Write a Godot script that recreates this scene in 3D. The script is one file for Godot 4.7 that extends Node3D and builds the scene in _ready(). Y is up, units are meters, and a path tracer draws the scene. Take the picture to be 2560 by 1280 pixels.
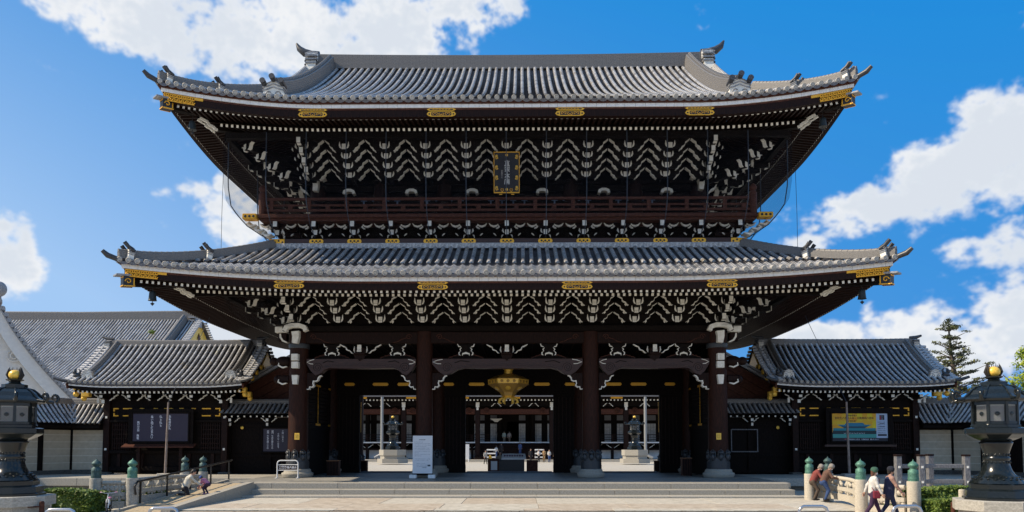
extends Node3D
# A two-storey temple gate on a stone platform, seen from the forecourt. Metres; platform top at y = 0; the camera stands at +z.

class MB:   # collects triangles (counter-clockwise seen from outside) and turns them into an ArrayMesh
	var v := PackedVector3Array()
	var n := PackedVector3Array()
	var t := PackedVector2Array()
	var i := PackedInt32Array()
	var x := Transform3D()
	var cuts := [0]
	var c := PackedColorArray()   # used when each tile has a tone of its own
	var tint := Color(1, 1, 1)
	var tinted := false
	func cut() -> void:   # the next triangles are a piece of their own
		cuts.append(i.size())
	func piece(k: int) -> MB:
		var o := MB.new()
		var a: int = cuts[k]
		var b: int = cuts[k + 1] if k + 1 < cuts.size() else i.size()
		if b <= a:
			return o
		var lo := v.size()
		var hi := 0
		for q in range(a, b):
			lo = mini(lo, i[q])
			hi = maxi(hi, i[q])
		o.v = v.slice(lo, hi + 1)
		o.n = n.slice(lo, hi + 1)
		o.t = t.slice(lo, hi + 1)
		for q in range(a, b):
			o.i.append(i[q] - lo)
		return o
	func tone(r: RandomNumberGenerator) -> void:   # weathering differs from tile to tile
		var k := clampf(r.randfn(0.92, 0.17), 0.5, 1.35)
		var w := r.randf() * 0.07
		tint = Color(k * (1.0 + w), k * (1.0 + w * 0.4), k * (1.0 - w * 0.5))
		if r.randf() < 0.03:
			tint = Color(k * 1.25, k * 1.12, k * 0.9)
	func pt(p: Vector3, nn: Vector3, uv := Vector2()) -> int:
		v.append(x * p)
		n.append((x.basis * nn).normalized())
		t.append(uv)
		if tinted:
			c.append(tint)
		return v.size() - 1
	func tri(a: Vector3, b: Vector3, c: Vector3) -> void:
		var nn := (b - a).cross(c - a)
		if nn.length_squared() < 1e-16:
			return
		var k := pt(a, nn)
		pt(b, nn)
		pt(c, nn)
		i.append_array([k, k + 1, k + 2])
	func quad(a: Vector3, b: Vector3, c: Vector3, d: Vector3) -> void:
		var nn := (c - a).cross(d - b)
		if nn.length_squared() < 1e-16:
			return
		var k := pt(a, nn, Vector2(0, 1))
		pt(b, nn, Vector2(1, 1))
		pt(c, nn, Vector2(1, 0))
		pt(d, nn, Vector2(0, 0))
		i.append_array([k, k + 1, k + 2, k, k + 2, k + 3])
	func hull8(p: Array) -> void:   # p: bottom ring 0-3 counter-clockwise from above, top ring 4-7
		quad(p[3], p[2], p[1], p[0])
		quad(p[4], p[5], p[6], p[7])
		for k in 4:
			var l := (k + 1) % 4
			quad(p[k], p[l], p[l + 4], p[k + 4])
	func box(c: Vector3, s: Vector3, bev := 0.0) -> void:
		var h := s / 2.0
		if bev <= 0.0:
			hull8([c + Vector3(-h.x, -h.y, h.z), c + Vector3(h.x, -h.y, h.z), c + Vector3(h.x, -h.y, -h.z), c + Vector3(-h.x, -h.y, -h.z), c + Vector3(-h.x, h.y, h.z), c + Vector3(h.x, h.y, h.z), c + Vector3(h.x, h.y, -h.z), c + Vector3(-h.x, h.y, -h.z)])
			return
		var g := h - Vector3.ONE * bev
		for ax in 3:
			for sg in [-1.0, 1.0]:
				var e1 := Vector3()
				var e2 := Vector3()
				var e3 := Vector3()
				e3[ax] = sg
				e1[(ax + 1) % 3] = 1.0
				e2[(ax + 2) % 3] = sg
				var o: Vector3 = c + e3 * h[ax]
				var a: Vector3 = e1 * g[(ax + 1) % 3]
				var b: Vector3 = e2 * g[(ax + 2) % 3]
				quad(o - a - b, o + a - b, o + a + b, o - a + b)
		for ax in 3:
			var u := (ax + 1) % 3
			var w := (ax + 2) % 3
			for su in [-1.0, 1.0]:
				for sw in [-1.0, 1.0]:
					var p := Vector3()
					var q := Vector3()
					p[u] = su * h[u]
					p[w] = sw * g[w]
					q[u] = su * g[u]
					q[w] = sw * h[w]
					var l := Vector3()
					l[ax] = g[ax]
					_edge(c, p, q, l)
		for sx in [-1.0, 1.0]:
			for sy in [-1.0, 1.0]:
				for sz in [-1.0, 1.0]:
					var s3 := Vector3(sx, sy, sz)
					var a := c + s3 * Vector3(h.x, g.y, g.z)
					var b := c + s3 * Vector3(g.x, h.y, g.z)
					var d := c + s3 * Vector3(g.x, g.y, h.z)
					if sx * sy * sz > 0:
						tri(a, b, d)
					else:
						tri(a, d, b)
	func _edge(c: Vector3, p: Vector3, q: Vector3, l: Vector3) -> void:
		var nn := (q - p).cross(l)
		if nn.dot(p + q) > 0:
			quad(c + p - l, c + q - l, c + q + l, c + p + l)
		else:
			quad(c + q - l, c + p - l, c + p + l, c + q + l)
	func bar(a: Vector3, b: Vector3, w: float, h: float, up := Vector3.UP) -> void:
		var f := (b - a).normalized()
		var s := f.cross(up).normalized() * w / 2.0
		var u := s.cross(f).normalized() * h / 2.0
		hull8([a - s - u, a + s - u, b + s - u, b - s - u, a - s + u, a + s + u, b + s + u, b - s + u])
	func grid(g: Array, closed := false) -> void:   # rows i of points j; outside is dj x di; smooth
		var ni := g.size()
		var nj: int = g[0].size()
		var base := v.size()
		for a in ni:
			var r0: PackedVector3Array = g[maxi(a - 1, 0)]
			var r1: PackedVector3Array = g[mini(a + 1, ni - 1)]
			var rr: PackedVector3Array = g[a]
			for b in nj:
				var p0: Vector3 = rr[(b + nj - 1) % nj] if closed else rr[maxi(b - 1, 0)]
				var p1: Vector3 = rr[(b + 1) % nj] if closed else rr[mini(b + 1, nj - 1)]
				var di := r1[b] - r0[b]
				if di.length_squared() < 1e-14:
					di = r1[(b + 1) % nj] - r0[(b + 1) % nj]
				var dj := p1 - p0
				if dj.length_squared() < 1e-14:   # a pole
					dj = r0[(b + 1) % nj] - r0[(b + nj - 1) % nj] + r1[(b + 1) % nj] - r1[(b + nj - 1) % nj]
				pt(rr[b], dj.cross(di), Vector2(float(b) / nj, 1.0 - float(a) / ni))
		for a in ni - 1:
			for b in (nj if closed else nj - 1):
				var c := (b + 1) % nj
				var k0 := base + a * nj + b
				var k1 := base + a * nj + c
				i.append_array([k0, k1, k1 + nj, k0, k1 + nj, k0 + nj])
	func tube(pts: PackedVector3Array, r, sides := 8, caps := true) -> void:
		var g := []
		var last := Vector3.ZERO
		for a in pts.size():
			var T := (pts[mini(a + 1, pts.size() - 1)] - pts[maxi(a - 1, 0)]).normalized()
			var e1 := last - T * last.dot(T)
			if e1.length() < 0.1:
				e1 = T.cross(Vector3.RIGHT if absf(T.x) < 0.8 else Vector3.UP)
			e1 = e1.normalized()
			last = e1
			var e2 := T.cross(e1)
			var row := PackedVector3Array()
			var rad: float = r[a] if r is Array or r is PackedFloat32Array else r
			for k in sides:
				var w := TAU * k / sides
				row.append(pts[a] + (e1 * cos(w) + e2 * sin(w)) * rad)
			g.append(row)
		grid(g, true)
		if caps:
			fan(g[0], true)
			fan(g[-1], false)
	func fan(row: PackedVector3Array, flip: bool) -> void:
		var m := Vector3()
		for p in row:
			m += p / row.size()
		for k in row.size():
			if flip:
				tri(m, row[(k + 1) % row.size()], row[k])
			else:
				tri(m, row[k], row[(k + 1) % row.size()])
	func lathe(prof: Array, sides := 16, flat := false, c := Vector3.ZERO, a0 := 0.0) -> void:   # prof: Vector2(radius, y) going up
		var g := []
		for q: Vector2 in prof:
			var row := PackedVector3Array()
			for k in sides:
				var w := a0 + TAU * k / sides
				row.append(c + Vector3(sin(w) * q.x, q.y, cos(w) * q.x))
			g.append(row)
		if flat:
			for a in g.size() - 1:
				for k in sides:
					var l := (k + 1) % sides
					quad(g[a][k], g[a][l], g[a + 1][l], g[a + 1][k])
		else:
			grid(g, true)
		if prof[0].x > 1e-4:
			fan(g[0], true)
		if prof[-1].x > 1e-4:
			fan(g[-1], false)
	func extr(poly: PackedVector2Array, z0: float, z1: float) -> void:   # an outline in xy with thickness along z
		if Geometry2D.is_polygon_clockwise(poly):
			poly.reverse()
		if Geometry2D.is_polygon_clockwise(poly):
			poly.reverse()
		var area := 0.0
		for k in poly.size():
			area += poly[k].cross(poly[(k + 1) % poly.size()])
		if area < 0:
			poly.reverse()
		var ti := Geometry2D.triangulate_polygon(poly)
		for k in range(0, ti.size(), 3):
			var a := poly[ti[k]]
			var b := poly[ti[k + 1]]
			var c := poly[ti[k + 2]]
			if (b - a).cross(c - a) < 0:
				var s := b
				b = c
				c = s
			tri(Vector3(a.x, a.y, z1), Vector3(b.x, b.y, z1), Vector3(c.x, c.y, z1))
			tri(Vector3(a.x, a.y, z0), Vector3(c.x, c.y, z0), Vector3(b.x, b.y, z0))
		for k in poly.size():
			var a := poly[k]
			var b := poly[(k + 1) % poly.size()]
			quad(Vector3(a.x, a.y, z0), Vector3(b.x, b.y, z0), Vector3(b.x, b.y, z1), Vector3(a.x, a.y, z1))
	func ribbon(pts: PackedVector2Array, w, z0: float, z1: float) -> void:   # a strip that follows a line in xy
		var up := PackedVector2Array()
		var dn := PackedVector2Array()
		for k in pts.size():
			var T := (pts[mini(k + 1, pts.size() - 1)] - pts[maxi(k - 1, 0)]).normalized()
			var N := Vector2(-T.y, T.x)
			var ww: float = (w[k] if w is Array else w) * 0.5
			up.append(pts[k] + N * ww)
			dn.append(pts[k] - N * ww)
		for k in pts.size() - 1:
			hull8([Vector3(dn[k].x, dn[k].y, z1), Vector3(dn[k + 1].x, dn[k + 1].y, z1), Vector3(dn[k + 1].x, dn[k + 1].y, z0), Vector3(dn[k].x, dn[k].y, z0), Vector3(up[k].x, up[k].y, z1), Vector3(up[k + 1].x, up[k + 1].y, z1), Vector3(up[k + 1].x, up[k + 1].y, z0), Vector3(up[k].x, up[k].y, z0)])
	func disc_z(c: Vector3, r: float, thick := 0.02) -> void:
		var old := x
		x = x * Transform3D(Basis(Vector3.RIGHT, PI / 2), c)
		lathe([Vector2(r, -thick), Vector2(r, 0.0), Vector2(0.0, thick * 0.5)], 12)
		x = old
	func ball(c: Vector3, r: Vector3, sides := 12, rings := 8) -> void:
		var prof := []
		var g := []
		for a in rings + 1:
			var w := -PI / 2 + PI * a / rings
			var row := PackedVector3Array()
			for k in sides:
				var q := TAU * k / sides
				row.append(c + Vector3(sin(q) * cos(w), sin(w), cos(q) * cos(w)) * r)
			g.append(row)
		grid(g, true)
	func mesh(m: Material, onto: ArrayMesh = null) -> ArrayMesh:
		var am := onto if onto else ArrayMesh.new()
		if v.is_empty():
			return am
		var arr := []
		arr.resize(Mesh.ARRAY_MAX)
		var ii := i.duplicate()
		for k in range(0, ii.size(), 3):
			var s := ii[k + 1]
			ii[k + 1] = ii[k + 2]
			ii[k + 2] = s
		arr[Mesh.ARRAY_VERTEX] = v
		arr[Mesh.ARRAY_NORMAL] = n
		arr[Mesh.ARRAY_TEX_UV] = t
		arr[Mesh.ARRAY_INDEX] = ii
		if tinted:
			arr[Mesh.ARRAY_COLOR] = c
		am.add_surface_from_arrays(Mesh.PRIMITIVE_TRIANGLES, arr)
		am.surface_set_material(am.get_surface_count() - 1, m)
		return am

var used := {}
var rng := RandomNumberGenerator.new()
var M := {}

func nm(parent: Node, called: String) -> String:
	var key := str(parent.get_instance_id()) + called
	var k: int = used.get(key, 0)
	used[key] = k + 1
	return called if k == 0 else "%s_%03d" % [called, k]

func thing(called: String, label: String, category: String, at := Vector3.ZERO, turn := 0.0, group := "") -> Node3D:
	var o := Node3D.new()
	o.name = nm(self, called)
	add_child(o, true)
	o.position = at
	o.rotation.y = turn
	tag(o, label, category, group)
	return o

func tag(o: Node, label: String, category: String, group := "") -> void:
	o.set_meta("label", label)
	o.set_meta("category", category)
	if group:
		o.set_meta("group", group)

func put(mb: MB, called: String, m: Material, parent: Node, stuff := false) -> MeshInstance3D:
	return inst(mb.mesh(m), called, parent, Transform3D(), stuff)

func inst(mesh: Mesh, called: String, parent: Node, xf := Transform3D(), stuff := false) -> MeshInstance3D:
	var o := MeshInstance3D.new()
	o.mesh = mesh
	o.name = nm(parent, called)
	parent.add_child(o, true)
	o.transform = xf
	if stuff:
		o.set_meta("kind", "stuff")
	return o

func put_each(mb: MB, called: String, m: Material, parent: Node) -> void:
	for k in mb.cuts.size():
		var o := mb.piece(k)
		if o.i.size() > 0:
			put(o, called, m, parent)

func struct(mb: MB, called: String, m: Material) -> MeshInstance3D:
	var o := put(mb, called, m, self)
	o.set_meta("kind", "structure")
	return o

func copy_of(src: Node3D, at: Vector3, turn: float, label: String) -> Node3D:
	var r: Node3D = src.duplicate()
	r.name = nm(self, String(src.name).trim_suffix("_000"))
	add_child(r, true)
	r.position = at
	r.rotation.y = turn
	r.set_meta("label", label)
	return r

func lin(r: float, g: float, b: float) -> Color:
	return Color(r, g, b).linear_to_srgb()

var mat_seed := 1
func noise(f: float, o := {}) -> FastNoiseLite:
	var z := FastNoiseLite.new()
	z.seed = mat_seed
	mat_seed += 1
	z.frequency = f
	z.noise_type = o.get("type", FastNoiseLite.TYPE_SIMPLEX_SMOOTH)
	z.fractal_octaves = o.get("oct", 5)
	z.fractal_gain = o.get("gain", 0.6)
	return z

func mat(c0: Color, c1: Color, rough: float, o := {}) -> StandardMaterial3D:
	var m := StandardMaterial3D.new()
	m.roughness = rough
	m.metallic = o.get("metal", 0.0)
	m.metallic_specular = o.get("spec", 0.5)
	var s: Vector3 = o.get("s", Vector3.ONE * 0.5)
	var tx := NoiseTexture2D.new()
	tx.width = 512
	tx.height = 512
	tx.seamless = true
	tx.noise = noise(o.get("f", 0.012), o)
	var gr := Gradient.new()
	gr.offsets = PackedFloat32Array([0.22, 0.5, 0.78])
	gr.colors = PackedColorArray([c0, c0.lerp(c1, o.get("mid", 0.5)), c1])
	tx.color_ramp = gr
	m.albedo_texture = tx
	m.uv1_triplanar = true
	m.uv1_world_triplanar = not o.has("own")
	m.uv1_scale = s
	if o.has("bump"):
		var hx := NoiseTexture2D.new()
		hx.width = 512
		hx.height = 512
		hx.seamless = true
		hx.noise = noise(o.get("bf", 0.05), {"oct": 4})
		m.heightmap_enabled = true
		m.heightmap_texture = hx
		m.heightmap_scale = o.bump
	if o.has("backlight"):
		m.backlight_enabled = true
		m.backlight = o.backlight
	return m

func plain(c: Color, rough := 0.7, metal := 0.0) -> StandardMaterial3D:
	var m := StandardMaterial3D.new()
	m.albedo_color = c
	m.roughness = rough
	m.metallic = metal
	return m

func materials() -> void:
	M.wood = mat(lin(0.005, 0.0035, 0.003), lin(0.012, 0.0075, 0.006), 0.75, {"spec": 0.25, "s": Vector3(0.9, 0.35, 0.9), "f": 0.02})
	M.redwood = mat(lin(0.008, 0.0036, 0.0028), lin(0.026, 0.0095, 0.0062), 0.65, {"spec": 0.3, "s": Vector3(1.4, 0.25, 1.4), "f": 0.02})
	M.brown = mat(lin(0.05, 0.018, 0.012), lin(0.115, 0.042, 0.025), 0.6, {"spec": 0.3, "s": Vector3(0.3, 1.5, 1.5), "f": 0.02})
	M.tan = mat(lin(0.16, 0.075, 0.035), lin(0.30, 0.15, 0.07), 0.65, {"s": Vector3(0.3, 1.5, 1.5), "f": 0.02})
	M.white = mat(lin(0.74, 0.71, 0.62), lin(0.88, 0.86, 0.79), 0.75, {"s": Vector3.ONE * 0.8, "f": 0.01})
	M.board = mat(lin(0.74, 0.74, 0.73), lin(0.87, 0.87, 0.86), 0.7, {"s": Vector3.ONE * 0.6, "f": 0.012})
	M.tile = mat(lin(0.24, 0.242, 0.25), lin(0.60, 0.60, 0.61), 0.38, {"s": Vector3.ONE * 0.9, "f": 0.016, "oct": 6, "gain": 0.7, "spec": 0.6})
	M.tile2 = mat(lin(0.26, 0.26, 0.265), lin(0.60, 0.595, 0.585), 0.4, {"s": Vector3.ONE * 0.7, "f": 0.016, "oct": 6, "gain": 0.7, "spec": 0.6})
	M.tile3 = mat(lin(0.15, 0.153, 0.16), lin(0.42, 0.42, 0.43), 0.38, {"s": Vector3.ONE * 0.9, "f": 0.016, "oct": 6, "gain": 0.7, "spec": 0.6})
	M.pan = mat(lin(0.06, 0.06, 0.068), lin(0.19, 0.187, 0.205), 0.42, {"s": Vector3.ONE * 1.1, "f": 0.02, "oct": 6, "gain": 0.7, "spec": 0.55})  # shaded copy of the tile: trough shade between cover rows put into the colour
	M.disc = mat(lin(0.30, 0.29, 0.265), lin(0.54, 0.525, 0.485), 0.6, {"s": Vector3.ONE * 1.5, "f": 0.02})
	M.ridge = mat(lin(0.07, 0.07, 0.07), lin(0.30, 0.28, 0.26), 0.5, {"s": Vector3(0.9, 5.0, 5.0), "f": 0.02, "oct": 6})
	M.gold = mat(lin(0.82, 0.46, 0.05), lin(1.0, 0.68, 0.13), 0.32, {"metal": 0.2, "s": Vector3.ONE * 1.5, "f": 0.02})
	M.goldpaint = mat(lin(0.80, 0.37, 0.02), lin(0.98, 0.54, 0.05), 0.4, {"metal": 0.3, "s": Vector3.ONE * 1.5, "f": 0.02})
	M.black = mat(lin(0.010, 0.010, 0.012), lin(0.022, 0.021, 0.022), 0.45, {"s": Vector3.ONE, "f": 0.02})
	M.granite = mat(lin(0.26, 0.245, 0.21), lin(0.48, 0.455, 0.40), 0.8, {"s": Vector3.ONE * 0.7, "f": 0.03, "oct": 6, "gain": 0.75, "bump": 0.1})
	M.riser = mat(lin(0.27, 0.25, 0.21), lin(0.41, 0.385, 0.33), 0.85, {"s": Vector3.ONE * 0.7, "f": 0.03, "oct": 6, "gain": 0.8, "bump": 0.08})
	M.paving = mat(lin(0.22, 0.195, 0.15), lin(0.60, 0.56, 0.485), 0.85, {"s": Vector3(0.13, 0.5, 0.7), "f": 0.022, "oct": 6, "gain": 0.8, "mid": 0.72, "bump": 0.08})
	M.paving2 = mat(lin(0.24, 0.185, 0.13), lin(0.56, 0.495, 0.41), 0.85, {"s": Vector3(0.13, 0.5, 0.7), "f": 0.022, "oct": 6, "gain": 0.8, "mid": 0.72, "bump": 0.08})
	M.floor = mat(lin(0.20, 0.195, 0.18), lin(0.38, 0.36, 0.32), 0.6, {"s": Vector3(0.2, 0.5, 0.6), "f": 0.02, "oct": 5})
	M.gravel = mat(lin(0.30, 0.275, 0.23), lin(0.55, 0.515, 0.445), 0.95, {"s": Vector3.ONE * 0.6, "f": 0.09, "oct": 5, "gain": 0.9, "bump": 0.8, "bf": 0.12})
	M.ground = mat(lin(0.34, 0.315, 0.26), lin(0.50, 0.47, 0.41), 0.9, {"s": Vector3.ONE * 0.3, "f": 0.04, "oct": 6, "gain": 0.8})
	M.plaster = mat(lin(0.50, 0.44, 0.33), lin(0.58, 0.51, 0.39), 0.9, {"s": Vector3.ONE * 0.4, "f": 0.012})
	M.plasterw = mat(lin(0.66, 0.65, 0.62), lin(0.74, 0.73, 0.70), 0.9, {"s": Vector3.ONE * 0.3, "f": 0.015})
	M.darkstone = mat(lin(0.05, 0.05, 0.048), lin(0.14, 0.135, 0.12), 0.9, {"s": Vector3.ONE * 0.6, "f": 0.03, "bump": 0.4})
	M.bronze = mat(lin(0.004, 0.006, 0.0065), lin(0.012, 0.016, 0.017), 0.2, {"metal": 0.0, "s": Vector3.ONE * 1.2, "f": 0.02, "spec": 0.5})
	M.patina = mat(lin(0.045, 0.13, 0.10), lin(0.15, 0.32, 0.24), 0.6, {"metal": 0.35, "s": Vector3(3, 0.8, 3), "f": 0.02})
	M.patdark = mat(lin(0.025, 0.05, 0.052), lin(0.08, 0.15, 0.145), 0.6, {"metal": 0.35, "s": Vector3(3, 0.8, 3), "f": 0.02})
	M.pewter = mat(lin(0.02, 0.023, 0.028), lin(0.06, 0.066, 0.072), 0.45, {"metal": 0.0, "s": Vector3.ONE * 2.0, "f": 0.03})
	M.steel = plain(Color(0.72, 0.72, 0.73), 0.25, 0.9)
	M.iron = plain(lin(0.02, 0.017, 0.015), 0.5, 0.2)
	M.cable = plain(lin(0.03, 0.045, 0.07), 0.6)
	M.paper = plain(lin(0.72, 0.73, 0.74), 0.7)
	M.blue = plain(lin(0.10, 0.13, 0.18), 0.45, 0.3)
	M.greywood = mat(lin(0.10, 0.10, 0.11), lin(0.22, 0.22, 0.23), 0.8, {"s": Vector3(2, 0.4, 2), "f": 0.02})
	M.floor2 = mat(lin(0.15, 0.15, 0.14), lin(0.29, 0.28, 0.25), 0.55, {"s": Vector3(0.2, 0.5, 0.6), "f": 0.02, "oct": 5})
	M.tanstone = mat(lin(0.30, 0.23, 0.14), lin(0.50, 0.41, 0.28), 0.9, {"s": Vector3.ONE * 0.6, "f": 0.03, "oct": 6, "gain": 0.8})
	M.screen = mat(lin(0.50, 0.50, 0.48), lin(0.68, 0.68, 0.66), 0.9, {"s": Vector3.ONE * 0.3, "f": 0.012})
	M.pipe = plain(lin(0.30, 0.31, 0.31), 0.5, 0.3)
	M.whitepaint = plain(lin(0.74, 0.74, 0.73), 0.4)
	M.polemetal = mat(lin(0.16, 0.12, 0.10), lin(0.30, 0.24, 0.21), 0.5, {"s": Vector3(1, 0.3, 1), "f": 0.02})
	M.palestone = mat(lin(0.40, 0.36, 0.29), lin(0.60, 0.55, 0.45), 0.85, {"s": Vector3.ONE * 0.9, "f": 0.03, "oct": 6, "gain": 0.75, "bump": 0.2})
	M.pane = plain(lin(0.9, 0.9, 0.89), 0.6)
	M.pane.backlight_enabled = true
	M.pane.backlight = Color(1.0, 1.0, 0.99)
	M.golddark = mat(lin(0.26, 0.14, 0.03), lin(0.80, 0.48, 0.11), 0.45, {"metal": 0.2, "s": Vector3.ONE * 6.0, "f": 0.05})
	M.purple = plain(lin(0.16, 0.08, 0.16), 0.7)
	M.bark = mat(lin(0.06, 0.05, 0.042), lin(0.16, 0.13, 0.11), 0.9, {"s": Vector3(1.5, 0.4, 1.5), "f": 0.03})
	M.leafa = mat(lin(0.09, 0.14, 0.018), lin(0.22, 0.29, 0.04), 0.6, {"s": Vector3.ONE * 0.8, "f": 0.03, "backlight": lin(0.20, 0.26, 0.03)})
	M.leafb = mat(lin(0.045, 0.085, 0.014), lin(0.12, 0.19, 0.03), 0.6, {"s": Vector3.ONE * 0.8, "f": 0.03, "backlight": lin(0.10, 0.15, 0.02)})
	M.leafdark = mat(lin(0.012, 0.022, 0.008), lin(0.035, 0.055, 0.016), 0.8, {"s": Vector3.ONE * 0.8, "f": 0.03})
	M.conifa = mat(lin(0.022, 0.035, 0.014), lin(0.065, 0.075, 0.025), 0.7, {"s": Vector3.ONE * 0.6, "f": 0.03, "backlight": lin(0.05, 0.06, 0.015)})
	M.conifb = mat(lin(0.07, 0.085, 0.02), lin(0.17, 0.16, 0.04), 0.7, {"s": Vector3.ONE * 0.6, "f": 0.03, "backlight": lin(0.10, 0.10, 0.02)})
	M.ginkgoa = mat(lin(0.24, 0.32, 0.02), lin(0.46, 0.52, 0.04), 0.6, {"s": Vector3.ONE * 0.6, "f": 0.03, "backlight": lin(0.30, 0.34, 0.02)})
	M.ginkgob = mat(lin(0.14, 0.21, 0.018), lin(0.30, 0.38, 0.03), 0.6, {"s": Vector3.ONE * 0.6, "f": 0.03, "backlight": lin(0.18, 0.24, 0.02)})
	M.pinkgrip = plain(lin(0.55, 0.2, 0.36), 0.6)
	M.colwood = mat(lin(0.016, 0.0058, 0.0036), lin(0.046, 0.0145, 0.008), 0.6, {"spec": 0.3, "s": Vector3(1.4, 0.2, 1.4), "f": 0.02})
	M.slate = mat(lin(0.015, 0.022, 0.026), lin(0.04, 0.055, 0.06), 0.5, {"metal": 0.3, "s": Vector3.ONE * 2.0, "f": 0.03})
	M.horn = mat(lin(0.02, 0.022, 0.026), lin(0.07, 0.072, 0.08), 0.4, {"s": Vector3.ONE, "f": 0.02})
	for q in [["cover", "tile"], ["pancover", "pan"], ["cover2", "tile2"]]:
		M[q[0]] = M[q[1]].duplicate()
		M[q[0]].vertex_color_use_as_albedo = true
	M.pan_sunlit = mat(lin(0.34, 0.34, 0.345), lin(0.62, 0.615, 0.615), 0.45, {"s": Vector3.ONE * 1.1, "f": 0.02, "oct": 6, "gain": 0.7})  # same tile as pan; sunlight on the lower eave put into the colour
	M.pan_sunlit.vertex_color_use_as_albedo = true
	M.skin = plain(lin(0.50, 0.29, 0.20), 0.6)

func sky_texture() -> ImageTexture:
	var wide := 4096
	var blobs := [[-29.9, 27.3, 4.5, 2.0, 1], [-25.4, 27.3, 5.9, 2.2, 1], [-20.3, 27.2, 5.2, 2.4, 1], [-16.1, 28.4, 7.5, 2.6, 1], [-10.5, 29.3, 6.0, 2.2, 1], [-5.3, 30.5, 4.6, 1.4, 1], [-1.9, 30.8, 1.9, 0.9, 0.8], [-21.1, 15.9, 1.9, 1.6, 1], [-21.5, 17.9, 0.8, 0.9, 0.8], [-23.9, 17.5, 1.1, 0.5, 0.5], [-25.8, 17.0, 0.8, 0.4, 0.45], [-34.5, 11.3, 1.7, 2.7, 1], [-33.7, 12.4, 0.9, 1.2, 1], [-34.8, 13.2, 0.6, 1.0, 0.9], [25.5, 15.8, 3.2, 1.5, 1], [28.9, 16.6, 3.5, 2.5, 1], [32.1, 18.2, 3.3, 3.3, 1], [33.8, 19.3, 2.5, 2.7, 1], [23.4, 15.1, 2.1, 1.1, 0.8], [20.9, 14.0, 1.5, 0.5, 0.5], [33.8, 12.6, 3.1, 1.4, 0.8], [30.8, 12.8, 1.3, 0.5, 0.4], [22.0, 7.2, 3.2, 1.3, 0.9], [26.7, 7.5, 2.6, 2.1, 1], [30.0, 6.5, 3.4, 2.3, 1], [33.0, 7.8, 2.7, 2.7, 1], [24.6, 8.8, 0.5, 1.1, 0.5], [-21.3, 7.4, 1.9, 1.1, 1], [-17.7, 5.8, 1.7, 1.4, 1]]
	var big := noise(0.16, {"oct": 7, "gain": 0.55})
	var wide_n := noise(0.035, {"oct": 4})
	var fine := noise(0.9, {"oct": 5, "gain": 0.6})
	var shade := noise(0.06, {"oct": 4})
	var f := func(az: float, el: float) -> Color:
		# clear air: deep blue overhead, paler low down and towards the sun on the left
		var near_sun := clampf(0.5 - az / 75.0, 0.0, 1.0) if absf(az) < 100.0 else 0.6
		var low := pow(clampf(1.0 - el / 42.0, 0.0, 1.0), 1.5)
		var c := Color(0.002, 0.25, 0.71).lerp(Color(0.37, 0.585, 0.905), clampf(low * (0.2 + 1.6 * near_sun * near_sun), 0.0, 1.0))
		var m := -9.0
		if absf(az) < 40.0 and el < 36.0:
			m = -1.0
			for b in blobs:
				var dx: float = (az - b[0]) / b[2]
				var dy: float = (el - b[1]) / b[3]
				m = maxf(m, b[4] * (1.0 - (dx * dx + dy * dy) * 0.8))
		else:
			var edge := clampf((absf(az) - 40.0) / 10.0, 0.0, 1.0) if el < 36.0 else 1.0
			m = lerpf(-1.0, -0.12 + 1.8 * wide_n.get_noise_2d(az, el * 1.8), edge)
		var q := m + 1.35 * big.get_noise_2d(az * 1.0, el * 1.5) + 0.5 * fine.get_noise_2d(az, el * 1.4) + 0.12
		var a := pow(smoothstep(-0.25, 0.8, q), 1.3)
		var thick := smoothstep(0.35, 1.3, q + 0.9 * shade.get_noise_2d(az + 3.0, el * 1.6))
		var w := Color(0.88, 0.90, 0.93).lerp(Color(0.60, 0.68, 0.79), thick * 0.6)
		return c.lerp(w, a)
	var small := Image.create(512, 256, false, Image.FORMAT_RGB8)
	for y in 256:
		for x in 512:
			var az := x * 360.0 / 512.0
			var el := 90.0 - (y + 0.5) * 180.0 / 256.0
			var c: Color = f.call(az if az < 180.0 else az - 360.0, maxf(el, 0.0))
			small.set_pixel(x, y, c.linear_to_srgb())
	small.resize(wide, wide / 2, Image.INTERPOLATE_BILINEAR)
	var per := 360.0 / wide
	for y in range(int((90.0 - 35.0) / per), int((90.0 + 2.0) / per)):
		var el := 90.0 - (y + 0.5) * per
		for k in range(int(-39.0 / per), int(39.0 / per)):
			small.set_pixel(posmod(k, wide), y, f.call((k + 0.5) * per, maxf(el, 0.0)).linear_to_srgb())
	return ImageTexture.create_from_image(small)

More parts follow.
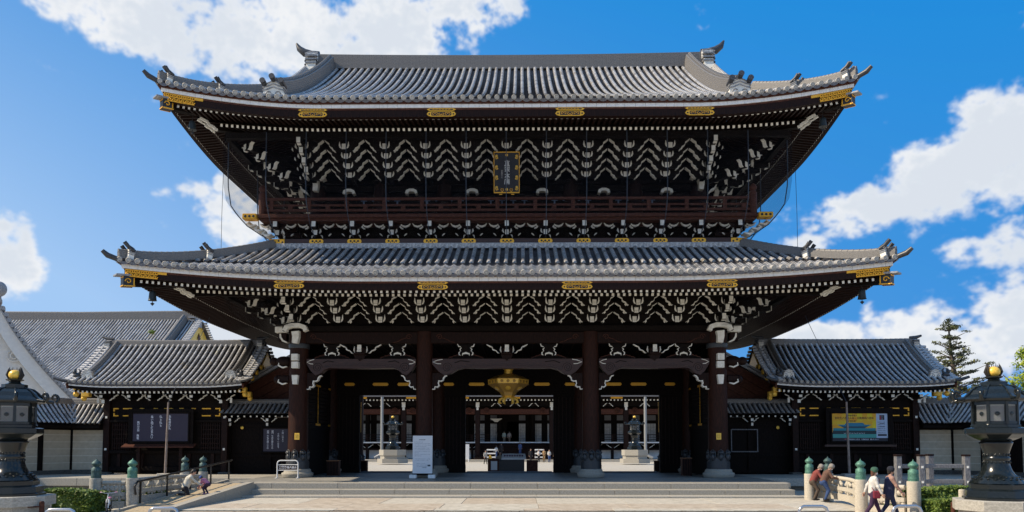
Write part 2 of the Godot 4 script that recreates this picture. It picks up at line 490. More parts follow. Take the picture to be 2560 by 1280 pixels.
func world() -> void:
	var cam := Camera3D.new()
	cam.name = "camera"
	cam.projection = Camera3D.PROJECTION_FRUSTUM
	cam.near = 0.1
	cam.far = 2000.0
	cam.size = 0.1 * 1280.0 / 1900.0
	cam.frustum_offset = Vector2(0.0, 0.1 * 372.0 / 1900.0)
	cam.position = Vector3(0.77, 1.8, 42.0)
	cam.rotation_degrees = Vector3(3.0, 0.7, 0.0)
	add_child(cam)
	cam.current = true
	var sm := PanoramaSkyMaterial.new()
	sm.panorama = sky_texture()
	sm.energy_multiplier = 0.77
	var sky := Sky.new()
	sky.sky_material = sm
	var e := Environment.new()
	e.background_mode = Environment.BG_SKY
	e.sky = sky
	e.tonemap_mode = Environment.TONE_MAPPER_LINEAR
	e.tonemap_exposure = 1.3
	e.sdfgi_enabled = true
	e.ssao_enabled = true
	e.ssil_enabled = true
	var we := WorldEnvironment.new()
	we.name = "environment"
	we.environment = e
	add_child(we)
	var sun := DirectionalLight3D.new()
	sun.name = "sun"
	sun.light_color = Color(1.0, 0.93, 0.82)
	sun.light_energy = 1.5
	sun.light_angular_distance = 0.5
	sun.shadow_enabled = true
	sun.look_at_from_position(Vector3(-1.06, 1.0, 0.18), Vector3.ZERO)   # from the left, 43 degrees high
	add_child(sun)

class Roof:   # four slopes over a rectangle: d metres in from the eave, u metres along it; corners turn up
	var A := 18.0        # half length (x) and half depth (z) at the eave
	var B := 14.0
	var y0 := 10.0
	var a := 0.4
	var b := 0.02
	var lift := 0.0
	var run := 10.0      # how far from the corner the eave starts to rise
	var p := 2.0
	var fade := 6.0
	var top := 6.0       # depth of the slope
	var r8 := RandomNumberGenerator.new()
	var gx := 0.0        # half length of the gable above a hipped skirt (0: fully hipped, 999: plain gable)
	func P(side: int, u: float, d: float) -> Vector3:
		var L := A if side % 2 == 0 else B
		var up := 0.0
		if lift > 0.0 and d < fade:
			var k := (absf(u) - (L - run)) / run
			if k > 0.0:
				up = lift * pow(k, p) * pow(1.0 - d / fade, 2.0)
		var y := y0 + a * d + b * d * d + up
		match side:
			0: return Vector3(u, y, B - d)
			1: return Vector3(A - d, y, -u)
			2: return Vector3(-u, y, -(B - d))
		return Vector3(-(A - d), y, u)
	func dmax(side: int, u: float) -> float:
		if gx > 900.0:
			return top
		var L := A if side % 2 == 0 else B
		if side % 2 == 0:
			return top if absf(u) <= maxf(gx, L - top) else minf(top, L - absf(u))
		return minf(A - gx if gx > 0.0 else top, L - absf(u))
	func frame(side: int, u: float, d: float) -> Transform3D:   # x along the eave, y out of the roof, z down the slope
		var S := (P(side, u + 0.05, d) - P(side, u - 0.05, d)).normalized()
		var T := (P(side, u, d + 0.05) - P(side, u, d - 0.05)).normalized()
		var N := S.cross(T).normalized()
		return Transform3D(S, N, -T, P(side, u, d))
	func covers(mb: MB, side: int, us: PackedFloat32Array, d0: float, r: float, seg: float, arc := 6) -> void:
		for u in us:
			var d1 := dmax(side, u)
			if d1 - d0 < 0.15:
				continue
			var cnt := maxi(1, int(ceil((d1 - d0) / seg)))
			for s in cnt:
				var da := d0 + (d1 - d0) * s / cnt
				var db := d0 + (d1 - d0) * (s + 1) / cnt
				mb.tone(r8)
				var fa := frame(side, u, da)
				var fb := frame(side, u, db)
				var k := mb.v.size()
				for q in arc + 1:
					var w := PI * q / arc
					var o := Vector3(cos(w), sin(w), 0)
					mb.pt(fa * (o * r * 1.07 + Vector3(0, 0.055, 0)), fa.basis * o)
					mb.pt(fb * (o * r * 0.96 + Vector3(0, 0.055, 0)), fb.basis * o)
				for q in arc:
					var e := k + q * 2
					mb.i.append_array([e, e + 3, e + 2, e, e + 1, e + 3])
				if s == 0:
					for q in range(1, arc):
						mb.i.append_array([k, k + q * 2, k + q * 2 + 2])
	func pans(mb: MB, side: int, us: PackedFloat32Array, d0: float, seg: float, stop := 99.0) -> void:
		for j in us.size() - 1:
			var u0 := us[j]
			var u1 := us[j + 1]
			var d1 := minf(stop, maxf(dmax(side, u0), dmax(side, u1)))
			if d1 - d0 < 0.1:
				continue
			var cnt := maxi(1, int(ceil((d1 - d0) / seg)))
			var um := (u0 + u1) / 2.0
			for s in cnt:
				mb.tone(r8)
				var fa := frame(side, um, d0 + (d1 - d0) * s / cnt)
				var fb := frame(side, um, d0 + (d1 - d0) * (s + 1) / cnt)
				pan_piece(mb, fa, fb, (u1 - u0) / 2.0)
	static func pan_piece(mb: MB, fa: Transform3D, fb: Transform3D, hw: float) -> void:
		var k := mb.v.size()
		for q in 4:
			var c := -1.0 + 2.0 * q / 3.0
			var sag := -0.095 * (1.0 - c * c)
			var nn := Vector3(-c * 0.45, 1, 0)
			mb.pt(fa * Vector3(c * hw, sag + 0.05, 0.0), fa.basis * nn)
			mb.pt(fb * Vector3(c * hw, sag, 0.0), fb.basis * nn)
			mb.pt(fa * Vector3(c * hw, sag + 0.05, 0.0), fa.basis * Vector3(0, -0.2, 1))
			mb.pt(fa * Vector3(c * hw, sag - 0.012, 0.0), fa.basis * Vector3(0, -0.2, 1))
		for q in 3:
			var e := k + q * 4
			mb.i.append_array([e, e + 4, e + 5, e, e + 5, e + 1, e + 3, e + 7, e + 6, e + 3, e + 6, e + 2])
	func sheet(mb: MB, side: int, drop: float, d0: float, d1: float, nu := 40, nd := 6, flip := false) -> void:   # a smooth board under the tiles (flip: seen from below)
		var L := A if side % 2 == 0 else B
		var g := []
		for k in nd + 1:
			var d := d0 + (d1 - d0) * k / nd
			var half := L if gx > 900.0 else maxf(L - d, gx if side % 2 == 0 else 0.0)
			var row := PackedVector3Array()
			for j in nu + 1:
				var u := -half + 2.0 * half * j / nu
				row.append(P(side, -u if flip else u, d) - Vector3(0, drop, 0))
			g.append(row)
		mb.grid(g)
	func rows(side: int, pitch: float) -> PackedFloat32Array:
		var L := A if side % 2 == 0 else B
		var n := int(L / pitch)
		var out := PackedFloat32Array()
		for k in range(-n, n + 1):
			out.append(k * pitch)
		return out

func ridge_sweep(mb: MB, pts: PackedVector3Array, w: float, h: float, layers: int, cap := 0.1, up := Vector3.UP, seg := 1) -> void:   # a ridge of stacked flat tiles with half-round tiles on top
	for L in layers:
		var g := []
		var hw := w / 2.0 * (1.0 - 0.25 * L / layers)
		var ya := h * L / layers
		var yb := h * (L + 0.82) / layers
		for k in pts.size():
			var T := (pts[mini(k + 1, pts.size() - 1)] - pts[maxi(k - 1, 0)]).normalized()
			var S := T.cross(up).normalized()
			var N := S.cross(T)
			g.append([pts[k] - S * hw + N * ya, pts[k] + S * hw + N * ya, pts[k] + S * hw + N * yb, pts[k] - S * hw + N * yb, pts[k] - S * hw * 0.9 + N * (h * (L + 1) / layers), pts[k] + S * hw * 0.9 + N * (h * (L + 1) / layers)])
		for k in g.size() - 1:
			var p: Array = g[k]
			var q: Array = g[k + 1]
			mb.quad(p[1], q[1], q[2], p[2])
			mb.quad(q[0], p[0], p[3], q[3])
			mb.quad(p[2], q[2], q[5], p[5])
			mb.quad(q[3], p[3], p[4], q[4])
			mb.quad(p[4], p[5], q[5], q[4])
			mb.quad(q[0], q[1], p[1], p[0])
		mb.quad(g[0][0], g[0][1], g[0][2], g[0][3])
		mb.quad(g[-1][1], g[-1][0], g[-1][3], g[-1][2])
	if cap > 0.0:
		for k in pts.size() - 1:
			for s in seg:
				var a := pts[k].lerp(pts[k + 1], float(s) / seg)
				var b := pts[k].lerp(pts[k + 1], float(s + 1) / seg)
				var T := (b - a).normalized()
				var N := T.cross(up).normalized().cross(T)
				mb.tube(PackedVector3Array([a + N * (h + 0.02), b + N * (h + 0.02)]), [cap * 1.12, cap * 0.94], 8)

func hip_path(R: Roof, side: int, sgn: float, d0: float, d1: float, n: int, off := 0.06) -> PackedVector3Array:
	var out := PackedVector3Array()
	var L := R.A if side % 2 == 0 else R.B
	for k in n + 1:
		var d := lerpf(d0, d1, float(k) / maxi(n, 1))
		out.append(R.P(side, sgn * (L - d), d) + Vector3(0, off, 0))
	return out

func eave_tile_mesh(r: float, long: float) -> ArrayMesh:   # round end tile: barrel plus a disc with a raised rim and a swirl boss; z points down the slope
	var mb := MB.new()
	mb.x = Transform3D(Basis(Vector3.RIGHT, PI / 2), Vector3(0, 0.045, 0))
	mb.lathe([Vector2(r * 0.98, -long), Vector2(r * 1.0, 0.0)], 14)
	var m := mb.mesh(M.tile)
	mb = MB.new()
	mb.x = Transform3D(Basis(Vector3.RIGHT, PI / 2), Vector3(0, 0.045, 0))
	mb.lathe([Vector2(r * 1.16, -0.05), Vector2(r * 1.16, 0.02), Vector2(r * 0.9, 0.02), Vector2(r * 0.86, -0.004), Vector2(r * 0.6, -0.004), Vector2(r * 0.5, 0.012), Vector2(0.0, 0.016)], 14)
	return mb.mesh(M.disc, m)

func eave_pan_mesh(hw: float) -> ArrayMesh:   # hanging lip of the lowest pan tile
	var mb := MB.new()
	var g := []
	for q in 7:
		var c := -1.0 + 2.0 * q / 6.0
		var sag := -0.06 * (1.0 - c * c) + 0.03
		g.append([Vector3(c * hw, sag, 0.04), Vector3(c * hw, sag - 0.13 - 0.02 * (1.0 - c * c), 0.05), Vector3(c * hw, sag, -0.3), Vector3(c * hw, sag - 0.13, 0.0)])
	for q in 6:
		var p: Array = g[q]
		var s: Array = g[q + 1]
		mb.quad(p[1], s[1], s[0], p[0])
		mb.quad(p[0], s[0], s[2], p[2])
		mb.quad(p[3], s[3], s[1], p[1])
	return mb.mesh(M.pan)

func tile_roof(R: Roof, part: MeshInstance3D, pitch: float, r: float, sides := [0, 1, 2, 3], single := true, from := 0.22) -> void:   # tiles, eave tiles as sub-parts of a roof part
	var em := eave_tile_mesh(r, 0.34)
	var pm := eave_pan_mesh(pitch / 2.0)
	var cov := MB.new()
	var pan := MB.new()
	cov.tinted = true
	var low := MB.new()
	low.tinted = true
	pan.tinted = true
	R.r8.seed = int(R.A * 100.0)
	var tints := [M.tile, M.tile2, M.tile3]
	for side in sides:
		var us := R.rows(side, pitch)
		var fine: bool = side == 0
		R.covers(cov, side, us, from if fine and single else -0.08, r, 0.36 if fine else 1.2, 6 if fine else 4)
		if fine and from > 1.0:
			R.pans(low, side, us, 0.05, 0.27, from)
			R.pans(pan, side, us, from, 0.24)
		else:
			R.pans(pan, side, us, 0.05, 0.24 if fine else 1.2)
		for k in us.size():
			var u := us[k]
			if fine and single:
				var o := inst(em, "eave_tile", part, R.frame(side, u, -0.02))
				o.set_surface_override_material(0, tints[rng.randi() % 3])
				if k + 1 < us.size():
					inst(pm, "eave_pan_tile", part, R.frame(side, u + pitch / 2.0, 0.02))
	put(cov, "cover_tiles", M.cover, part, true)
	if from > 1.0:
		put(low, "sunlit_tone_pan_tiles", M.pan_sunlit, part, true)  # eave strip in the lighter copy, sunlight painted into its colour
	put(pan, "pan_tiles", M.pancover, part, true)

func demon_tile(called: String, parent: Node, xf: Transform3D, s: float, horns := true, tilt := 0.25) -> void:   # ridge-end tile: shield with white mortar bands, scrolls and three round tiles pointing up and out (z)
	var mb := MB.new()
	mb.x = xf
	var poly := PackedVector2Array([Vector2(-0.5, 0), Vector2(0.5, 0), Vector2(0.44, 0.42), Vector2(0.3, 0.62), Vector2(0.0, 0.78), Vector2(-0.3, 0.62), Vector2(-0.44, 0.42)])
	for k in poly.size():
		poly[k] *= s
	mb.extr(poly, -0.35 * s, 0.0)
	var o := put(mb, called, M.white, parent)
	mb = MB.new()
	mb.x = xf
	for L in [0.5, 0.64, 0.78]:
		mb.ribbon(PackedVector2Array([Vector2(-0.5 * s, (L - 0.16) * s), Vector2(-0.3 * s, (L - 0.12) * s), Vector2(0, L * s), Vector2(0.3 * s, (L - 0.12) * s), Vector2(0.5 * s, (L - 0.16) * s)]), 0.055 * s, -0.38 * s, 0.03 * s)
	for g in [-1.0, 1.0]:
		var sp := PackedVector3Array()
		for k in 14:
			var w := k * 0.45
			var rr := 0.14 * (1.0 - k / 17.0)
			sp.append(Vector3(g * (0.2 + rr * cos(w)), 0.17 + rr * sin(w), 0.02) * s)
		mb.tube(sp, 0.026 * s, 6)
		mb.ribbon(PackedVector2Array([Vector2(g * 0.5 * s, 0.02 * s), Vector2(g * 0.36 * s, 0.06 * s), Vector2(g * 0.05 * s, 0.03 * s)]), 0.06 * s, -0.1 * s, 0.03 * s)
	put(mb, "moulding", M.tile3, o)
	if horns:
		mb = MB.new()
		mb.x = xf
		for h in [[-0.42, 0.62], [0.0, 0.82], [0.42, 0.62]]:
			var c := Vector3(h[0], h[1], -0.35) * s
			mb.tube(PackedVector3Array([c, c + Vector3(0, tilt * 0.3, 0.4) * s, c + Vector3(0, tilt * 0.8, 0.66) * s]), [0.115 * s, 0.125 * s, 0.135 * s], 10)
		put(mb, "horn_tile", M.horn, o)

# ---------------------------------------------------------------- the gate (its node stands at z = -7, so local z = 7 is the front row of columns)
func strip(mb: MB, R: Roof, side: int, d0: float, d1: float, ya: float, yb: float, u0: float, u1: float, n: int) -> void:   # a board of that cross-section following the eave
	var L := R.A if side % 2 == 0 else R.B
	for k in n:
		var a := lerpf(u0, u1, float(k) / n)
		var b := lerpf(u0, u1, float(k + 1) / n)
		var c := []
		for y in [ya, yb]:
			for e in [[a, d0], [b, d0], [b, d1], [a, d1]]:
				var lim: float = L - e[1]
				var q := R.P(side, clampf(e[0], -lim, lim), 0.0)
				var w := R.P(side, clampf(e[0], -lim, lim), e[1])
				c.append(Vector3(w.x, q.y + y, w.z))
		mb.hull8(c)

func rafter_mesh(w: float, h: float, long: float) -> ArrayMesh:
	var mb := MB.new()
	mb.box(Vector3(0, -h / 2, -long / 2), Vector3(w, h, long))
	var m := mb.mesh(M.redwood)
	mb = MB.new()
	mb.box(Vector3(0, -h / 2, 0.006), Vector3(w - 0.004, h - 0.004, 0.016))
	return mb.mesh(M.white, m)

func cartouche_mesh(w: float, h: float) -> ArrayMesh:   # gilt fitting: a narrow upper band and a lobed lower band with openwork scrolls
	var g := MB.new()
	var k := MB.new()
	var hw := w / 2
	g.extr(PackedVector2Array([Vector2(-hw, h * 0.36), Vector2(-hw * 0.82, h * 0.2), Vector2(hw * 0.82, h * 0.2), Vector2(hw, h * 0.36), Vector2(hw * 0.82, h * 0.5), Vector2(-hw * 0.82, h * 0.5)]), 0.0, 0.02)
	g.extr(PackedVector2Array([Vector2(-hw, -h * 0.2), Vector2(-hw * 0.9, -h * 0.4), Vector2(-hw * 0.7, -h * 0.5), Vector2(hw * 0.7, -h * 0.5), Vector2(hw * 0.9, -h * 0.4), Vector2(hw, -h * 0.2), Vector2(hw * 0.9, 0.02), Vector2(hw * 0.7, h * 0.12), Vector2(-hw * 0.7, h * 0.12), Vector2(-hw * 0.9, 0.02)]), 0.0, 0.024)
	k.extr(PackedVector2Array([Vector2(-hw * 0.66, -h * 0.4), Vector2(hw * 0.66, -h * 0.4), Vector2(hw * 0.7, -h * 0.2), Vector2(hw * 0.66, h * 0.04), Vector2(-hw * 0.66, h * 0.04), Vector2(-hw * 0.7, -h * 0.2)]), 0.0, 0.027)
	k.extr(PackedVector2Array([Vector2(-hw * 0.8, h * 0.28), Vector2(hw * 0.8, h * 0.28), Vector2(hw * 0.8, h * 0.42), Vector2(-hw * 0.8, h * 0.42)]), 0.0, 0.023)
	for s in [-1.0, 1.0]:
		k.disc_z(Vector3(s * hw * 0.82, -h * 0.2, 0.027), h * 0.1)
	var count := int(w / 0.22)
	for c in count:
		var cx := (c + 0.5 - count / 2.0) * (hw * 1.3 / count)
		var sp := PackedVector3Array()
		for q in 10:
			var a := q * 0.62
			var rr := h * 0.19 * (1.0 - q / 13.0)
			sp.append(Vector3(cx + rr * cos(a) * (1 if c % 2 == 0 else -1), -h * 0.18 + rr * sin(a) * (1 if c % 4 < 2 else -1), 0.03))
		g.tube(sp, 0.016, 4, false)
		g.tube(PackedVector3Array([Vector3(cx - 0.05, h * 0.3, 0.025), Vector3(cx, h * 0.4, 0.025), Vector3(cx + 0.05, h * 0.3, 0.025)]), 0.012, 4, false)
	return k.mesh(M.black, g.mesh(M.goldpaint))

func s_line(from: Vector2, to: Vector2) -> PackedVector2Array:   # the stepped S-curve of a carved bracket end
	var out := PackedVector2Array()
	for q in [[0.02, 0.0], [0.14, 0.10], [0.28, 0.21], [0.40, 0.27], [0.46, 0.33], [0.465, 0.45], [0.50, 0.55], [0.60, 0.63], [0.74, 0.68], [0.81, 0.80], [0.88, 0.92], [1.0, 0.97]]:
		out.append(Vector2(lerpf(from.x, to.x, q[0]), lerpf(from.y, to.y, q[1])))
	return out

func brackets(parent: Node, basis: Basis, xs: PackedFloat32Array, wall: float, planes: Array, drop: float, above: float) -> void:   # planes: [distance from wall, y bottom, y top] of each stepped-out tier
	var gap := xs[1] - xs[0]
	for k in xs.size():
		var dk := MB.new()
		var wh := MB.new()
		dk.x = Transform3D(basis, Vector3())
		wh.x = dk.x
		var x := xs[k]
		for j in planes.size():
			var P: Array = planes[j]
			var z: float = wall + P[0]
			var yc: float = (P[1] + P[2]) / 2.0
			var hh: float = P[2] - P[1]
			dk.box(Vector3(x, yc, (wall - 0.2 + z) / 2.0), Vector3(0.23, hh, z - wall + 0.2))
			dk.box(Vector3(x, P[2] + 0.09, z - 0.16), Vector3(0.34, 0.16, 0.3), 0.03)
			wh.box(Vector3(x, yc + hh * 0.18, z + 0.008), Vector3(0.222, hh * 0.62, 0.02))
			wh.box(Vector3(x, yc - hh * 0.33, z + 0.022), Vector3(0.222, hh * 0.32, 0.02))
			for s in [-1.0, 1.0]:
				wh.ribbon(PackedVector2Array([Vector2(x + s * 0.145, P[1] + 0.06), Vector2(x + s * 0.2, P[1] + 0.12), Vector2(x + s * 0.235, P[1] + 0.22), Vector2(x + s * 0.24, P[2] + 0.12)]), [0.03, 0.085, 0.09, 0.02], z - 0.14, z - 0.02)
				wh.ribbon(PackedVector2Array([Vector2(x + s * 0.40, P[1] + 0.1), Vector2(x + s * 0.45, P[1] + 0.19), Vector2(x + s * 0.46, P[2] + 0.06)]), [0.02, 0.10, 0.015], z - 0.2, z - 0.1)
				wh.ribbon(PackedVector2Array([Vector2(x + s * 0.62, P[1] + 0.0), Vector2(x + s * 0.66, P[1] + 0.08), Vector2(x + s * 0.67, P[2] - 0.1)]), [0.015, 0.075, 0.01], z - 0.3, z - 0.22)
			# the long arms sideways: their stepped undersides carry white end grain and meet halfway to the next set
			for s in [-1.0, 1.0]:
				if (k == 0 and s < 0) or (k == xs.size() - 1 and s > 0):
					continue
				var far := Vector2(x + s * gap * 0.49, P[2] + above)
				var near := Vector2(x + s * gap * 0.22, P[2] + above - drop)
				var line := s_line(far, near)
				wh.ribbon(line, [0.02, 0.03, 0.03, 0.022, 0.016, 0.02, 0.028, 0.032, 0.026, 0.026, 0.03, 0.016], z - 0.28, z - 0.015)
				var poly := PackedVector2Array()
				for q in line:
					poly.append(q + Vector2(0, 0.012))
				poly.append(Vector2(x, near.y + 0.05))
				poly.append(Vector2(x, far.y + 0.12))
				poly.append(Vector2(far.x, far.y + 0.12))
				dk.extr(poly, z - 0.27, z - 0.022)
		var o := put(dk, "bracket_set", M.wood, parent)
		put(wh, "painted_end", M.white, o, true)

func fascia(part: MeshInstance3D, R: Roof, RF: Roof, RB: Roof, c: Dictionary) -> void:
	# boards along the eave
	var br := MB.new()
	var dk := MB.new()
	for side in 4:
		var L := R.A if side % 2 == 0 else R.B
		strip(br, R, side, 0.10, 0.6, c.brown[0], c.brown[1], -L + 0.1, L - 0.1, 40)
		strip(dk, R, side, c.fz, c.fz + 0.35, c.dark[0], c.dark[1], -L + c.fz, L - c.fz, 40)
		strip(br, R, side, c.fz - 0.02, c.fz + 0.3, c.dark[1] - 0.09, c.dark[1] - 0.003, -L + c.fz, L - c.fz, 40)
	put(br, "eave_batten", M.brown, part)
	put(dk, "eave_fascia", M.redwood, part)
	for side in 4:
		var L := R.A if side % 2 == 0 else R.B
		var u := -L + 0.2
		while u < L - 0.2:
			var e := minf(u + rng.randf_range(0.38, 0.54), L - 0.2)
			var mb := MB.new()
			strip(mb, R, side, 0.2, 0.29, c.white[0], c.white[1], u + 0.006, e - 0.006, 1)
			if side == 0:
				put(mb, "white_eave_board", M.board, part)
			else:
				_keep(mb)
			u = e
	for m in kept:
		put(m, "side_eave_boards", M.board, part)
	kept.clear()
	# rafters in two tiers, white painted ends
	var fm := rafter_mesh(0.115, 0.135, c.fd1 - c.fd0 + 0.1)
	var bm := rafter_mesh(0.125, 0.145, c.bd1 - c.fd1)
	var sw := MB.new()
	var se := MB.new()
	for side in 4:
		var L := R.A if side % 2 == 0 else R.B
		var n := int((L - 0.75) / 0.28)
		for k in range(-n, n + 1):
			var u := k * 0.28
			var room := L - absf(u) - 0.15
			for tier in 2:
				var Q := RF if tier == 0 else RB
				var d0: float = c.fd0 if tier == 0 else c.fd1
				var d1: float = minf(c.fd1 + 0.1 if tier == 0 else c.bd1, room)
				if d1 - d0 < 0.12:
					continue
				if tier == 1 and absf(u) > L - c.fd1 - 0.5:
					continue
				var f := Q.frame(side, u, d0)
				var g := Q.P(side, u, d1)
				f = Transform3D(Basis(f.basis.x, f.basis.y, -(g - f.origin).normalized()), f.origin)
				f.basis.y = f.basis.z.cross(f.basis.x)
				if side == 0:
					var long: float = (c.fd1 - c.fd0 + 0.1) if tier == 0 else (c.bd1 - c.fd1)
					f.basis.z *= f.origin.distance_to(g) / long
					inst(fm if tier == 0 else bm, "rafter" if tier == 0 else "inner_rafter", part, f)
				elif side != 2:
					sw.bar(f.origin - f.basis.y * 0.065, g - f.basis.y * 0.065, 0.12, 0.13)
					se.x = f
					se.box(Vector3(0, -0.065, 0.008), Vector3(0.116, 0.126, 0.016))
	put(sw, "side_rafters", M.redwood, part, true)
	put(se, "side_rafter_ends", M.white, part, true)
	var bd := MB.new()
	for side in 4:
		RF.sheet(bd, side, -0.004, c.fd0 - 0.1, c.fd1 + 0.05, 60, 2, true)
		RB.sheet(bd, side, -0.004, c.fd1 - 0.2, c.bd1, 60, 3, true)
	put(bd, "soffit_boards", M.redwood, part)
	var pl := MB.new()
	for side in 4:   # the purlin between the two tiers
		strip(pl, RB, side, c.fd1 + 0.05, c.fd1 + 0.25, RB.a * c.fd1 + 0.0, RB.a * c.fd1 + 0.2, -(R.A if side % 2 == 0 else R.B) + c.fd1, (R.A if side % 2 == 0 else R.B) - c.fd1, 30)
	put(pl, "flying_purlin", M.wood, part)
	# corner rafters with gilt caps
	for s in [-1.0, 1.0]:
		var a := RF.P(0, s * (R.A - 0.42), 0.42) - Vector3(0, 0.16, 0)
		var b := RB.P(0, s * (R.A - c.bd1), c.bd1) - Vector3(0, 0.1, 0)
		var cr := MB.new()
		cr.bar(a, a.lerp(b, 0.5), 0.34, 0.42)
		var a2 := RB.P(0, s * (R.A - c.fd1 - 0.3), c.fd1 + 0.3) - Vector3(0, 0.16, 0)
		cr.bar(a2, b, 0.34, 0.4)
		var o := put(cr, "corner_rafter", M.wood, part)
		var dir: Vector3 = (a - b).normalized()
		var gm := MB.new()
		gm.x = Transform3D(Basis(Vector3(dir.z, 0, -dir.x).normalized(), Vector3.UP, dir), a)
		gm.box(Vector3(0, 0.0, 0.02), Vector3(0.4, 0.48, 0.5))
		put(gm, "cap", M.black, o)
		gm = MB.new()
		gm.x = Transform3D(Basis(Vector3(dir.z, 0, -dir.x).normalized(), Vector3.UP, dir), a)
		for e in [[0.2, 0.0, -0.2, 0.06, 0.5, 0.05], [0.2, -0.22, 0.0, 0.06, 0.05, 0.5], [-0.2, 0.0, -0.2, 0.06, 0.5, 0.05], [-0.2, -0.22, 0.0, 0.06, 0.05, 0.5]]:
			gm.box(Vector3(e[0], e[1], e[2]), Vector3(e[3], e[4], e[5]))
		for x in [-0.215, 0.215]:
			var sp := PackedVector3Array()
			for k in 14:
				var w := k * 0.5
				var rr := 0.15 * (1.0 - k / 17.0)
				sp.append(Vector3(x, 0.0 + rr * sin(w), 0.05 + rr * cos(w)))
			gm.tube(sp, 0.028, 5)
		gm.box(Vector3(0, -0.2, 0.28), Vector3(0.4, 0.05, 0.03))
		gm.box(Vector3(0, 0.2, 0.28), Vector3(0.4, 0.05, 0.03))
		put(gm, "gilt_scroll", M.goldpaint, o, true)
		gm = MB.new()
		gm.x = Transform3D(Basis(Vector3(dir.z, 0, -dir.x).normalized(), Vector3.UP, dir), a)
		gm.box(Vector3(0, 0.3, 0.1), Vector3(0.5, 0.1, 1.0), 0.02)
		put(gm, "cap_cover", M.tile3, o)
		var wn := MB.new()
		wn.x = Transform3D(Basis(Vector3(dir.z, 0, -dir.x).normalized(), Vector3.UP, dir), a2)
		for x in [-0.15, 0.15]:
			var line := s_line(Vector2(0.9, 0.28), Vector2(-0.05, -0.2))
			for k in line.size() - 1:
				wn.bar(Vector3(x, line[k].y, line[k].x), Vector3(x, line[k + 1].y, line[k + 1].x), 0.1, 0.12)
		put(wn, "painted_nose", M.white, o)
		# gilt fret that sheathes the fascia at the corner
		var gf := MB.new()
		for j in 9:
			var u0: float = s * (R.A - c.fz - 0.05 - j * 0.22)
			var u1: float = s * (R.A - c.fz - 0.05 - (j + 1) * 0.22)
			var tall: float = c.dark[1] - c.dark[0]
			if j >= 7:
				strip(gf, R, 0, c.fz - 0.03, c.fz + 0.02, c.dark[1] - tall * 0.35, c.dark[1] - 0.02, minf(u0, u1), maxf(u0, u1), 1)
			else:
				strip(gf, R, 0, c.fz - 0.03, c.fz + 0.02, c.dark[1] - 0.06, c.dark[1] - 0.02, minf(u0, u1), maxf(u0, u1), 1)
				strip(gf, R, 0, c.fz - 0.03, c.fz + 0.02, c.dark[0] + 0.02 + tall * 0.0, c.dark[0] + 0.06, minf(u0, u1), maxf(u0, u1), 1)
				strip(gf, R, 0, c.fz - 0.03, c.fz + 0.02, c.dark[0] + tall * 0.52, c.dark[0] + tall * 0.6, minf(u0, u1), maxf(u0, u1), 1)
				for q in 2:
					var cc := R.P(0, (u0 * (0.75 - q * 0.5) + u1 * (0.25 + q * 0.5)), 0.0)
					for row in 2:
						var sp := PackedVector3Array()
						for k in 8:
							var w := k * 0.75 * (1 if q == 0 else -1)
							var rr := tall * 0.2 * (1.0 - k / 11.0)
							sp.append(Vector3(cc.x + rr * cos(w), cc.y + c.dark[0] + tall * (0.3 if row == 0 else 0.74) + rr * sin(w) * 0.8, R.B - c.fz + 0.03))
						gf.tube(sp, 0.026, 5, false)
		put(gf, "corner_fitting", M.goldpaint, part)
	# gilt cartouches
	var cm := cartouche_mesh(1.46, c.cart)
	for x in c.gold:
		var q := R.P(0, x, 0.0)
		inst(cm, "gilt_fitting", part, Transform3D(Basis(), Vector3(q.x, q.y + c.dark[1] - c.cart * 0.5 - 0.02, R.B - c.fz + 0.015)))

var kept := []
func _keep(mb: MB) -> void:
	if kept.is_empty():
		kept.append(mb)
		return
	var k: MB = kept[0]
	var off := k.v.size()
	k.v.append_array(mb.v)
	k.n.append_array(mb.n)
	k.t.append_array(mb.t)
	for q in mb.i:
		k.i.append(q + off)

func hip_ridge(part: MeshInstance3D, R: Roof, s: float, side: int, dend: float, mids: Array, w := 0.34, h := 0.34) -> void:
	var mb := MB.new()
	ridge_sweep(mb, hip_path(R, side, s, 0.1, dend, 14, 0.08), w, h, 5, 0.1, Vector3.UP, 2)
	var o := put(mb, "hip_ridge", M.ridge, part)
	for d in mids:
		var p := hip_path(R, side, s, d, d, 0, 0.05)[0]
		var dir := Vector3(s, 0.28, 1).normalized() if side == 0 else Vector3(-s, 0.28, -1).normalized()
		var rt := Vector3.UP.cross(dir).normalized()
		demon_tile("hip_end_tile", part, Transform3D(Basis(rt, dir.cross(rt), dir), p + dir * 0.05), 0.72, true, 0.4)
	var c := hip_path(R, side, s, 0.0, 0.0, 0, 0.0)[0]
	var dr := Vector3(s, 0.45, 1).normalized() if side == 0 else Vector3(-s, 0.45, -1).normalized()
	var tb := MB.new()
	tb.tube(PackedVector3Array([c - dr * 0.2 + Vector3(0, 0.08, 0), c + dr * 0.35 + Vector3(0, 0.05, 0), c + dr * 0.6 + Vector3(0, 0.16, 0)]), [0.12, 0.13, 0.09], 10)
	put(tb, "corner_horn_tile", M.horn, part)

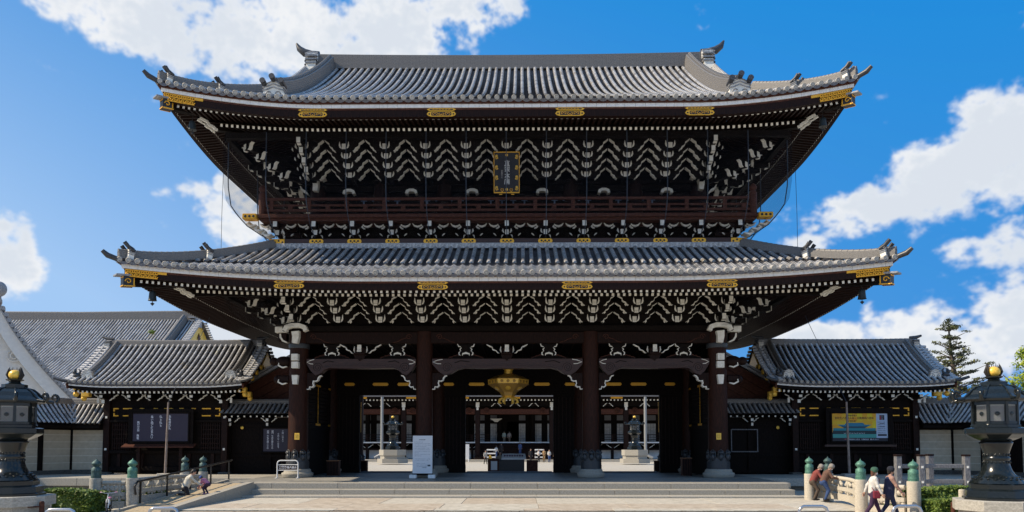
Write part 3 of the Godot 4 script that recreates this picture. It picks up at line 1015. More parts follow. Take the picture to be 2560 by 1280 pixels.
func column(gate: Node3D, x: float, z: float, r: float, top: float) -> void:
	var mb := MB.new()
	var c := Vector3(x, 0.0 if z > -1.0 else -0.45, z)
	mb.lathe([Vector2(r * 1.02, 1.4), Vector2(r * 1.0, 3.0), Vector2(r * 0.97, 6.0), Vector2(r * 0.93, top)], 24, false, c)
	var o := put(mb, "column", M.colwood, gate)
	mb = MB.new()
	mb.lathe([Vector2(r * 1.5, 0.02), Vector2(r * 1.62, 0.16), Vector2(r * 1.62, 0.24), Vector2(r * 1.42, 0.29), Vector2(r * 1.36, 0.34), Vector2(r * 1.36, 0.42), Vector2(r * 1.22, 0.47)], 28, false, c)
	put(mb, "stone_base", M.riser, o)
	mb = MB.new()
	var g := []
	for y in [0.46, 0.50, 0.82, 0.88]:
		var row := PackedVector3Array()
		for k in 64:
			var w := TAU * k / 64.0
			var rr: float = r * (1.13 if y < 0.49 or y > 0.85 else (1.17 if k % 2 == 0 else 1.10))
			row.append(c + Vector3(sin(w) * rr, y, cos(w) * rr))
		g.append(row)
	mb.grid(g, true)
	mb.lathe([Vector2(r * 1.06, 0.88), Vector2(r * 1.05, 1.1)], 20, false, c)
	# cast lotus cartouches round the foot of the shaft
	for k in 8:
		var w := TAU * k / 8.0
		var e := Vector3(sin(w), 0, cos(w))
		var s := Vector3(cos(w), 0, -sin(w))
		mb.ball(c + e * r * 1.03 + Vector3(0, 1.12, 0), Vector3(0.13, 0.2, 0.13), 8, 6)
		mb.ball(c + e * r * 1.04 + Vector3(0, 1.36, 0), Vector3(0.17, 0.13, 0.17) * 0.8, 8, 6)
		for q in [-1.0, 1.0]:
			mb.tube(PackedVector3Array([c + e * r * 1.05 + s * 0.05 * q + Vector3(0, 0.95, 0), c + e * r * 1.07 + s * 0.17 * q + Vector3(0, 1.15, 0), c + e * r * 1.05 + s * 0.14 * q + Vector3(0, 1.42, 0), c + e * r * 1.05 + Vector3(0, 1.53, 0)]), [0.03, 0.035, 0.03, 0.02], 5)
	put(mb, "cast_metal_foot", M.pewter, o)

func spiral(mb: MB, c: Vector3, r: float, sgn: float, thick := 0.025, turns := 2.2) -> void:
	var sp := PackedVector3Array()
	for k in 22:
		var w := TAU * turns * k / 21.0
		var rr := r * (1.0 - 0.85 * k / 21.0)
		sp.append(c + Vector3(sgn * rr * cos(w), rr * sin(w), 0))
	mb.tube(sp, thick, 5, false)

func outline(mb: MB, pts: PackedVector2Array, z0: float, z1: float, w := 0.045) -> void:
	mb.ribbon(pts, w, z0, z1)

func rainbow_beam(gate: Node3D, x0: float, x1: float, z: float) -> void:
	var y1 := 6.53
	var m := (x0 + x1) / 2.0
	var h := (x1 - x0) / 2.0
	var mb := MB.new()
	var poly := PackedVector2Array()
	for k in 25:
		var t := -1.0 + k / 12.0
		var at := absf(t)
		var y := 6.02 - 0.02 * cos(t * PI) if at < 0.62 else lerpf(5.99, 5.62, smoothstep(0.62, 0.82, at)) if at < 0.86 else lerpf(5.62, 6.25, smoothstep(0.86, 1.0, at))
		poly.append(Vector2(m + h * t, y))
	poly.append(Vector2(x1, y1))
	poly.append(Vector2(x0, y1))
	mb.extr(poly, z - 0.3, z + 0.3)
	var mould := PackedVector2Array()
	for k in 21:
		var t := -0.72 + 1.44 * k / 20.0
		mould.append(Vector2(m + h * t, 6.12 - 0.22 * pow(absf(t) / 0.72, 6.0)))
	mb.ribbon(mould, 0.05, z + 0.3, z + 0.34)
	for k in mould.size():
		mould[k].y += 0.1
	mb.ribbon(mould, 0.035, z + 0.3, z + 0.335)
	var o := put(mb, "rainbow_beam", M.brown2, gate)
	mb = MB.new()
	for s in [-1.0, 1.0]:
		spiral(mb, Vector3(m + s * h * 0.8, 6.05, z + 0.3), 0.28, -s, 0.014)
		mb.ribbon(PackedVector2Array([Vector2(m + s * h * 0.7, 6.3), Vector2(m + s * h * 0.62, 6.42), Vector2(m + s * h * 0.5, 6.36)]), 0.04, z + 0.3, z + 0.33)
	put(mb, "carved_scroll", M.wood, o, true)
	mb = MB.new()
	for s in [-1.0, 1.0]:   # white edged tips and the stepped corbel below each end
		var pts := PackedVector2Array([Vector2(m + s * h * 0.70, 5.72), Vector2(m + s * h * 0.78, 5.6), Vector2(m + s * h * 0.86, 5.6), Vector2(m + s * h * 0.93, 5.72)])
		var tip := PackedVector2Array([Vector2(m + s * h * 0.86, 6.5), Vector2(m + s * h * 0.93, 6.45), Vector2(m + s * h * 0.99, 6.35), Vector2(m + s * h * 0.93, 6.26), Vector2(m + s * h * 0.88, 6.25)])
		mb.ribbon(tip, 0.035, z + 0.2, z + 0.32)
	put(mb, "painted_edge", M.white, o, true)
	for s in [-1.0, 1.0]:
		var xc: float = m + s * h
		var line := PackedVector2Array()
		for q in [[0.82, 5.62], [0.70, 5.58], [0.62, 5.47], [0.60, 5.36], [0.48, 5.30], [0.36, 5.32], [0.33, 5.18], [0.38, 5.06], [0.28, 4.97], [0.16, 5.0], [0.12, 4.86], [0.0, 4.86]]:
			line.append(Vector2(xc - s * q[0], q[1]))
		var pl := line.duplicate()
		pl.append(Vector2(xc, 5.75))
		pl.append(Vector2(xc - s * 0.82, 5.75))
		var dk := MB.new()
		dk.extr(pl, z - 0.18, z + 0.18)
		var cb := put(dk, "corbel", M.redwood, gate)
		var wh := MB.new()
		wh.ribbon(line, [0.04, 0.06, 0.07, 0.05, 0.06, 0.07, 0.05, 0.07, 0.07, 0.06, 0.05, 0.04], z - 0.1, z + 0.2)
		put(wh, "painted_edge", M.white, cb, true)

func frog_leg(gate: Node3D, x: float, z: float, y: float) -> void:   # carved strut in the transom
	var half := [[0.0, 0.80], [0.26, 0.82], [0.50, 0.84], [0.44, 0.70], [0.30, 0.64], [0.36, 0.52], [0.30, 0.42], [0.42, 0.34], [0.40, 0.24], [0.55, 0.20], [0.74, 0.12], [0.98, 0.06], [1.0, 0.0]]
	var poly := PackedVector2Array()
	var lines := []
	for s in [1.0, -1.0]:
		var l := PackedVector2Array()
		for q in half:
			l.append(Vector2(x + s * q[0] * 0.92, y + q[1]))
		lines.append(l)
	poly.append_array(lines[0])
	var back: PackedVector2Array = lines[1]
	back.reverse()
	poly.append_array(back)
	var mb := MB.new()
	mb.extr(poly, z - 0.08, z + 0.08)
	var o := put(mb, "frog_leg_strut", M.wood, gate)
	mb = MB.new()
	for s in [1.0, -1.0]:
		mb.ribbon(PackedVector2Array([Vector2(x + s * 0.47, y + 0.84), Vector2(x + s * 0.42, y + 0.71), Vector2(x + s * 0.28, y + 0.66)]), [0.03, 0.06, 0.03], z - 0.05, z + 0.1)
		mb.ribbon(PackedVector2Array([Vector2(x + s * 0.24, y + 0.62), Vector2(x + s * 0.33, y + 0.53), Vector2(x + s * 0.28, y + 0.43)]), [0.03, 0.06, 0.03], z - 0.05, z + 0.1)
		mb.ribbon(PackedVector2Array([Vector2(x + s * 0.30, y + 0.42), Vector2(x + s * 0.39, y + 0.34), Vector2(x + s * 0.37, y + 0.23), Vector2(x + s * 0.30, y + 0.2)]), [0.02, 0.06, 0.06, 0.02], z - 0.05, z + 0.1)
	mb.ribbon(PackedVector2Array([Vector2(x - 0.2, y + 0.18), Vector2(x - 0.18, y + 0.28), Vector2(x, y + 0.33), Vector2(x + 0.18, y + 0.28), Vector2(x + 0.2, y + 0.18)]), [0.03, 0.08, 0.11, 0.08, 0.03], z - 0.05, z + 0.1)
	put(mb, "painted_edge", M.white, o, true)
	mb = MB.new()
	for s in [1.0, -1.0]:
		mb.ribbon(PackedVector2Array([Vector2(x + s * 0.4, y + 0.2), Vector2(x + s * 0.5, y + 0.23), Vector2(x + s * 0.58, y + 0.17), Vector2(x + s * 0.7, y + 0.18), Vector2(x + s * 0.76, y + 0.11), Vector2(x + s * 0.9, y + 0.1), Vector2(x + s * 0.97, y + 0.03)]), 0.04, z - 0.05, z + 0.095)
	put(mb, "carved_edge", M.brown, o)

func gate() -> Node3D:
	var g := thing("temple_gate", "huge dark two-storey wooden temple gate with two sweeping tiled roofs", "temple gate", Vector3(0, 0, -7))
	M.brown2 = mat(lin(0.026, 0.0095, 0.007), lin(0.055, 0.020, 0.014), 0.5, {"s": Vector3(0.3, 1.5, 1.5), "f": 0.02})
	var mb: MB
	# ---- columns
	for z in [7.0, 0.0, -7.0]:
		for x in [-11.6, -4.6, 4.6, 11.6]:
			column(g, x if z > -6.0 else x * 0.985, z, 0.53 if absf(x) > 5 else 0.47, 8.05)
	# ---- frame of the ground storey
	for z in [7.0, -7.0]:
		mb = MB.new()
		mb.box(Vector3(0, 8.2, z), Vector3(24.8, 0.3, 1.1), 0.03)
		put(mb, "plate_beam", M.wood, g)
		for b in [[-11.6, -4.6], [-4.6, 4.6], [4.6, 11.6]]:
			mb = MB.new()
			mb.box(Vector3((b[0] + b[1]) / 2.0, 7.72, z), Vector3(b[1] - b[0] - 0.7, 0.64, 0.5), 0.03)
			var hb := put(mb, "head_beam", M.redwood, g)
			if z > 0:
				mb = MB.new()
				for s in [-1.0, 1.0]:
					var xe: float = (b[0] if s < 0 else b[1]) - s * 0.5
					spiral(mb, Vector3(xe - s * 0.35, 7.75, z + 0.255), 0.17, s, 0.022, 1.4)
					var cu := PackedVector3Array()
					for q in [[0.5, 7.7], [0.75, 7.62], [0.95, 7.5], [1.2, 7.44]]:
						cu.append(Vector3(xe - s * q[0], q[1], z + 0.255))
					mb.tube(cu, 0.02, 5, false)
				put(mb, "carved_scroll", M.brown, hb, true)
	for x in [-11.6, 11.6]:
		mb = MB.new()
		mb.box(Vector3(x, 8.2, 0), Vector3(1.1, 0.29, 12.9), 0.03)
		mb.box(Vector3(x, 7.72, 0), Vector3(0.5, 0.64, 13.2))
		put(mb, "side_beam", M.wood, g, true)
	for x in [-4.6, 4.6]:
		mb = MB.new()
		mb.box(Vector3(x, 7.72, 0), Vector3(0.5, 0.64, 13.2))
		put(mb, "cross_beam", M.wood, g)
	for b in [[-11.1, -5.05], [-4.15, 4.15], [5.05, 11.1]]:
		rainbow_beam(g, b[0], b[1], 7.0)
	for x in [-9.75, -6.1, -2.3, 2.3, 6.1, 9.75]:
		frog_leg(g, x, 7.0, 6.55)
	for x in [-8.15, -0.02, 8.1]:   # hanging block with its white nose between the struts
		mb = MB.new()
		mb.box(Vector3(x, 7.0, 7.0), Vector3(0.5, 0.3, 0.9), 0.04)
		mb.box(Vector3(x, 6.8, 7.1), Vector3(0.62, 0.1, 1.0), 0.02)
		var dl := PackedVector2Array([Vector2(x - 0.33, 6.75), Vector2(x - 0.25, 6.55), Vector2(x - 0.08, 6.5), Vector2(x, 6.4), Vector2(x + 0.08, 6.5), Vector2(x + 0.25, 6.55), Vector2(x + 0.33, 6.75)])
		mb.extr(dl, 7.32, 7.4)
		var hb := put(mb, "hanging_block", M.redwood, g)
		mb = MB.new()
		mb.box(Vector3(x, 7.12, 7.46), Vector3(0.22, 0.34, 0.05))
		mb.box(Vector3(x, 6.95, 7.5), Vector3(0.24, 0.1, 0.05))
		for s in [-1.0, 1.0]:
			mb.ribbon(s_line(Vector2(x + s * 1.15, 7.35), Vector2(x + s * 0.42, 6.85)), [0.03, 0.05, 0.07, 0.05, 0.04, 0.05, 0.07, 0.06, 0.05, 0.06, 0.05, 0.02], 6.95, 7.1)
			mb.ribbon(PackedVector2Array([Vector2(x + s * 0.32, 6.9), Vector2(x + s * 0.36, 7.05), Vector2(x + s * 0.34, 7.25)]), [0.03, 0.08, 0.02], 7.05, 7.15)
		put(mb, "painted_end", M.white, hb, true)
	# big white noses on the corner columns
	for s in [-1.0, 1.0]:
		var x: float = s * 11.6
		mb = MB.new()
		mb.cut()
		mb.ribbon(PackedVector2Array([Vector2(x - 0.58, 8.02), Vector2(x - 0.5, 8.22), Vector2(x - 0.2, 8.32), Vector2(x + 0.2, 8.32), Vector2(x + 0.5, 8.22), Vector2(x + 0.58, 8.02)]), 0.24, 7.5, 7.9)
		mb.cut()
		mb.ribbon(PackedVector2Array([Vector2(x, 8.0), Vector2(x + 0.03, 7.7), Vector2(x - 0.02, 7.35)]), [0.42, 0.36, 0.30], 7.5, 7.86)
		mb.cut()
		mb.ribbon(PackedVector2Array([Vector2(x + s * 0.62, 8.16), Vector2(x + s * 1.25, 8.16)]), 0.32, 6.8, 7.4)
		mb.cut()
		mb.ribbon(PackedVector2Array([Vector2(x + s * 1.0, 7.95), Vector2(x + s * 0.98, 7.75), Vector2(x + s * 0.85, 7.55), Vector2(x + s * 0.6, 7.45)]), [0.06, 0.1, 0.1, 0.05], 6.85, 7.3)
		mb.cut()
		mb.ribbon(PackedVector2Array([Vector2(x, 6.75), Vector2(x, 6.4)]), 0.36, 7.55, 7.9)
		mb.cut()
		mb.ribbon(PackedVector2Array([Vector2(x, 6.33), Vector2(x, 5.98)]), 0.38, 7.52, 7.82)
		mb.cut()
		mb.ribbon(PackedVector2Array([Vector2(x, 5.6), Vector2(x, 5.1)]), [0.34, 0.24], 7.5, 7.8)
		put_each(mb, "painted_nose", M.white, g)
		mb = MB.new()
		mb.cut()
		mb.ball(Vector3(x + s * 0.85, 6.4, 7.0), Vector3(0.5, 0.32, 0.3))
		mb.cut()
		mb.ball(Vector3(x + s * 1.4, 6.42, 7.0), Vector3(0.26, 0.24, 0.24))
		mb.cut()
		mb.box(Vector3(x + s * 0.8, 5.45, 7.0), Vector3(0.7, 0.4, 0.4), 0.08)
		mb.cut()
		mb.ball(Vector3(x + s * 1.15, 5.4, 7.0), Vector3(0.25, 0.25, 0.22))
		mb.cut()
		mb.box(Vector3(x + s * 0.9, 7.75, 7.0), Vector3(0.5, 0.5, 0.45), 0.05)
		put_each(mb, "carved_nose", M.redwood, g)
		mb = MB.new()
		for yy in [6.12, 5.2]:
			mb.ribbon(PackedVector2Array([Vector2(x + s * 0.6, yy), Vector2(x + s * 0.85, yy - 0.06), Vector2(x + s * 1.08, yy + 0.06), Vector2(x + s * 1.05, yy + 0.2)]), [0.04, 0.08, 0.08, 0.04], 7.1, 7.28)
		put(mb, "painted_edge", M.white, g, true)
		mb = MB.new()
		mb.lathe([Vector2(0.56, 7.12), Vector2(0.57, 7.14), Vector2(0.57, 7.36), Vector2(0.55, 7.38)], 24, false, Vector3(x, 0, 7))
		put(mb, "neck_band", M.pewter, g)
	# gilt plates on the outer columns
	for s in [-1.0, 1.0]:
		mb = MB.new()
		mb.box(Vector3(s * 11.6 - s * 0.1, 2.25, 7.53), Vector3(0.27, 0.36, 0.03), 0.008)
		var o := put(mb, "gilt_plate", M.gold, g)
		mb = MB.new()
		for k in 3:
			mb.box(Vector3(s * 11.5 - 0.06 + k * 0.06, 2.25, 7.547), Vector3(0.012, 0.22, 0.006))
		put(mb, "engraving", M.brown, o, true)
	# ---- middle wall with its three doorways
	mb = MB.new()
	mb.box(Vector3(0, 6.95, 0), Vector3(22.6, 1.0, 0.3))
	mb.box(Vector3(0, 5.72, 0), Vector3(22.6, 1.46, 0.5))
	put(mb, "door_lintel", M.wood, g)
	for w in [[-11.1, -9.66], [-5.9, -2.83], [2.83, 5.9], [9.66, 11.1]]:
		mb = MB.new()
		mb.box(Vector3((w[0] + w[1]) / 2.0, 2.5, 0), Vector3(w[1] - w[0], 4.99, 0.3))
		mb.box(Vector3((w[0] + w[1]) / 2.0, 0.25, 0), Vector3(w[1] - w[0] + 0.02, 0.5, 0.4))
		var o := put(mb, "door_jamb_panel", M.wood, g)
		mb = MB.new()
		for k in int((w[1] - w[0]) / 0.24):
			mb.box(Vector3(w[0] + 0.12 + k * 0.24, 2.7, 0.165), Vector3(0.05, 4.3, 0.04))
		put(mb, "battens", M.redwood, o, true)
	for x in [-9.7, -5.86, -2.87, 2.87, 5.86, 9.7]:   # door leaves swung right back behind the jambs
		var dirx: float = -1.0 if x in [-9.7, -2.87, 5.86] else 1.0
		mb = MB.new()
		mb.x = Transform3D(Basis(Vector3.UP, -dirx * 1.0), Vector3(x + dirx * 0.08, 0, -0.2))
		mb.box(Vector3(dirx * 0.0, 2.45, -1.2), Vector3(0.14, 4.7, 2.3))
		var o := put(mb, "door_leaf", M.wood, g)
		if absf(x) > 9.0:
			mb = MB.new()
			mb.box(Vector3(x - dirx * 0.05, 3.4, -0.19), Vector3(0.07, 1.6, 0.03))
			mb.box(Vector3(x - dirx * 0.05, 4.4, -0.185), Vector3(0.1, 0.3, 0.03))
			put(mb, "gilt_edge", M.golddark, o, true)
	for x in [-10.3, -8.3, -6.7, -3.9, -2.1, 2.1, 3.9, 6.7, 8.3, 10.3]:
		mb = MB.new()
		var hw := 0.52 if absf(x) < 3 or absf(x) > 6 and absf(x) < 9 else 0.35
		mb.extr(PackedVector2Array([Vector2(x - hw, 5.68), Vector2(x - hw + 0.08, 5.58), Vector2(x + hw - 0.08, 5.58), Vector2(x + hw, 5.68), Vector2(x + hw - 0.08, 5.78), Vector2(x - hw + 0.08, 5.78)]), 0.25, 0.275)
		put(mb, "lintel_fitting", M.goldpaint, g)
	mb = MB.new()   # sill with a sloping ramp in each doorway
	for d in [[-9.5, -5.9], [-2.82, 2.82], [5.9, 9.5]]:
		mb.hull8([Vector3(d[0], 0.004, 0.9), Vector3(d[1], 0.004, 0.9), Vector3(d[1], 0.004, -0.6), Vector3(d[0], 0.004, -0.6), Vector3(d[0] + 0.1, 0.09, 0.5), Vector3(d[1] - 0.1, 0.09, 0.5), Vector3(d[1] - 0.1, 0.09, -0.3), Vector3(d[0] + 0.1, 0.09, -0.3)])
	put(mb, "threshold_ramp", M.greywood, g)
	# ---- side walls: boards below, gilt framed lattice above
	for s in [-1.0, 1.0]:
		for half in [[0.5, 6.45], [-6.45, -0.5]]:
			var x: float = s * 11.6
			var zc: float = (half[0] + half[1]) / 2.0
			var zl: float = half[1] - half[0]
			mb = MB.new()
			mb.box(Vector3(x, 1.45, zc), Vector3(0.2, 2.9, zl))
			mb.box(Vector3(x, 6.4, zc), Vector3(0.2, 2.0, zl))
			for zz in [half[0] + 0.12, zc, half[1] - 0.12]:
				mb.box(Vector3(x, 4.2, zz), Vector3(0.28, 2.5, 0.24))
			mb.box(Vector3(x, 2.85, zc), Vector3(0.32, 0.3, zl))
			mb.box(Vector3(x, 5.45, zc), Vector3(0.32, 0.3, zl))
			var o := put(mb, "side_wall", M.wood, g)
			mb = MB.new()
			for k in 26:
				mb.box(Vector3(x, 4.15, half[0] + zl * (k + 0.5) / 26.0), Vector3(0.05, 2.3, 0.07))
			for k in 10:
				mb.box(Vector3(x, 3.1 + k * 0.23, zc), Vector3(0.06, 0.06, zl - 0.2))
			put(mb, "lattice", M.wood, o, true)
			mb = MB.new()
			for zz in [half[0] + 0.35, zc - 0.25, zc + 0.25, half[1] - 0.35]:
				for yy in [3.0, 5.32]:
					mb.box(Vector3(x - s * 0.16, yy, zz), Vector3(0.02, 0.12, 0.5))
			mb.box(Vector3(x - s * 0.15, 4.15, zc), Vector3(0.02, 2.2, 0.06))
			put(mb, "gilt_corner", M.goldpaint, o, true)
	mb = MB.new()
	mb.box(Vector3(0, 7.5, 0), Vector3(23.0, 0.06, 13.6))
	var ce := put(mb, "ceiling", M.wood, g)
	mb = MB.new()
	for k in 40:
		mb.box(Vector3(-11.2 + k * 0.574, 7.44, 3.5), Vector3(0.08, 0.08, 6.4))
	put(mb, "ceiling_battens", M.redwood, ce, true)
	# ---- brackets and roof of the ground storey
	mb = MB.new()
	mb.box(Vector3(0, 9.4, 0), Vector3(23.3, 2.1, 14.1))
	put(mb, "bracket_wall", M.wood, g)
	var xs := PackedFloat32Array()
	for k in 11:
		xs.append(-11.6 + 2.32 * k)
	var zs := PackedFloat32Array()
	for k in 7:
		zs.append(-7.0 + 7.0 / 3.0 * k)
	var pl := [[0.7, 8.48, 8.81], [1.4, 8.87, 9.17], [2.1, 9.17, 9.47]]
	brackets(g, Basis(), xs, 7.0, pl, 0.56, 0.25)
	brackets(g, Basis(Vector3.UP, PI / 2), zs, 11.6, pl, 0.56, 0.25)
	brackets(g, Basis(Vector3.UP, -PI / 2), zs, 11.6, pl, 0.56, 0.25)
	corner_brackets(g, 11.6, 7.0, pl)
	mb = MB.new()
	for s in [-1.0, 1.0]:
		mb.box(Vector3(0, 9.62, s * 10.1), Vector3(29.6, 0.3, 0.3))
		mb.box(Vector3(s * 14.7, 9.62, 0), Vector3(0.3, 0.3, 20.0))
	put(mb, "eave_purlin", M.wood, g)
	var R := Roof.new()
	R.A = 18.35
	R.B = 13.85
	R.y0 = 9.80
	R.a = 0.37
	R.b = 0.0168
	R.lift = 0.70
	R.run = 11.8
	R.p = 1.95
	R.fade = 6.5
	R.top = 5.75
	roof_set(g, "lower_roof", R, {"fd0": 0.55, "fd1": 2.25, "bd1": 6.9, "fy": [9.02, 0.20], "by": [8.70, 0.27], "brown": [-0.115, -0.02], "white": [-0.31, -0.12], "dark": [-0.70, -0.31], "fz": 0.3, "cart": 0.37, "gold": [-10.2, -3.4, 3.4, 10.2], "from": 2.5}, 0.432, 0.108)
	var lr: MeshInstance3D = g.get_node("lower_roof")
	for s in [-1.0, 1.0]:
		hip_ridge(lr, R, s, 0, 5.7, [0.35, 3.0])
		hip_ridge(lr, R, s, 2, 5.7, [0.35, 3.0])
	mb = MB.new()   # flashing course along the wall: two rows of little half-rounds
	for s in [-1.0, 1.0]:
		ridge_sweep(mb, PackedVector3Array([Vector3(-12.6, 12.46, s * 8.05), Vector3(12.6, 12.46, s * 8.05)]), 0.5, 0.3, 3, 0.0)
	ridge_sweep(mb, PackedVector3Array([Vector3(-12.65, 12.46, -8.0), Vector3(-12.65, 12.46, 8.0)]), 0.5, 0.3, 3, 0.0)
	ridge_sweep(mb, PackedVector3Array([Vector3(12.65, 12.46, -8.0), Vector3(12.65, 12.46, 8.0)]), 0.5, 0.3, 3, 0.0)
	for k in 84:
		mb.box(Vector3(-12.4 + k * 0.2988, 12.62, 8.31), Vector3(0.07, 0.2, 0.05), 0.01)
	put(mb, "flashing_ridge", M.tile2, lr)
	# ---- upper storey: sill beam with gilt fittings, balcony on brackets
	mb = MB.new()
	mb.box(Vector3(0, 12.86, 0), Vector3(25.9, 0.3, 16.4))
	put(mb, "sill_beam", M.brown2, g)
	var sm := cartouche_small(0.78, 0.26)
	for k in range(1, 12):
		inst(sm, "sill_fitting", g, Transform3D(Basis(), Vector3(-12.48 + 2.08 * k, 12.86, 8.205)))
	for s in [-1.0, 1.0]:
		mb = MB.new()
		mb.box(Vector3(s * 12.55, 12.86, 8.21), Vector3(0.82, 0.27, 0.03))
		mb.box(Vector3(s * 12.96, 12.86, 7.8), Vector3(0.03, 0.27, 0.82))
		var o := put(mb, "corner_fitting", M.goldpaint, g)
		mb = MB.new()
		for k in 4:
			mb.disc_z(Vector3(s * (12.26 + k * 0.2), 12.86 + 0.04 * (1 if k % 2 else -1), 8.23), 0.055, 0.01)
		put(mb, "openwork", M.black, o)
	mb = MB.new()
	mb.box(Vector3(0, 13.5, 0), Vector3(24.4, 1.1, 15.0))
	put(mb, "skirt_wall", M.wood, g)
	var bx := PackedFloat32Array()
	for k in 13:
		bx.append(-12.48 + 2.08 * k)
	var bz := PackedFloat32Array()
	for k in 8:
		bz.append(-7.7 + 2.2 * k)
	balcony_brackets(g, Basis(), bx, 8.9)
	balcony_brackets(g, Basis(Vector3.UP, PI / 2), bz, 13.1)
	balcony_brackets(g, Basis(Vector3.UP, -PI / 2), bz, 13.1)
	mb = MB.new()
	mb.box(Vector3(0, 14.05, 0), Vector3(26.9, 0.2, 18.0), 0.02)
	mb.box(Vector3(0, 13.88, 0), Vector3(26.5, 0.14, 17.7))
	var fl := put(mb, "balcony_floor", M.brown, g)
	for s in [-1.0, 1.0]:
		mb = MB.new()
		mb.box(Vector3(s * 13.75, 13.98, 8.95), Vector3(0.75, 0.3, 0.5), 0.03)
		var o := put(mb, "corner_beam_cap", M.goldpaint, fl)
		mb = MB.new()
		for k in 3:
			mb.disc_z(Vector3(s * (13.52 + k * 0.22), 13.98, 9.21), 0.07, 0.015)
		put(mb, "openwork", M.black, o)
		mb = MB.new()   # white carved noses stepping in under the corner
		for k in 3:
			var xx: float = s * (13.75 - 0.42 * k)
			mb.cut()
			mb.ribbon(PackedVector2Array([Vector2(xx - s * 0.2, 13.66 - 0.26 * k), Vector2(xx + s * 0.1, 13.6 - 0.26 * k), Vector2(xx + s * 0.3, 13.72 - 0.26 * k), Vector2(xx + s * 0.15, 13.82 - 0.26 * k)]), [0.05, 0.12, 0.12, 0.06], 8.1, 8.7)
		put_each(mb, "painted_nose", M.white, g)
	railing(g)
	# ---- walls and columns of the upper storey
	mb = MB.new()
	mb.box(Vector3(0, 17.1, 0), Vector3(21.5, 5.6, 11.9))
	put(mb, "upper_wall", M.wood, g)
	for x in [-10.9, -7.27, -3.63, 3.63, 7.27, 10.9]:
		mb = MB.new()
		mb.lathe([Vector2(0.46, 14.3), Vector2(0.44, 16.9)], 18, false, Vector3(x, 0, 6.07))
		put(mb, "upper_column", M.redwood, g)
	mb = MB.new()
	for b in [[15.75, 0.5], [16.45, 0.34], [16.72, 0.22]]:
		mb.box(Vector3(0, b[0], 6.07), Vector3(22.4 + (0.6 if b[0] > 16.6 else 0.0), b[1], 0.36 + (0.5 if b[0] > 16.6 else 0.0)))
	put(mb, "upper_tie_beams", M.wood, g, true)
	for k in 5:   # panelled doors with blue-grey metal crosses
		var xc := -7.27 + 3.635 * k
		mb = MB.new()
		for q in 7:
			mb.box(Vector3(xc - 1.5 + q * 0.5, 15.0, 6.02), Vector3(0.06, 1.3, 0.12))
		mb.box(Vector3(xc, 15.55, 6.02), Vector3(3.1, 0.08, 0.14))
		var o := put(mb, "upper_door", M.wood, g)
		mb = MB.new()
		for q in [-0.96, -0.32, 0.32, 0.96]:
			for yy in [15.72, 14.62]:
				mb.box(Vector3(xc + q, yy, 6.29), Vector3(0.09, 0.36, 0.02))
				mb.box(Vector3(xc + q, yy + 0.02, 6.292), Vector3(0.34, 0.09, 0.02))
		put(mb, "metal_cross", M.blue, o, true)
	for x in [-9.0, -5.45, -2.0, 1.96, 5.45, 9.0]:
		mb = MB.new()
		mb.ribbon(PackedVector2Array([Vector2(x - 0.28, 16.0), Vector2(x - 0.24, 16.14), Vector2(x - 0.1, 16.2), Vector2(x + 0.1, 16.2), Vector2(x + 0.24, 16.14), Vector2(x + 0.28, 16.0)]), 0.16, 6.35, 6.75)
		put(mb, "pivot_cap", M.white, g)
	for s in [-1.0, 1.0]:
		var x: float = s * 10.9
		mb = MB.new()
		mb.cut()
		mb.ribbon(PackedVector2Array([Vector2(x - 0.5, 16.78), Vector2(x - 0.42, 16.98), Vector2(x - 0.15, 17.06), Vector2(x + 0.15, 17.06), Vector2(x + 0.42, 16.98), Vector2(x + 0.5, 16.78)]), 0.22, 6.5, 6.9)
		mb.cut()
		mb.ribbon(PackedVector2Array([Vector2(x, 16.75), Vector2(x + 0.04, 16.5), Vector2(x, 16.15)]), [0.36, 0.3, 0.26], 6.5, 6.86)
		mb.cut()
		mb.ribbon(PackedVector2Array([Vector2(x + s * 0.55, 16.86), Vector2(x + s * 1.1, 16.86)]), 0.26, 5.9, 6.4)
		mb.cut()
		mb.ribbon(PackedVector2Array([Vector2(x + s * 1.0, 16.6), Vector2(x + s * 0.9, 16.4), Vector2(x + s * 0.7, 16.3), Vector2(x + s * 0.55, 16.12)]), [0.05, 0.1, 0.1, 0.05], 5.9, 6.3)
		put_each(mb, "painted_nose", M.white, g)
	var ux := PackedFloat32Array()
	for k in 11:
		ux.append(-10.9 + 2.18 * k)
	var uz := PackedFloat32Array()
	for k in 6:
		uz.append(-6.07 + 12.14 / 5.0 * k)
	var up := [[1.63, 16.57, 16.86], [2.13, 16.89, 17.19], [2.63, 17.26, 17.55], [3.13, 17.59, 17.89]]
	brackets(g, Basis(), ux, 6.07, up, 0.62, 0.22)
	brackets(g, Basis(Vector3.UP, PI / 2), uz, 10.9, up, 0.62, 0.22)
	brackets(g, Basis(Vector3.UP, -PI / 2), uz, 10.9, up, 0.62, 0.22)
	corner_brackets(g, 10.9, 6.07, up)
	mb = MB.new()
	for s in [-1.0, 1.0]:
		mb.box(Vector3(0, 18.0, s * 9.95), Vector3(29.5, 0.3, 0.3))
		mb.box(Vector3(s * 14.75, 18.0, 0), Vector3(0.3, 0.3, 19.6))
	put(mb, "eave_purlin", M.wood, g)
	R = Roof.new()
	R.A = 17.45
	R.B = 12.27
	R.y0 = 18.92
	R.a = 0.46
	R.b = 0.0140
	R.lift = 0.97
	R.run = 8.0
	R.p = 1.7
	R.fade = 6.0
	R.top = 12.0
	R.gx = 13.3
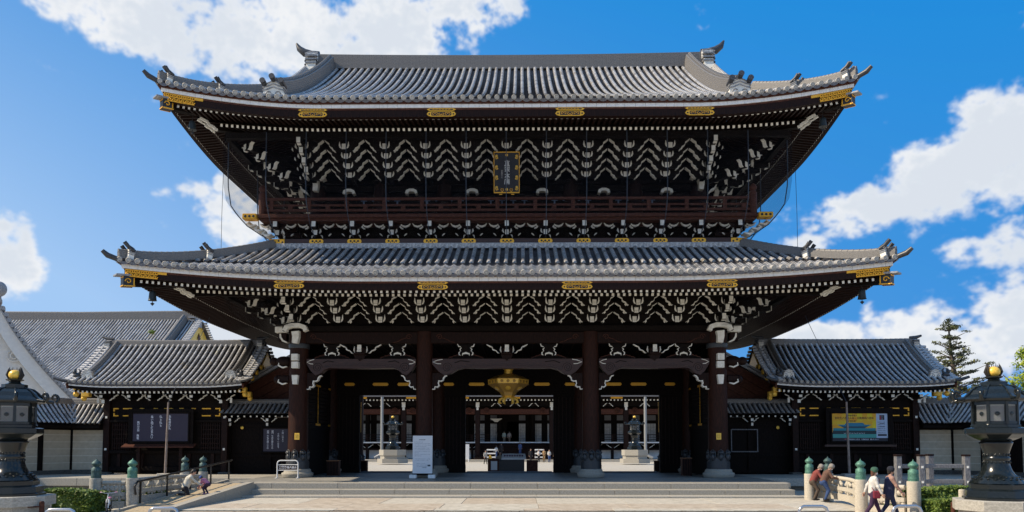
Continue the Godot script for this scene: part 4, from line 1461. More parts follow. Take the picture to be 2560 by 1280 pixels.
	roof_set(g, "upper_roof", R, {"fd0": 0.57, "fd1": 1.87, "bd1": 6.3, "fy": [18.14, 0.17], "by": [17.62, 0.32], "brown": [-0.19, -0.06], "white": [-0.37, -0.2], "dark": [-0.81, -0.37], "fz": 0.28, "cart": 0.42, "gold": [-9.63, -3.2, 3.2, 9.63]}, 0.42, 0.105)
	var ur: MeshInstance3D = g.get_node("upper_roof")
	for s in [-1.0, 1.0]:
		hip_ridge(ur, R, s, 0, 4.1, [0.35, 2.2], 0.36, 0.4)
		hip_ridge(ur, R, s, 2, 4.1, [0.35, 2.2], 0.36, 0.4)
		# descending ridge with its end tile, on the front and back slopes
		for side in [0, 2]:
			var pts := PackedVector3Array()
			var w: float = s if side == 0 else -s
			for k in 15:
				pts.append(R.P(side, w * 11.75, lerpf(1.25, 12.1, k / 14.0)) + Vector3(0, 0.05, 0))
			mb = MB.new()
			ridge_sweep(mb, pts, 0.62, 0.75, 8, 0.13, Vector3.UP, 3)
			put(mb, "descending_ridge", M.ridge, ur)
			if side == 0:
				demon_tile("descending_ridge_end", ur, Transform3D(Basis().scaled(Vector3.ONE), R.P(0, s * 11.75, 0.75) + Vector3(0, -0.05, 0.1)), 1.1, true, 0.08)
		# gable edge
		for side in [0, 2]:
			var pts := PackedVector3Array()
			var w: float = s if side == 0 else -s
			for k in 11:
				pts.append(R.P(side, w * 13.3, lerpf(4.1, 11.9, k / 10.0)) + Vector3(0, 0.04, 0))
			mb = MB.new()
			ridge_sweep(mb, pts, 0.4, 0.2, 2, 0.11, Vector3.UP, 3)
			put(mb, "gable_edge_tiles", M.tile2, ur)
		mb = MB.new()
		var tri := PackedVector2Array([Vector2(-8.0, 21.0), Vector2(8.0, 21.0), Vector2(4.0, 23.6), Vector2(0, 27.0), Vector2(-4.0, 23.6)])
		mb.x = Transform3D(Basis(Vector3.UP, PI / 2), Vector3(s * 12.6, 0, 0))
		mb.extr(tri, -0.1, 0.1)
		put(mb, "gable_board", M.wood, ur)
	# main ridge, slightly sagging, with end tiles
	var mp := PackedVector3Array()
	for k in 17:
		var t := -1.0 + k / 8.0
		mp.append(Vector3(t * 13.1, 26.4 + 0.14 * t * t, 0))
	mb = MB.new()
	ridge_sweep(mb, mp, 0.95, 0.98, 11, 0.0)
	var mr := put(mb, "main_ridge", M.ridge, ur)
	mb = MB.new()
	for k in 75:
		var t := -1.0 + 2.0 * (k + 0.5) / 75.0
		mb.tube(PackedVector3Array([Vector3(t * 13.0 - 0.17, 27.4 + 0.14 * t * t, 0), Vector3(t * 13.0 + 0.17, 27.4 + 0.14 * t * t, 0)]), [0.115, 0.10] if k % 1 == 0 else 0.1, 8)
	put(mb, "ridge_cap_tiles", M.tile, mr, true)
	mb = MB.new()
	for k in 63:
		mb.x = Transform3D(Basis(), Vector3(-13.0 + 0.42 * k, 26.34, 0.5))
		mb.tube(PackedVector3Array([Vector3(0, 0, -0.2), Vector3(0, 0.0, 0.1)]), 0.09, 8)
	put(mb, "ridge_foot_tiles", M.tile3, mr, true)
	for s in [-1.0, 1.0]:
		var xf := Transform3D(Basis(Vector3.UP, s * PI / 2), Vector3(s * 13.25, 26.1, 0))
		demon_tile("ridge_end_tile", ur, xf, 1.75, false)
		mb = MB.new()
		mb.box(Vector3(s * 13.0, 26.5, 0.45), Vector3(0.7, 1.0, 0.4), 0.05)
		for q in 5:
			mb.box(Vector3(s * 13.0, 25.9 + q * 0.24, 0.5), Vector3(0.8, 0.1, 0.5), 0.02)
		put(mb, "shoulder_tile", M.horn, ur, true)
		mb = MB.new()
		mb.box(Vector3(s * 12.95, 27.25, 0.0), Vector3(0.75, 0.6, 1.1), 0.04)
		var sh := put(mb, "mortar_block", M.plasterw, ur)
		mb = MB.new()
		for q in 3:
			mb.ribbon(PackedVector2Array([Vector2(s * 13.0 - 0.42, 27.05 + q * 0.2), Vector2(s * 13.0, 27.2 + q * 0.2), Vector2(s * 13.0 + 0.42, 27.05 + q * 0.2)]), 0.07, -0.56, 0.57)
		put(mb, "mortar_moulding", M.tile3, sh, true)
		mb = MB.new()   # horn that sweeps up and out
		var hp := PackedVector3Array([Vector3(s * 12.6, 27.66, 0), Vector3(s * 13.1, 27.66, 0), Vector3(s * 13.6, 27.78, 0), Vector3(s * 13.95, 28.05, 0), Vector3(s * 14.15, 28.42, 0)])
		mb.tube(hp, [0.2, 0.24, 0.26, 0.2, 0.06], 10)
		put(mb, "ridge_horn", M.horn, ur)
	return g

func cartouche_small(w: float, h: float) -> ArrayMesh:
	var g := MB.new()
	var k := MB.new()
	var pts := PackedVector2Array()
	for q in 20:
		var a := TAU * q / 20.0
		pts.append(Vector2(signf(cos(a)) * (w / 2 - h / 2) + cos(a) * h / 2, sin(a) * h / 2))
	g.extr(pts, 0.0, 0.02)
	for q in range(-1, 2):
		k.disc_z(Vector3(q * w * 0.26, 0.015, 0.026), h * 0.22, 0.01)
	for q in [-1.0, 1.0]:
		k.disc_z(Vector3(q * w * 0.13, -0.05, 0.026), h * 0.14, 0.01)
	return k.mesh(M.black, g.mesh(M.goldpaint))

func corner_brackets(g: Node3D, X: float, Zc: float, planes: Array) -> void:   # the diagonal set on each front corner
	for s in [-1.0, 1.0]:
		var dk := MB.new()
		var wh := MB.new()
		var dir := Vector3(s, 0, 1).normalized()
		var rt := Vector3.UP.cross(dir)
		var xf := Transform3D(Basis(rt, Vector3.UP, dir), Vector3(s * X, 0, Zc))
		dk.x = xf
		wh.x = xf
		for P in planes:
			var z: float = P[0] * 1.414
			dk.box(Vector3(0, (P[1] + P[2]) / 2, z / 2), Vector3(0.26, P[2] - P[1], z))
			wh.box(Vector3(0, (P[1] + P[2]) / 2, z + 0.01), Vector3(0.25, P[2] - P[1] - 0.02, 0.02))
			for e in [-1.0, 1.0]:
				wh.ribbon(PackedVector2Array([Vector2(e * 0.15, P[1]), Vector2(e * 0.3, P[1] + 0.03), Vector2(e * 0.4, P[2] - 0.06), Vector2(e * 0.6, P[2])]), [0.03, 0.09, 0.08, 0.03], z - 0.25, z - 0.08)
			# arms that run on past the corner along each wall
			for e in [-1.0, 1.0]:
				var d2: Vector3 = Vector3(e, 0, 1).normalized()
				var tip: Vector3 = d2 * (P[0] + 0.9)
				var mid := Vector3(0, (P[1] + P[2]) / 2, 0)
				dk.bar(mid, mid + tip, 0.2, P[2] - P[1])
				wh.bar(mid + tip - d2 * 0.02 + Vector3(0, 0.02, 0), mid + tip + d2 * 0.03 + Vector3(0, 0.02, 0), 0.2, (P[2] - P[1]) * 0.9)
				wh.bar(mid + tip - d2 * 0.22 + Vector3(0, -0.17, 0), mid + tip + d2 * 0.0 + Vector3(0, -0.1, 0), 0.2, 0.07)
		var o := put(dk, "corner_bracket_set", M.wood, g)
		put(wh, "painted_end", M.white, o, true)

func balcony_brackets(g: Node3D, basis: Basis, xs: PackedFloat32Array, front: float) -> void:
	for x in xs:
		var dk := MB.new()
		var wh := MB.new()
		dk.x = Transform3D(basis, Vector3())
		wh.x = dk.x
		dk.box(Vector3(x, 13.66, front - 0.8), Vector3(0.22, 0.3, 1.4))
		dk.box(Vector3(x, 13.31, front - 1.1), Vector3(0.22, 0.26, 1.2))
		wh.box(Vector3(x, 13.74, front - 0.09), Vector3(0.215, 0.17, 0.03))
		wh.box(Vector3(x, 13.58, front - 0.07), Vector3(0.215, 0.12, 0.03))
		wh.box(Vector3(x, 13.36, front - 0.485), Vector3(0.2, 0.15, 0.03))
		wh.box(Vector3(x, 13.22, front - 0.47), Vector3(0.19, 0.1, 0.03))
		for s in [-1.0, 1.0]:
			dk.extr(PackedVector2Array([Vector2(x, 13.81), Vector2(x + s * 0.95, 13.81), Vector2(x + s * 0.7, 13.63), Vector2(x + s * 0.35, 13.61), Vector2(x, 13.41)]), front - 0.75, front - 0.6)
			wh.ribbon(PackedVector2Array([Vector2(x + s * 0.98, 13.81), Vector2(x + s * 0.88, 13.69), Vector2(x + s * 0.72, 13.63), Vector2(x + s * 0.56, 13.67), Vector2(x + s * 0.48, 13.76)]), [0.03, 0.07, 0.09, 0.08, 0.04], front - 0.7, front - 0.56)
			wh.ribbon(PackedVector2Array([Vector2(x + s * 0.5, 13.71), Vector2(x + s * 0.42, 13.63), Vector2(x + s * 0.52, 13.55), Vector2(x + s * 0.6, 13.53)]), [0.04, 0.08, 0.07, 0.03], front - 0.7, front - 0.57)
			wh.ribbon(PackedVector2Array([Vector2(x + s * 0.16, 13.31), Vector2(x + s * 0.23, 13.43), Vector2(x + s * 0.22, 13.56)]), [0.03, 0.09, 0.03], front - 0.75, front - 0.65)
			wh.ribbon(PackedVector2Array([Vector2(x + s * 0.3, 13.09), Vector2(x + s * 0.27, 13.21), Vector2(x + s * 0.2, 13.25)]), [0.02, 0.06, 0.02], front - 0.9, front - 0.82)
			wh.ribbon(PackedVector2Array([Vector2(x + s * 0.75, 13.36), Vector2(x + s * 0.68, 13.31), Vector2(x + s * 0.6, 13.23)]), [0.02, 0.06, 0.02], front - 1.0, front - 0.92)
		var o := put(dk, "balcony_bracket", M.redwood, g)
		put(wh, "painted_end", M.white, o, true)

func railing(g: Node3D) -> void:
	var runs := [[Vector3(-13.2, 0, 8.75), Vector3(13.2, 0, 8.75), 25], [Vector3(-13.2, 0, -8.75), Vector3(-13.2, 0, 8.75), 16], [Vector3(13.2, 0, 8.75), Vector3(13.2, 0, -8.75), 16]]
	for r in runs:
		var a: Vector3 = r[0]
		var b: Vector3 = r[1]
		for q in [[15.02, 0.13, 0.13], [14.68, 0.1, 0.09], [14.40, 0.13, 0.12]]:
			var mb := MB.new()
			mb.bar(a + Vector3(0, q[0], 0), b + Vector3(0, q[0], 0), q[2], q[1])
			put(mb, "balcony_rail", M.brown, g)
		for k in int(r[2]) + 1:
			var p := a.lerp(b, (k + 0.5) / (r[2] + 1.0))
			var tall := k % 2 == 0
			var mb := MB.new()
			mb.box(p + Vector3(0, 14.54 if not tall else 14.68, 0), Vector3(0.24 if not tall else 0.2, 0.2 if not tall else 0.62, 0.14), 0.015)
			put(mb, "balcony_rail_post", M.brown, g)
	for s in [-1.0, 1.0]:
		var mb := MB.new()
		mb.lathe([Vector2(0.2, 14.1), Vector2(0.2, 15.3), Vector2(0.13, 15.36), Vector2(0.13, 15.42), Vector2(0.2, 15.5), Vector2(0.2, 15.62), Vector2(0.1, 15.75), Vector2(0.0, 15.82)], 10, false, Vector3(s * 13.2, 0, 8.75))
		put(mb, "balcony_corner_post", M.brown, g)

func roof_set(g: Node3D, called: String, R: Roof, c: Dictionary, pitch: float, r: float) -> void:
	var RF := Roof.new()
	var RB := Roof.new()
	for q in [RF, RB]:
		q.A = R.A
		q.B = R.B
		q.lift = R.lift
		q.run = R.run
		q.p = R.p
		q.fade = R.fade + 1.5
		q.top = 7.0
	RF.y0 = c.fy[0]
	RF.a = c.fy[1]
	RF.b = 0.0
	RB.y0 = c.by[0]
	RB.a = c.by[1]
	RB.b = 0.0
	var mb := MB.new()
	for side in 4:
		R.sheet(mb, side, 0.09, 0.0, R.top if side % 2 == 0 or R.gx == 0.0 else R.A - R.gx, 60, 14)
	var part := put(mb, called, M.tile3, g)
	tile_roof(R, part, pitch, r, [0, 1, 2, 3], true, c.get("from", 0.22))
	fascia(part, R, RF, RB, c)

# ---------------------------------------------------------------- ground, platform, steps
func pieces(parent: Node, called: String, mats: Array, list: Array, bev := 0.012) -> void:   # list of [centre, size]
	for q in list:
		var mb := MB.new()
		mb.box(q[0], q[1], bev)
		put(mb, called, mats[rng.randi() % mats.size()], parent)

func ground() -> void:
	var mb := MB.new()
	mb.quad(Vector3(-900, -0.64, 300), Vector3(900, -0.64, 300), Vector3(900, -0.64, -1500), Vector3(-900, -0.64, -1500))
	struct(mb, "ground", M.ground)
	mb = MB.new()
	mb.box(Vector3(0, -0.57, -45), Vector3(150, 0.13, 60))
	struct(mb, "courtyard_gravel", M.gravel)
	mb = MB.new()
	mb.box(Vector3(0, -0.33, -0.85), Vector3(26.9, 0.62, 13.5))
	mb.box(Vector3(0, -0.335, -4.1), Vector3(57, 0.62, 9.8))
	mb.box(Vector3(-12.8, -0.33, 6.3), Vector3(2.2, 0.62, 1.2))
	var pf := struct(mb, "stone_platform", M.riser)
	# floor slabs of the platform, laid in rows
	var list := []
	var z := 5.35
	while z > -7.4:
		var x := -13.4 + rng.randf_range(0, 1.0)
		var x0 := -13.44
		while x0 < 13.4:
			var x1 := minf(x0 + rng.randf_range(2.2, 3.4), 13.44)
			list.append([Vector3((x0 + x1) / 2, -0.013, z - 0.0), Vector3(x1 - x0 - 0.012, 0.03, 1.04)])
			x0 = x1
		z -= 1.05
	pieces(pf, "floor_slab", [M.floor, M.floor2], list, 0.004)
	list = []
	for s in [-1.0, 1.0]:
		for k in 6:
			list.append([Vector3(s * (14.7 + k * 2.4), -0.2, 0.95), Vector3(2.385, 0.41, 0.75)])
			list.append([Vector3(s * (14.7 + k * 2.4), -0.012, -1.9), Vector3(2.385, 0.03, 4.9)])
	pieces(pf, "ledge_stone", [M.riser, M.granite], list)
	# three steps of long granite blocks across the front
	list = []
	var k0 := -1.59 - 3.11 * 4
	for k in 9:
		var a := maxf(k0 + 3.11 * k, -11.9)
		var b := minf(k0 + 3.11 * (k + 1), 13.2)
		if b - a > 0.1:
			list.append([Vector3((a + b) / 2, -0.1285, 6.05), Vector3(b - a - 0.014, 0.265, 0.7)])
	pieces(pf, "step_stone", [M.riser], list)
	list = []
	k0 = -5.03 - 2.51 * 3
	for k in 12:
		var a := maxf(k0 + 2.51 * k, -11.9)
		var b := minf(k0 + 2.51 * (k + 1), 13.2)
		if b - a > 0.1:
			list.append([Vector3((a + b) / 2, -0.37, 6.75), Vector3(b - a - 0.012, 0.226, 0.9)])
	pieces(pf, "step_stone", [M.riser], list)
	list = []
	for k in 10:
		var a := maxf(-13.3 + 2.95 * k, -11.9)
		var b := minf(-13.3 + 2.95 * (k + 1), 13.2)
		if b - a > 0.1:
			list.append([Vector3((a + b) / 2, -0.52, 7.6), Vector3(b - a - 0.01, 0.08, 1.36)])
	pieces(pf, "step_stone", [M.granite], list, 0.008)
	# the approach of big worn slabs
	mb = MB.new()
	mb.box(Vector3(0.7, -0.63, 11.4), Vector3(25.0, 0.1, 6.3))
	var ap := struct(mb, "approach_pavement", M.darkstone)
	list = []
	for row in [[8.3, 11.55, 0.0], [11.56, 13.75, 1.3], [13.76, 14.55, 0.4]]:
		var x0 := -11.7
		var first := true
		while x0 < 13.2:
			var x1 := minf(x0 + rng.randf_range(2.7, 3.7) - (row[2] if first else 0.0), 13.2)
			first = false
			list.append([Vector3((x0 + x1) / 2, -0.585 - rng.randf() * 0.006, (row[0] + row[1]) / 2), Vector3(x1 - x0 - 0.014, 0.07, row[1] - row[0] - 0.012)])
			x0 = x1
	pieces(ap, "paving_slab", [M.paving, M.paving, M.paving2], list, 0.008)
	list = []
	for k in 12:
		list.append([Vector3(-18.0 + 3.4 * k, -0.622, 18.0), Vector3(3.38, 0.04, 6.8)])
	pieces(ap, "paving_slab", [M.paving, M.paving2], list, 0.008)

func ramp() -> void:
	var o := thing("wheelchair_ramp", "long sloping stone ramp beside the left end of the gate steps", "ramp", Vector3(-12.7, -0.6, 11.0))
	var mb := MB.new()
	var y0 := 0.62
	mb.hull8([Vector3(-0.75, -0.02, 4.2), Vector3(0.75, -0.02, 4.2), Vector3(0.75, -0.02, -4.2), Vector3(-0.75, -0.02, -4.2), Vector3(-0.75, 0.02, 4.2), Vector3(0.75, 0.02, 4.2), Vector3(0.75, y0, -4.2), Vector3(-0.75, y0, -4.2)])
	put(mb, "ramp_surface", M.tanstone, o)
	for k in 5:
		mb = MB.new()
		var za := 4.2 - 8.4 * k / 5.0 - 0.008
		var zb := 4.2 - 8.4 * (k + 1) / 5.0 + 0.008
		var ya := lerpf(0.14, y0 + 0.06, k / 5.0)
		var yb := lerpf(0.14, y0 + 0.06, (k + 1) / 5.0)
		mb.hull8([Vector3(0.75, -0.02, za), Vector3(1.08, -0.02, za), Vector3(1.08, -0.02, zb), Vector3(0.75, -0.02, zb), Vector3(0.75, ya, za), Vector3(1.08, ya, za), Vector3(1.08, yb, zb), Vector3(0.75, yb, zb)])
		put(mb, "kerb_stone", M.riser, o)
	mb = MB.new()
	mb.hull8([Vector3(-0.9, -0.02, 4.2), Vector3(-0.75, -0.02, 4.2), Vector3(-0.75, -0.02, -6.0), Vector3(-0.9, -0.02, -6.0), Vector3(-0.9, 0.1, 4.2), Vector3(-0.75, 0.1, 4.2), Vector3(-0.75, y0 + 0.1, -6.0), Vector3(-0.9, y0 + 0.1, -6.0)])
	put(mb, "rail_kerb", M.riser, o)
	var h := thing("ramp_handrail", "thin dark metal handrail climbing along the stone ramp", "handrail", Vector3(-13.53, -0.5, 9.0))
	var a := Vector3(0, 0.0, 4.6)
	var b := Vector3(0, 0.6, -4.2)
	for k in 5:
		var q := a.lerp(b, k / 4.0 * 0.98 + 0.01)
		mb = MB.new()
		mb.box(q + Vector3(0, 0.45, 0), Vector3(0.06, 0.9, 0.06))
		put(mb, "rail_post", M.iron, h)
	mb = MB.new()
	mb.tube(PackedVector3Array([a + Vector3(0, 0.45, 0.25), a + Vector3(0, 0.75, 0.35), a + Vector3(0, 0.92, 0.15), b + Vector3(0, 0.92, -0.1), b + Vector3(0, 0.95, -0.3)]), 0.04, 8)
	put(mb, "hand_bar", M.iron, h)

# ---------------------------------------------------------------- buildings round the gate
func gable_house(o: Node3D, A: float, B: float, y0: float, a: float, b: float, pitch: float, r: float, lift := 0.0, single := false) -> Roof:   # a plain gabled tile roof; returns its shape
	var R := Roof.new()
	R.A = A
	R.B = B
	R.y0 = y0
	R.a = a
	R.b = b
	R.top = B
	R.gx = 999.0
	R.lift = lift
	R.run = minf(3.0, A * 0.8)
	R.fade = B
	var mb := MB.new()
	for side in [0, 2]:
		R.sheet(mb, side, 0.08, 0.0, B, 20, 8)
		R.sheet(mb, side, 0.16, 0.02, B, 20, 8, true)
	var part := put(mb, "roof", M.wood, o)
	tile_roof(R, part, pitch, r, [0, 2], single)
	return R

func pavilion(s: float) -> void:
	var right := s > 0
	var o := thing("gate_pavilion", "dark gabled stair pavilion right of the gate, carrying the yellow poster" if right else "dark gabled stair pavilion left of the gate, carrying the inscription board", "pavilion", Vector3(s * 21.1, 0, -7), 0.0, "pavilions flanking the gate")
	var R := gable_house(o, 5.35, 4.1, 5.44, 0.5, 0.05, 0.345, 0.085, 0.16, true)
	var rf: MeshInstance3D = o.get_node("roof")
	var mb := MB.new()
	for side in [0, 2]:
		for k in 11:
			var u0 := -5.3 + 10.6 * k / 11.0
			mb = MB.new()
			strip(mb, R, side, 0.1, 0.3, -0.24, -0.11, u0 + 0.004, u0 + 10.6 / 11.0 - 0.004, 2)
			put(mb, "white_eave_board", M.board, rf)
		mb = MB.new()
		strip(mb, R, side, 0.14, 0.45, -0.42, -0.245, -5.2, 5.2, 12)
		put(mb, "eave_fascia", M.wood, rf)
	var rm := rafter_mesh(0.11, 0.13, 1.6)
	for k in 38:
		var u := -5.0 + k * 0.27
		inst(rm, "rafter", rf, Transform3D(Basis(Vector3.RIGHT, 0.25), Vector3(u, 5.0 + maxf(0, (absf(u) - 3.6)) * 0.05, 3.8)))
	# ridges
	mb = MB.new()
	ridge_sweep(mb, PackedVector3Array([Vector3(-5.0, 8.2, 0), Vector3(-2.5, 8.16, 0), Vector3(0, 8.15, 0), Vector3(2.5, 8.16, 0), Vector3(5.0, 8.2, 0)]), 0.5, 0.34, 4, 0.09, Vector3.UP, 8)
	put(mb, "ridge", M.ridge, rf)
	for e in [-1.0, 1.0]:
		demon_tile("ridge_end_tile", rf, Transform3D(Basis(Vector3.UP, e * PI / 2), Vector3(e * 5.1, 7.95, 0)), 0.85, false)
		mb = MB.new()
		mb.tube(PackedVector3Array([Vector3(e * 4.7, 8.68, 0), Vector3(e * 5.1, 8.7, 0), Vector3(e * 5.45, 8.82, 0)]), [0.1, 0.12, 0.07], 8)
		mb.box(Vector3(e * 5.0, 8.35, 0), Vector3(0.4, 0.4, 0.6), 0.03)
		put(mb, "ridge_horn", M.horn, rf)
		for side in [0, 2]:
			var w: float = e if side == 0 else -e
			var pts := PackedVector3Array()
			for k in 10:
				pts.append(R.P(side, w * 4.35, lerpf(0.7, 4.0, k / 9.0)) + Vector3(0, 0.04, 0))
			mb = MB.new()
			ridge_sweep(mb, pts, 0.34, 0.22, 3, 0.1, Vector3.UP, 2)
			put(mb, "descending_ridge", M.ridge, rf)
			if side == 0:
				demon_tile("descending_ridge_end", rf, Transform3D(Basis(), R.P(0, e * 4.35, 0.55) + Vector3(0, 0, 0.05)), 0.66, false)
			# gable edge: cross tiles that overhang the end
			mb = MB.new()
			for k in 16:
				var f := R.frame(side, w * 5.2, 0.1 + k * 0.245)
				var out: Vector3 = f.basis.x * signf(f.basis.x.x) * e
				mb.tube(PackedVector3Array([f.origin - out * 0.3 + f.basis.y * 0.04, f.origin + out * 0.32 + f.basis.y * 0.0]), [0.09, 0.1], 8)
			put(mb, "gable_edge_tiles", M.tile, rf, true)
			mb = MB.new()
			for k in 10:
				var d0 := 0.05 + 4.0 * k / 10.0
				var d1 := 0.05 + 4.0 * (k + 1) / 10.0
				mb.bar(R.P(side, w * 5.28, d0) - Vector3(0, 0.32, 0), R.P(side, w * 5.28, d1) - Vector3(0, 0.32, 0), 0.1, 0.3)
			put(mb, "bargeboard", M.brown, rf)
		# corner figure on the eave
		var c := R.P(0, e * 4.95, 0.5)
		mb = MB.new()
		mb.ball(c + Vector3(0, 0.18, 0), Vector3(0.22, 0.17, 0.2), 10, 6)
		mb.ball(c + Vector3(e * 0.1, 0.36, 0.08), Vector3(0.12, 0.13, 0.12), 10, 6)
		mb.tube(PackedVector3Array([c + Vector3(-e * 0.12, 0.25, 0), c + Vector3(-e * 0.2, 0.42, 0), c + Vector3(-e * 0.1, 0.58, 0)]), [0.08, 0.06, 0.02], 6)
		for q in 4:
			mb.tube(PackedVector3Array([c + Vector3(e * 0.05, 0.42, 0), c + Vector3(e * (0.02 + q * 0.05), 0.62 - q * 0.03, 0.05)]), [0.04, 0.01], 5)
		put(mb, "corner_figure", M.horn, rf)
		mb = MB.new()
		mb.tube(PackedVector3Array([R.P(0, e * 5.2, -0.05) + Vector3(0, 0.03, 0), R.P(0, e * 5.5, -0.1) + Vector3(0, 0.06, 0), R.P(0, e * 5.95, -0.14) + Vector3(0, 0.16, 0)]), [0.1, 0.1, 0.08], 8)
		put(mb, "corner_horn_tile", M.horn, rf)
		# gilt carved pendant under the gable and on the purlin ends
		mb = MB.new()
		mb.x = Transform3D(Basis(Vector3.UP, e * PI / 2), Vector3(e * 5.3, 0, 0))
		mb.cut()
		mb.extr(PackedVector2Array([Vector2(-0.9, 6.9), Vector2(0, 7.75), Vector2(0.9, 6.9), Vector2(0.5, 6.75), Vector2(0.42, 6.4), Vector2(0.15, 6.35), Vector2(0, 6.05), Vector2(-0.15, 6.35), Vector2(-0.42, 6.4), Vector2(-0.5, 6.75)]), 0.0, 0.08)
		for q in [-1.0, 1.0]:
			for t in 3:
				mb.cut()
				mb.disc_z(Vector3(q * (1.1 + t * 0.75), 6.72 - t * 0.42, 0.1), 0.16, 0.1)
		put_each(mb, "gilt_pendant", M.gold, rf)
		mb = MB.new()
		for q in [3.3, 2.45]:
			mb.cut()
			mb.box(Vector3(e * 5.0, 5.12 if q > 3 else 4.9, q), Vector3(0.5, 0.32, 0.34), 0.04)
			mb.cut()
			mb.ball(Vector3(e * 5.15, 4.85 if q > 3 else 4.65, q), Vector3(0.17, 0.17, 0.17), 8, 6)
		put_each(mb, "gilt_purlin_end", M.gold, rf)
		mb = MB.new()
		mb.x = Transform3D(Basis(Vector3.UP, e * PI / 2), Vector3(e * 4.3, 0, 0))
		mb.extr(PackedVector2Array([Vector2(-3.2, 5.1), Vector2(3.2, 5.1), Vector2(0, 7.8)]), -0.1, 0.1)
		put(mb, "gable_wall", M.wood, rf)
	# body
	mb = MB.new()
	mb.box(Vector3(0, 2.65, 0), Vector3(7.1, 5.2, 4.7))
	put(mb, "wall", M.wood, o)
	for x in [-3.65, 3.65]:
		mb = MB.new()
		mb.box(Vector3(x, 2.5, 2.4), Vector3(0.38, 5.0, 0.38), 0.02)
		var po := put(mb, "corner_post", M.redwood, o)
		mb = MB.new()
		mb.box(Vector3(x, 0.06, 2.4), Vector3(0.62, 0.13, 0.62), 0.02)
		put(mb, "post_base", M.darkstone, po)
		mb = MB.new()
		for yy in [3.48, 1.52]:
			mb.box(Vector3(x, yy, 2.595), Vector3(0.13, 0.13, 0.02))
		put(mb, "white_peg_cover", M.white, po, true)
	for q in [[4.72, 0.3], [3.25, 0.16], [1.35, 0.2], [0.32, 0.24]]:
		mb = MB.new()
		mb.box(Vector3(0, q[0], 2.42), Vector3(6.9, q[1], 0.24), 0.015)
		put(mb, "tie_beam", M.wood, o)
	for k in 5:
		mb = MB.new()
		mb.box(Vector3(-2.9 + 1.45 * k, 0.8, 2.4), Vector3(0.2, 0.9, 0.12))
		put(mb, "lower_stile", M.redwood, o)
	for e in [-1.0, 1.0]:
		mb = MB.new()
		for k in 9:
			mb.box(Vector3(e * 2.75 + (k - 4) * 0.14, 2.3, 2.4), Vector3(0.05, 1.7, 0.08))
		for k in 6:
			mb.box(Vector3(e * 2.75, 1.6 + k * 0.28, 2.4), Vector3(1.2, 0.05, 0.06))
		put(mb, "lattice_window", M.redwood, o, true)
	var gl := []
	for q in [-3.15, -2.45, -1.55, -0.7, 0.1, 0.9, 1.65, 2.45, 3.15]:
		var w := 0.3 if absf(q) > 3 else 0.55 if absf(q) > 2 or absf(q) < 0.2 else 0.26
		gl.append([q, 4.02, w])
		if absf(q) > 2:
			gl.append([q, 3.58, w])
	for q in gl:
		mb = MB.new()
		mb.box(Vector3(q[0], q[1], 2.385), Vector3(q[2], 0.075, 0.07), 0.01)
		if absf(q[0]) > 3:
			mb.box(Vector3(q[0] + signf(q[0]) * 0.13, q[1] + (-0.07 if q[1] > 3.8 else 0.07), 2.385), Vector3(0.07, 0.2, 0.068))
		put(mb, "gilt_strip", M.goldpaint, o)
	# small white-tipped brackets under the eave
	for x in [-3.6, -1.9, -0.65, 0.65, 1.9, 3.6]:
		mb = MB.new()
		mb.box(Vector3(x, 4.7, 2.9), Vector3(0.2, 0.22, 0.9))
		var bo := put(mb, "bracket", M.wood, o)
		mb = MB.new()
		mb.box(Vector3(x, 4.72, 3.36), Vector3(0.19, 0.15, 0.02))
		for e in [-1.0, 1.0]:
			mb.ribbon(s_line(Vector2(x + e * 0.75, 4.86), Vector2(x + e * 0.22, 4.5)), 0.05, 2.7, 2.8)
		if absf(x) > 3:
			mb.box(Vector3(x, 4.42, 3.1), Vector3(0.18, 0.2, 0.02))
			mb.box(Vector3(x + signf(x) * 0.5, 4.5, 2.75), Vector3(0.14, 0.3, 0.02))
		put(mb, "painted_end", M.white, bo, true)

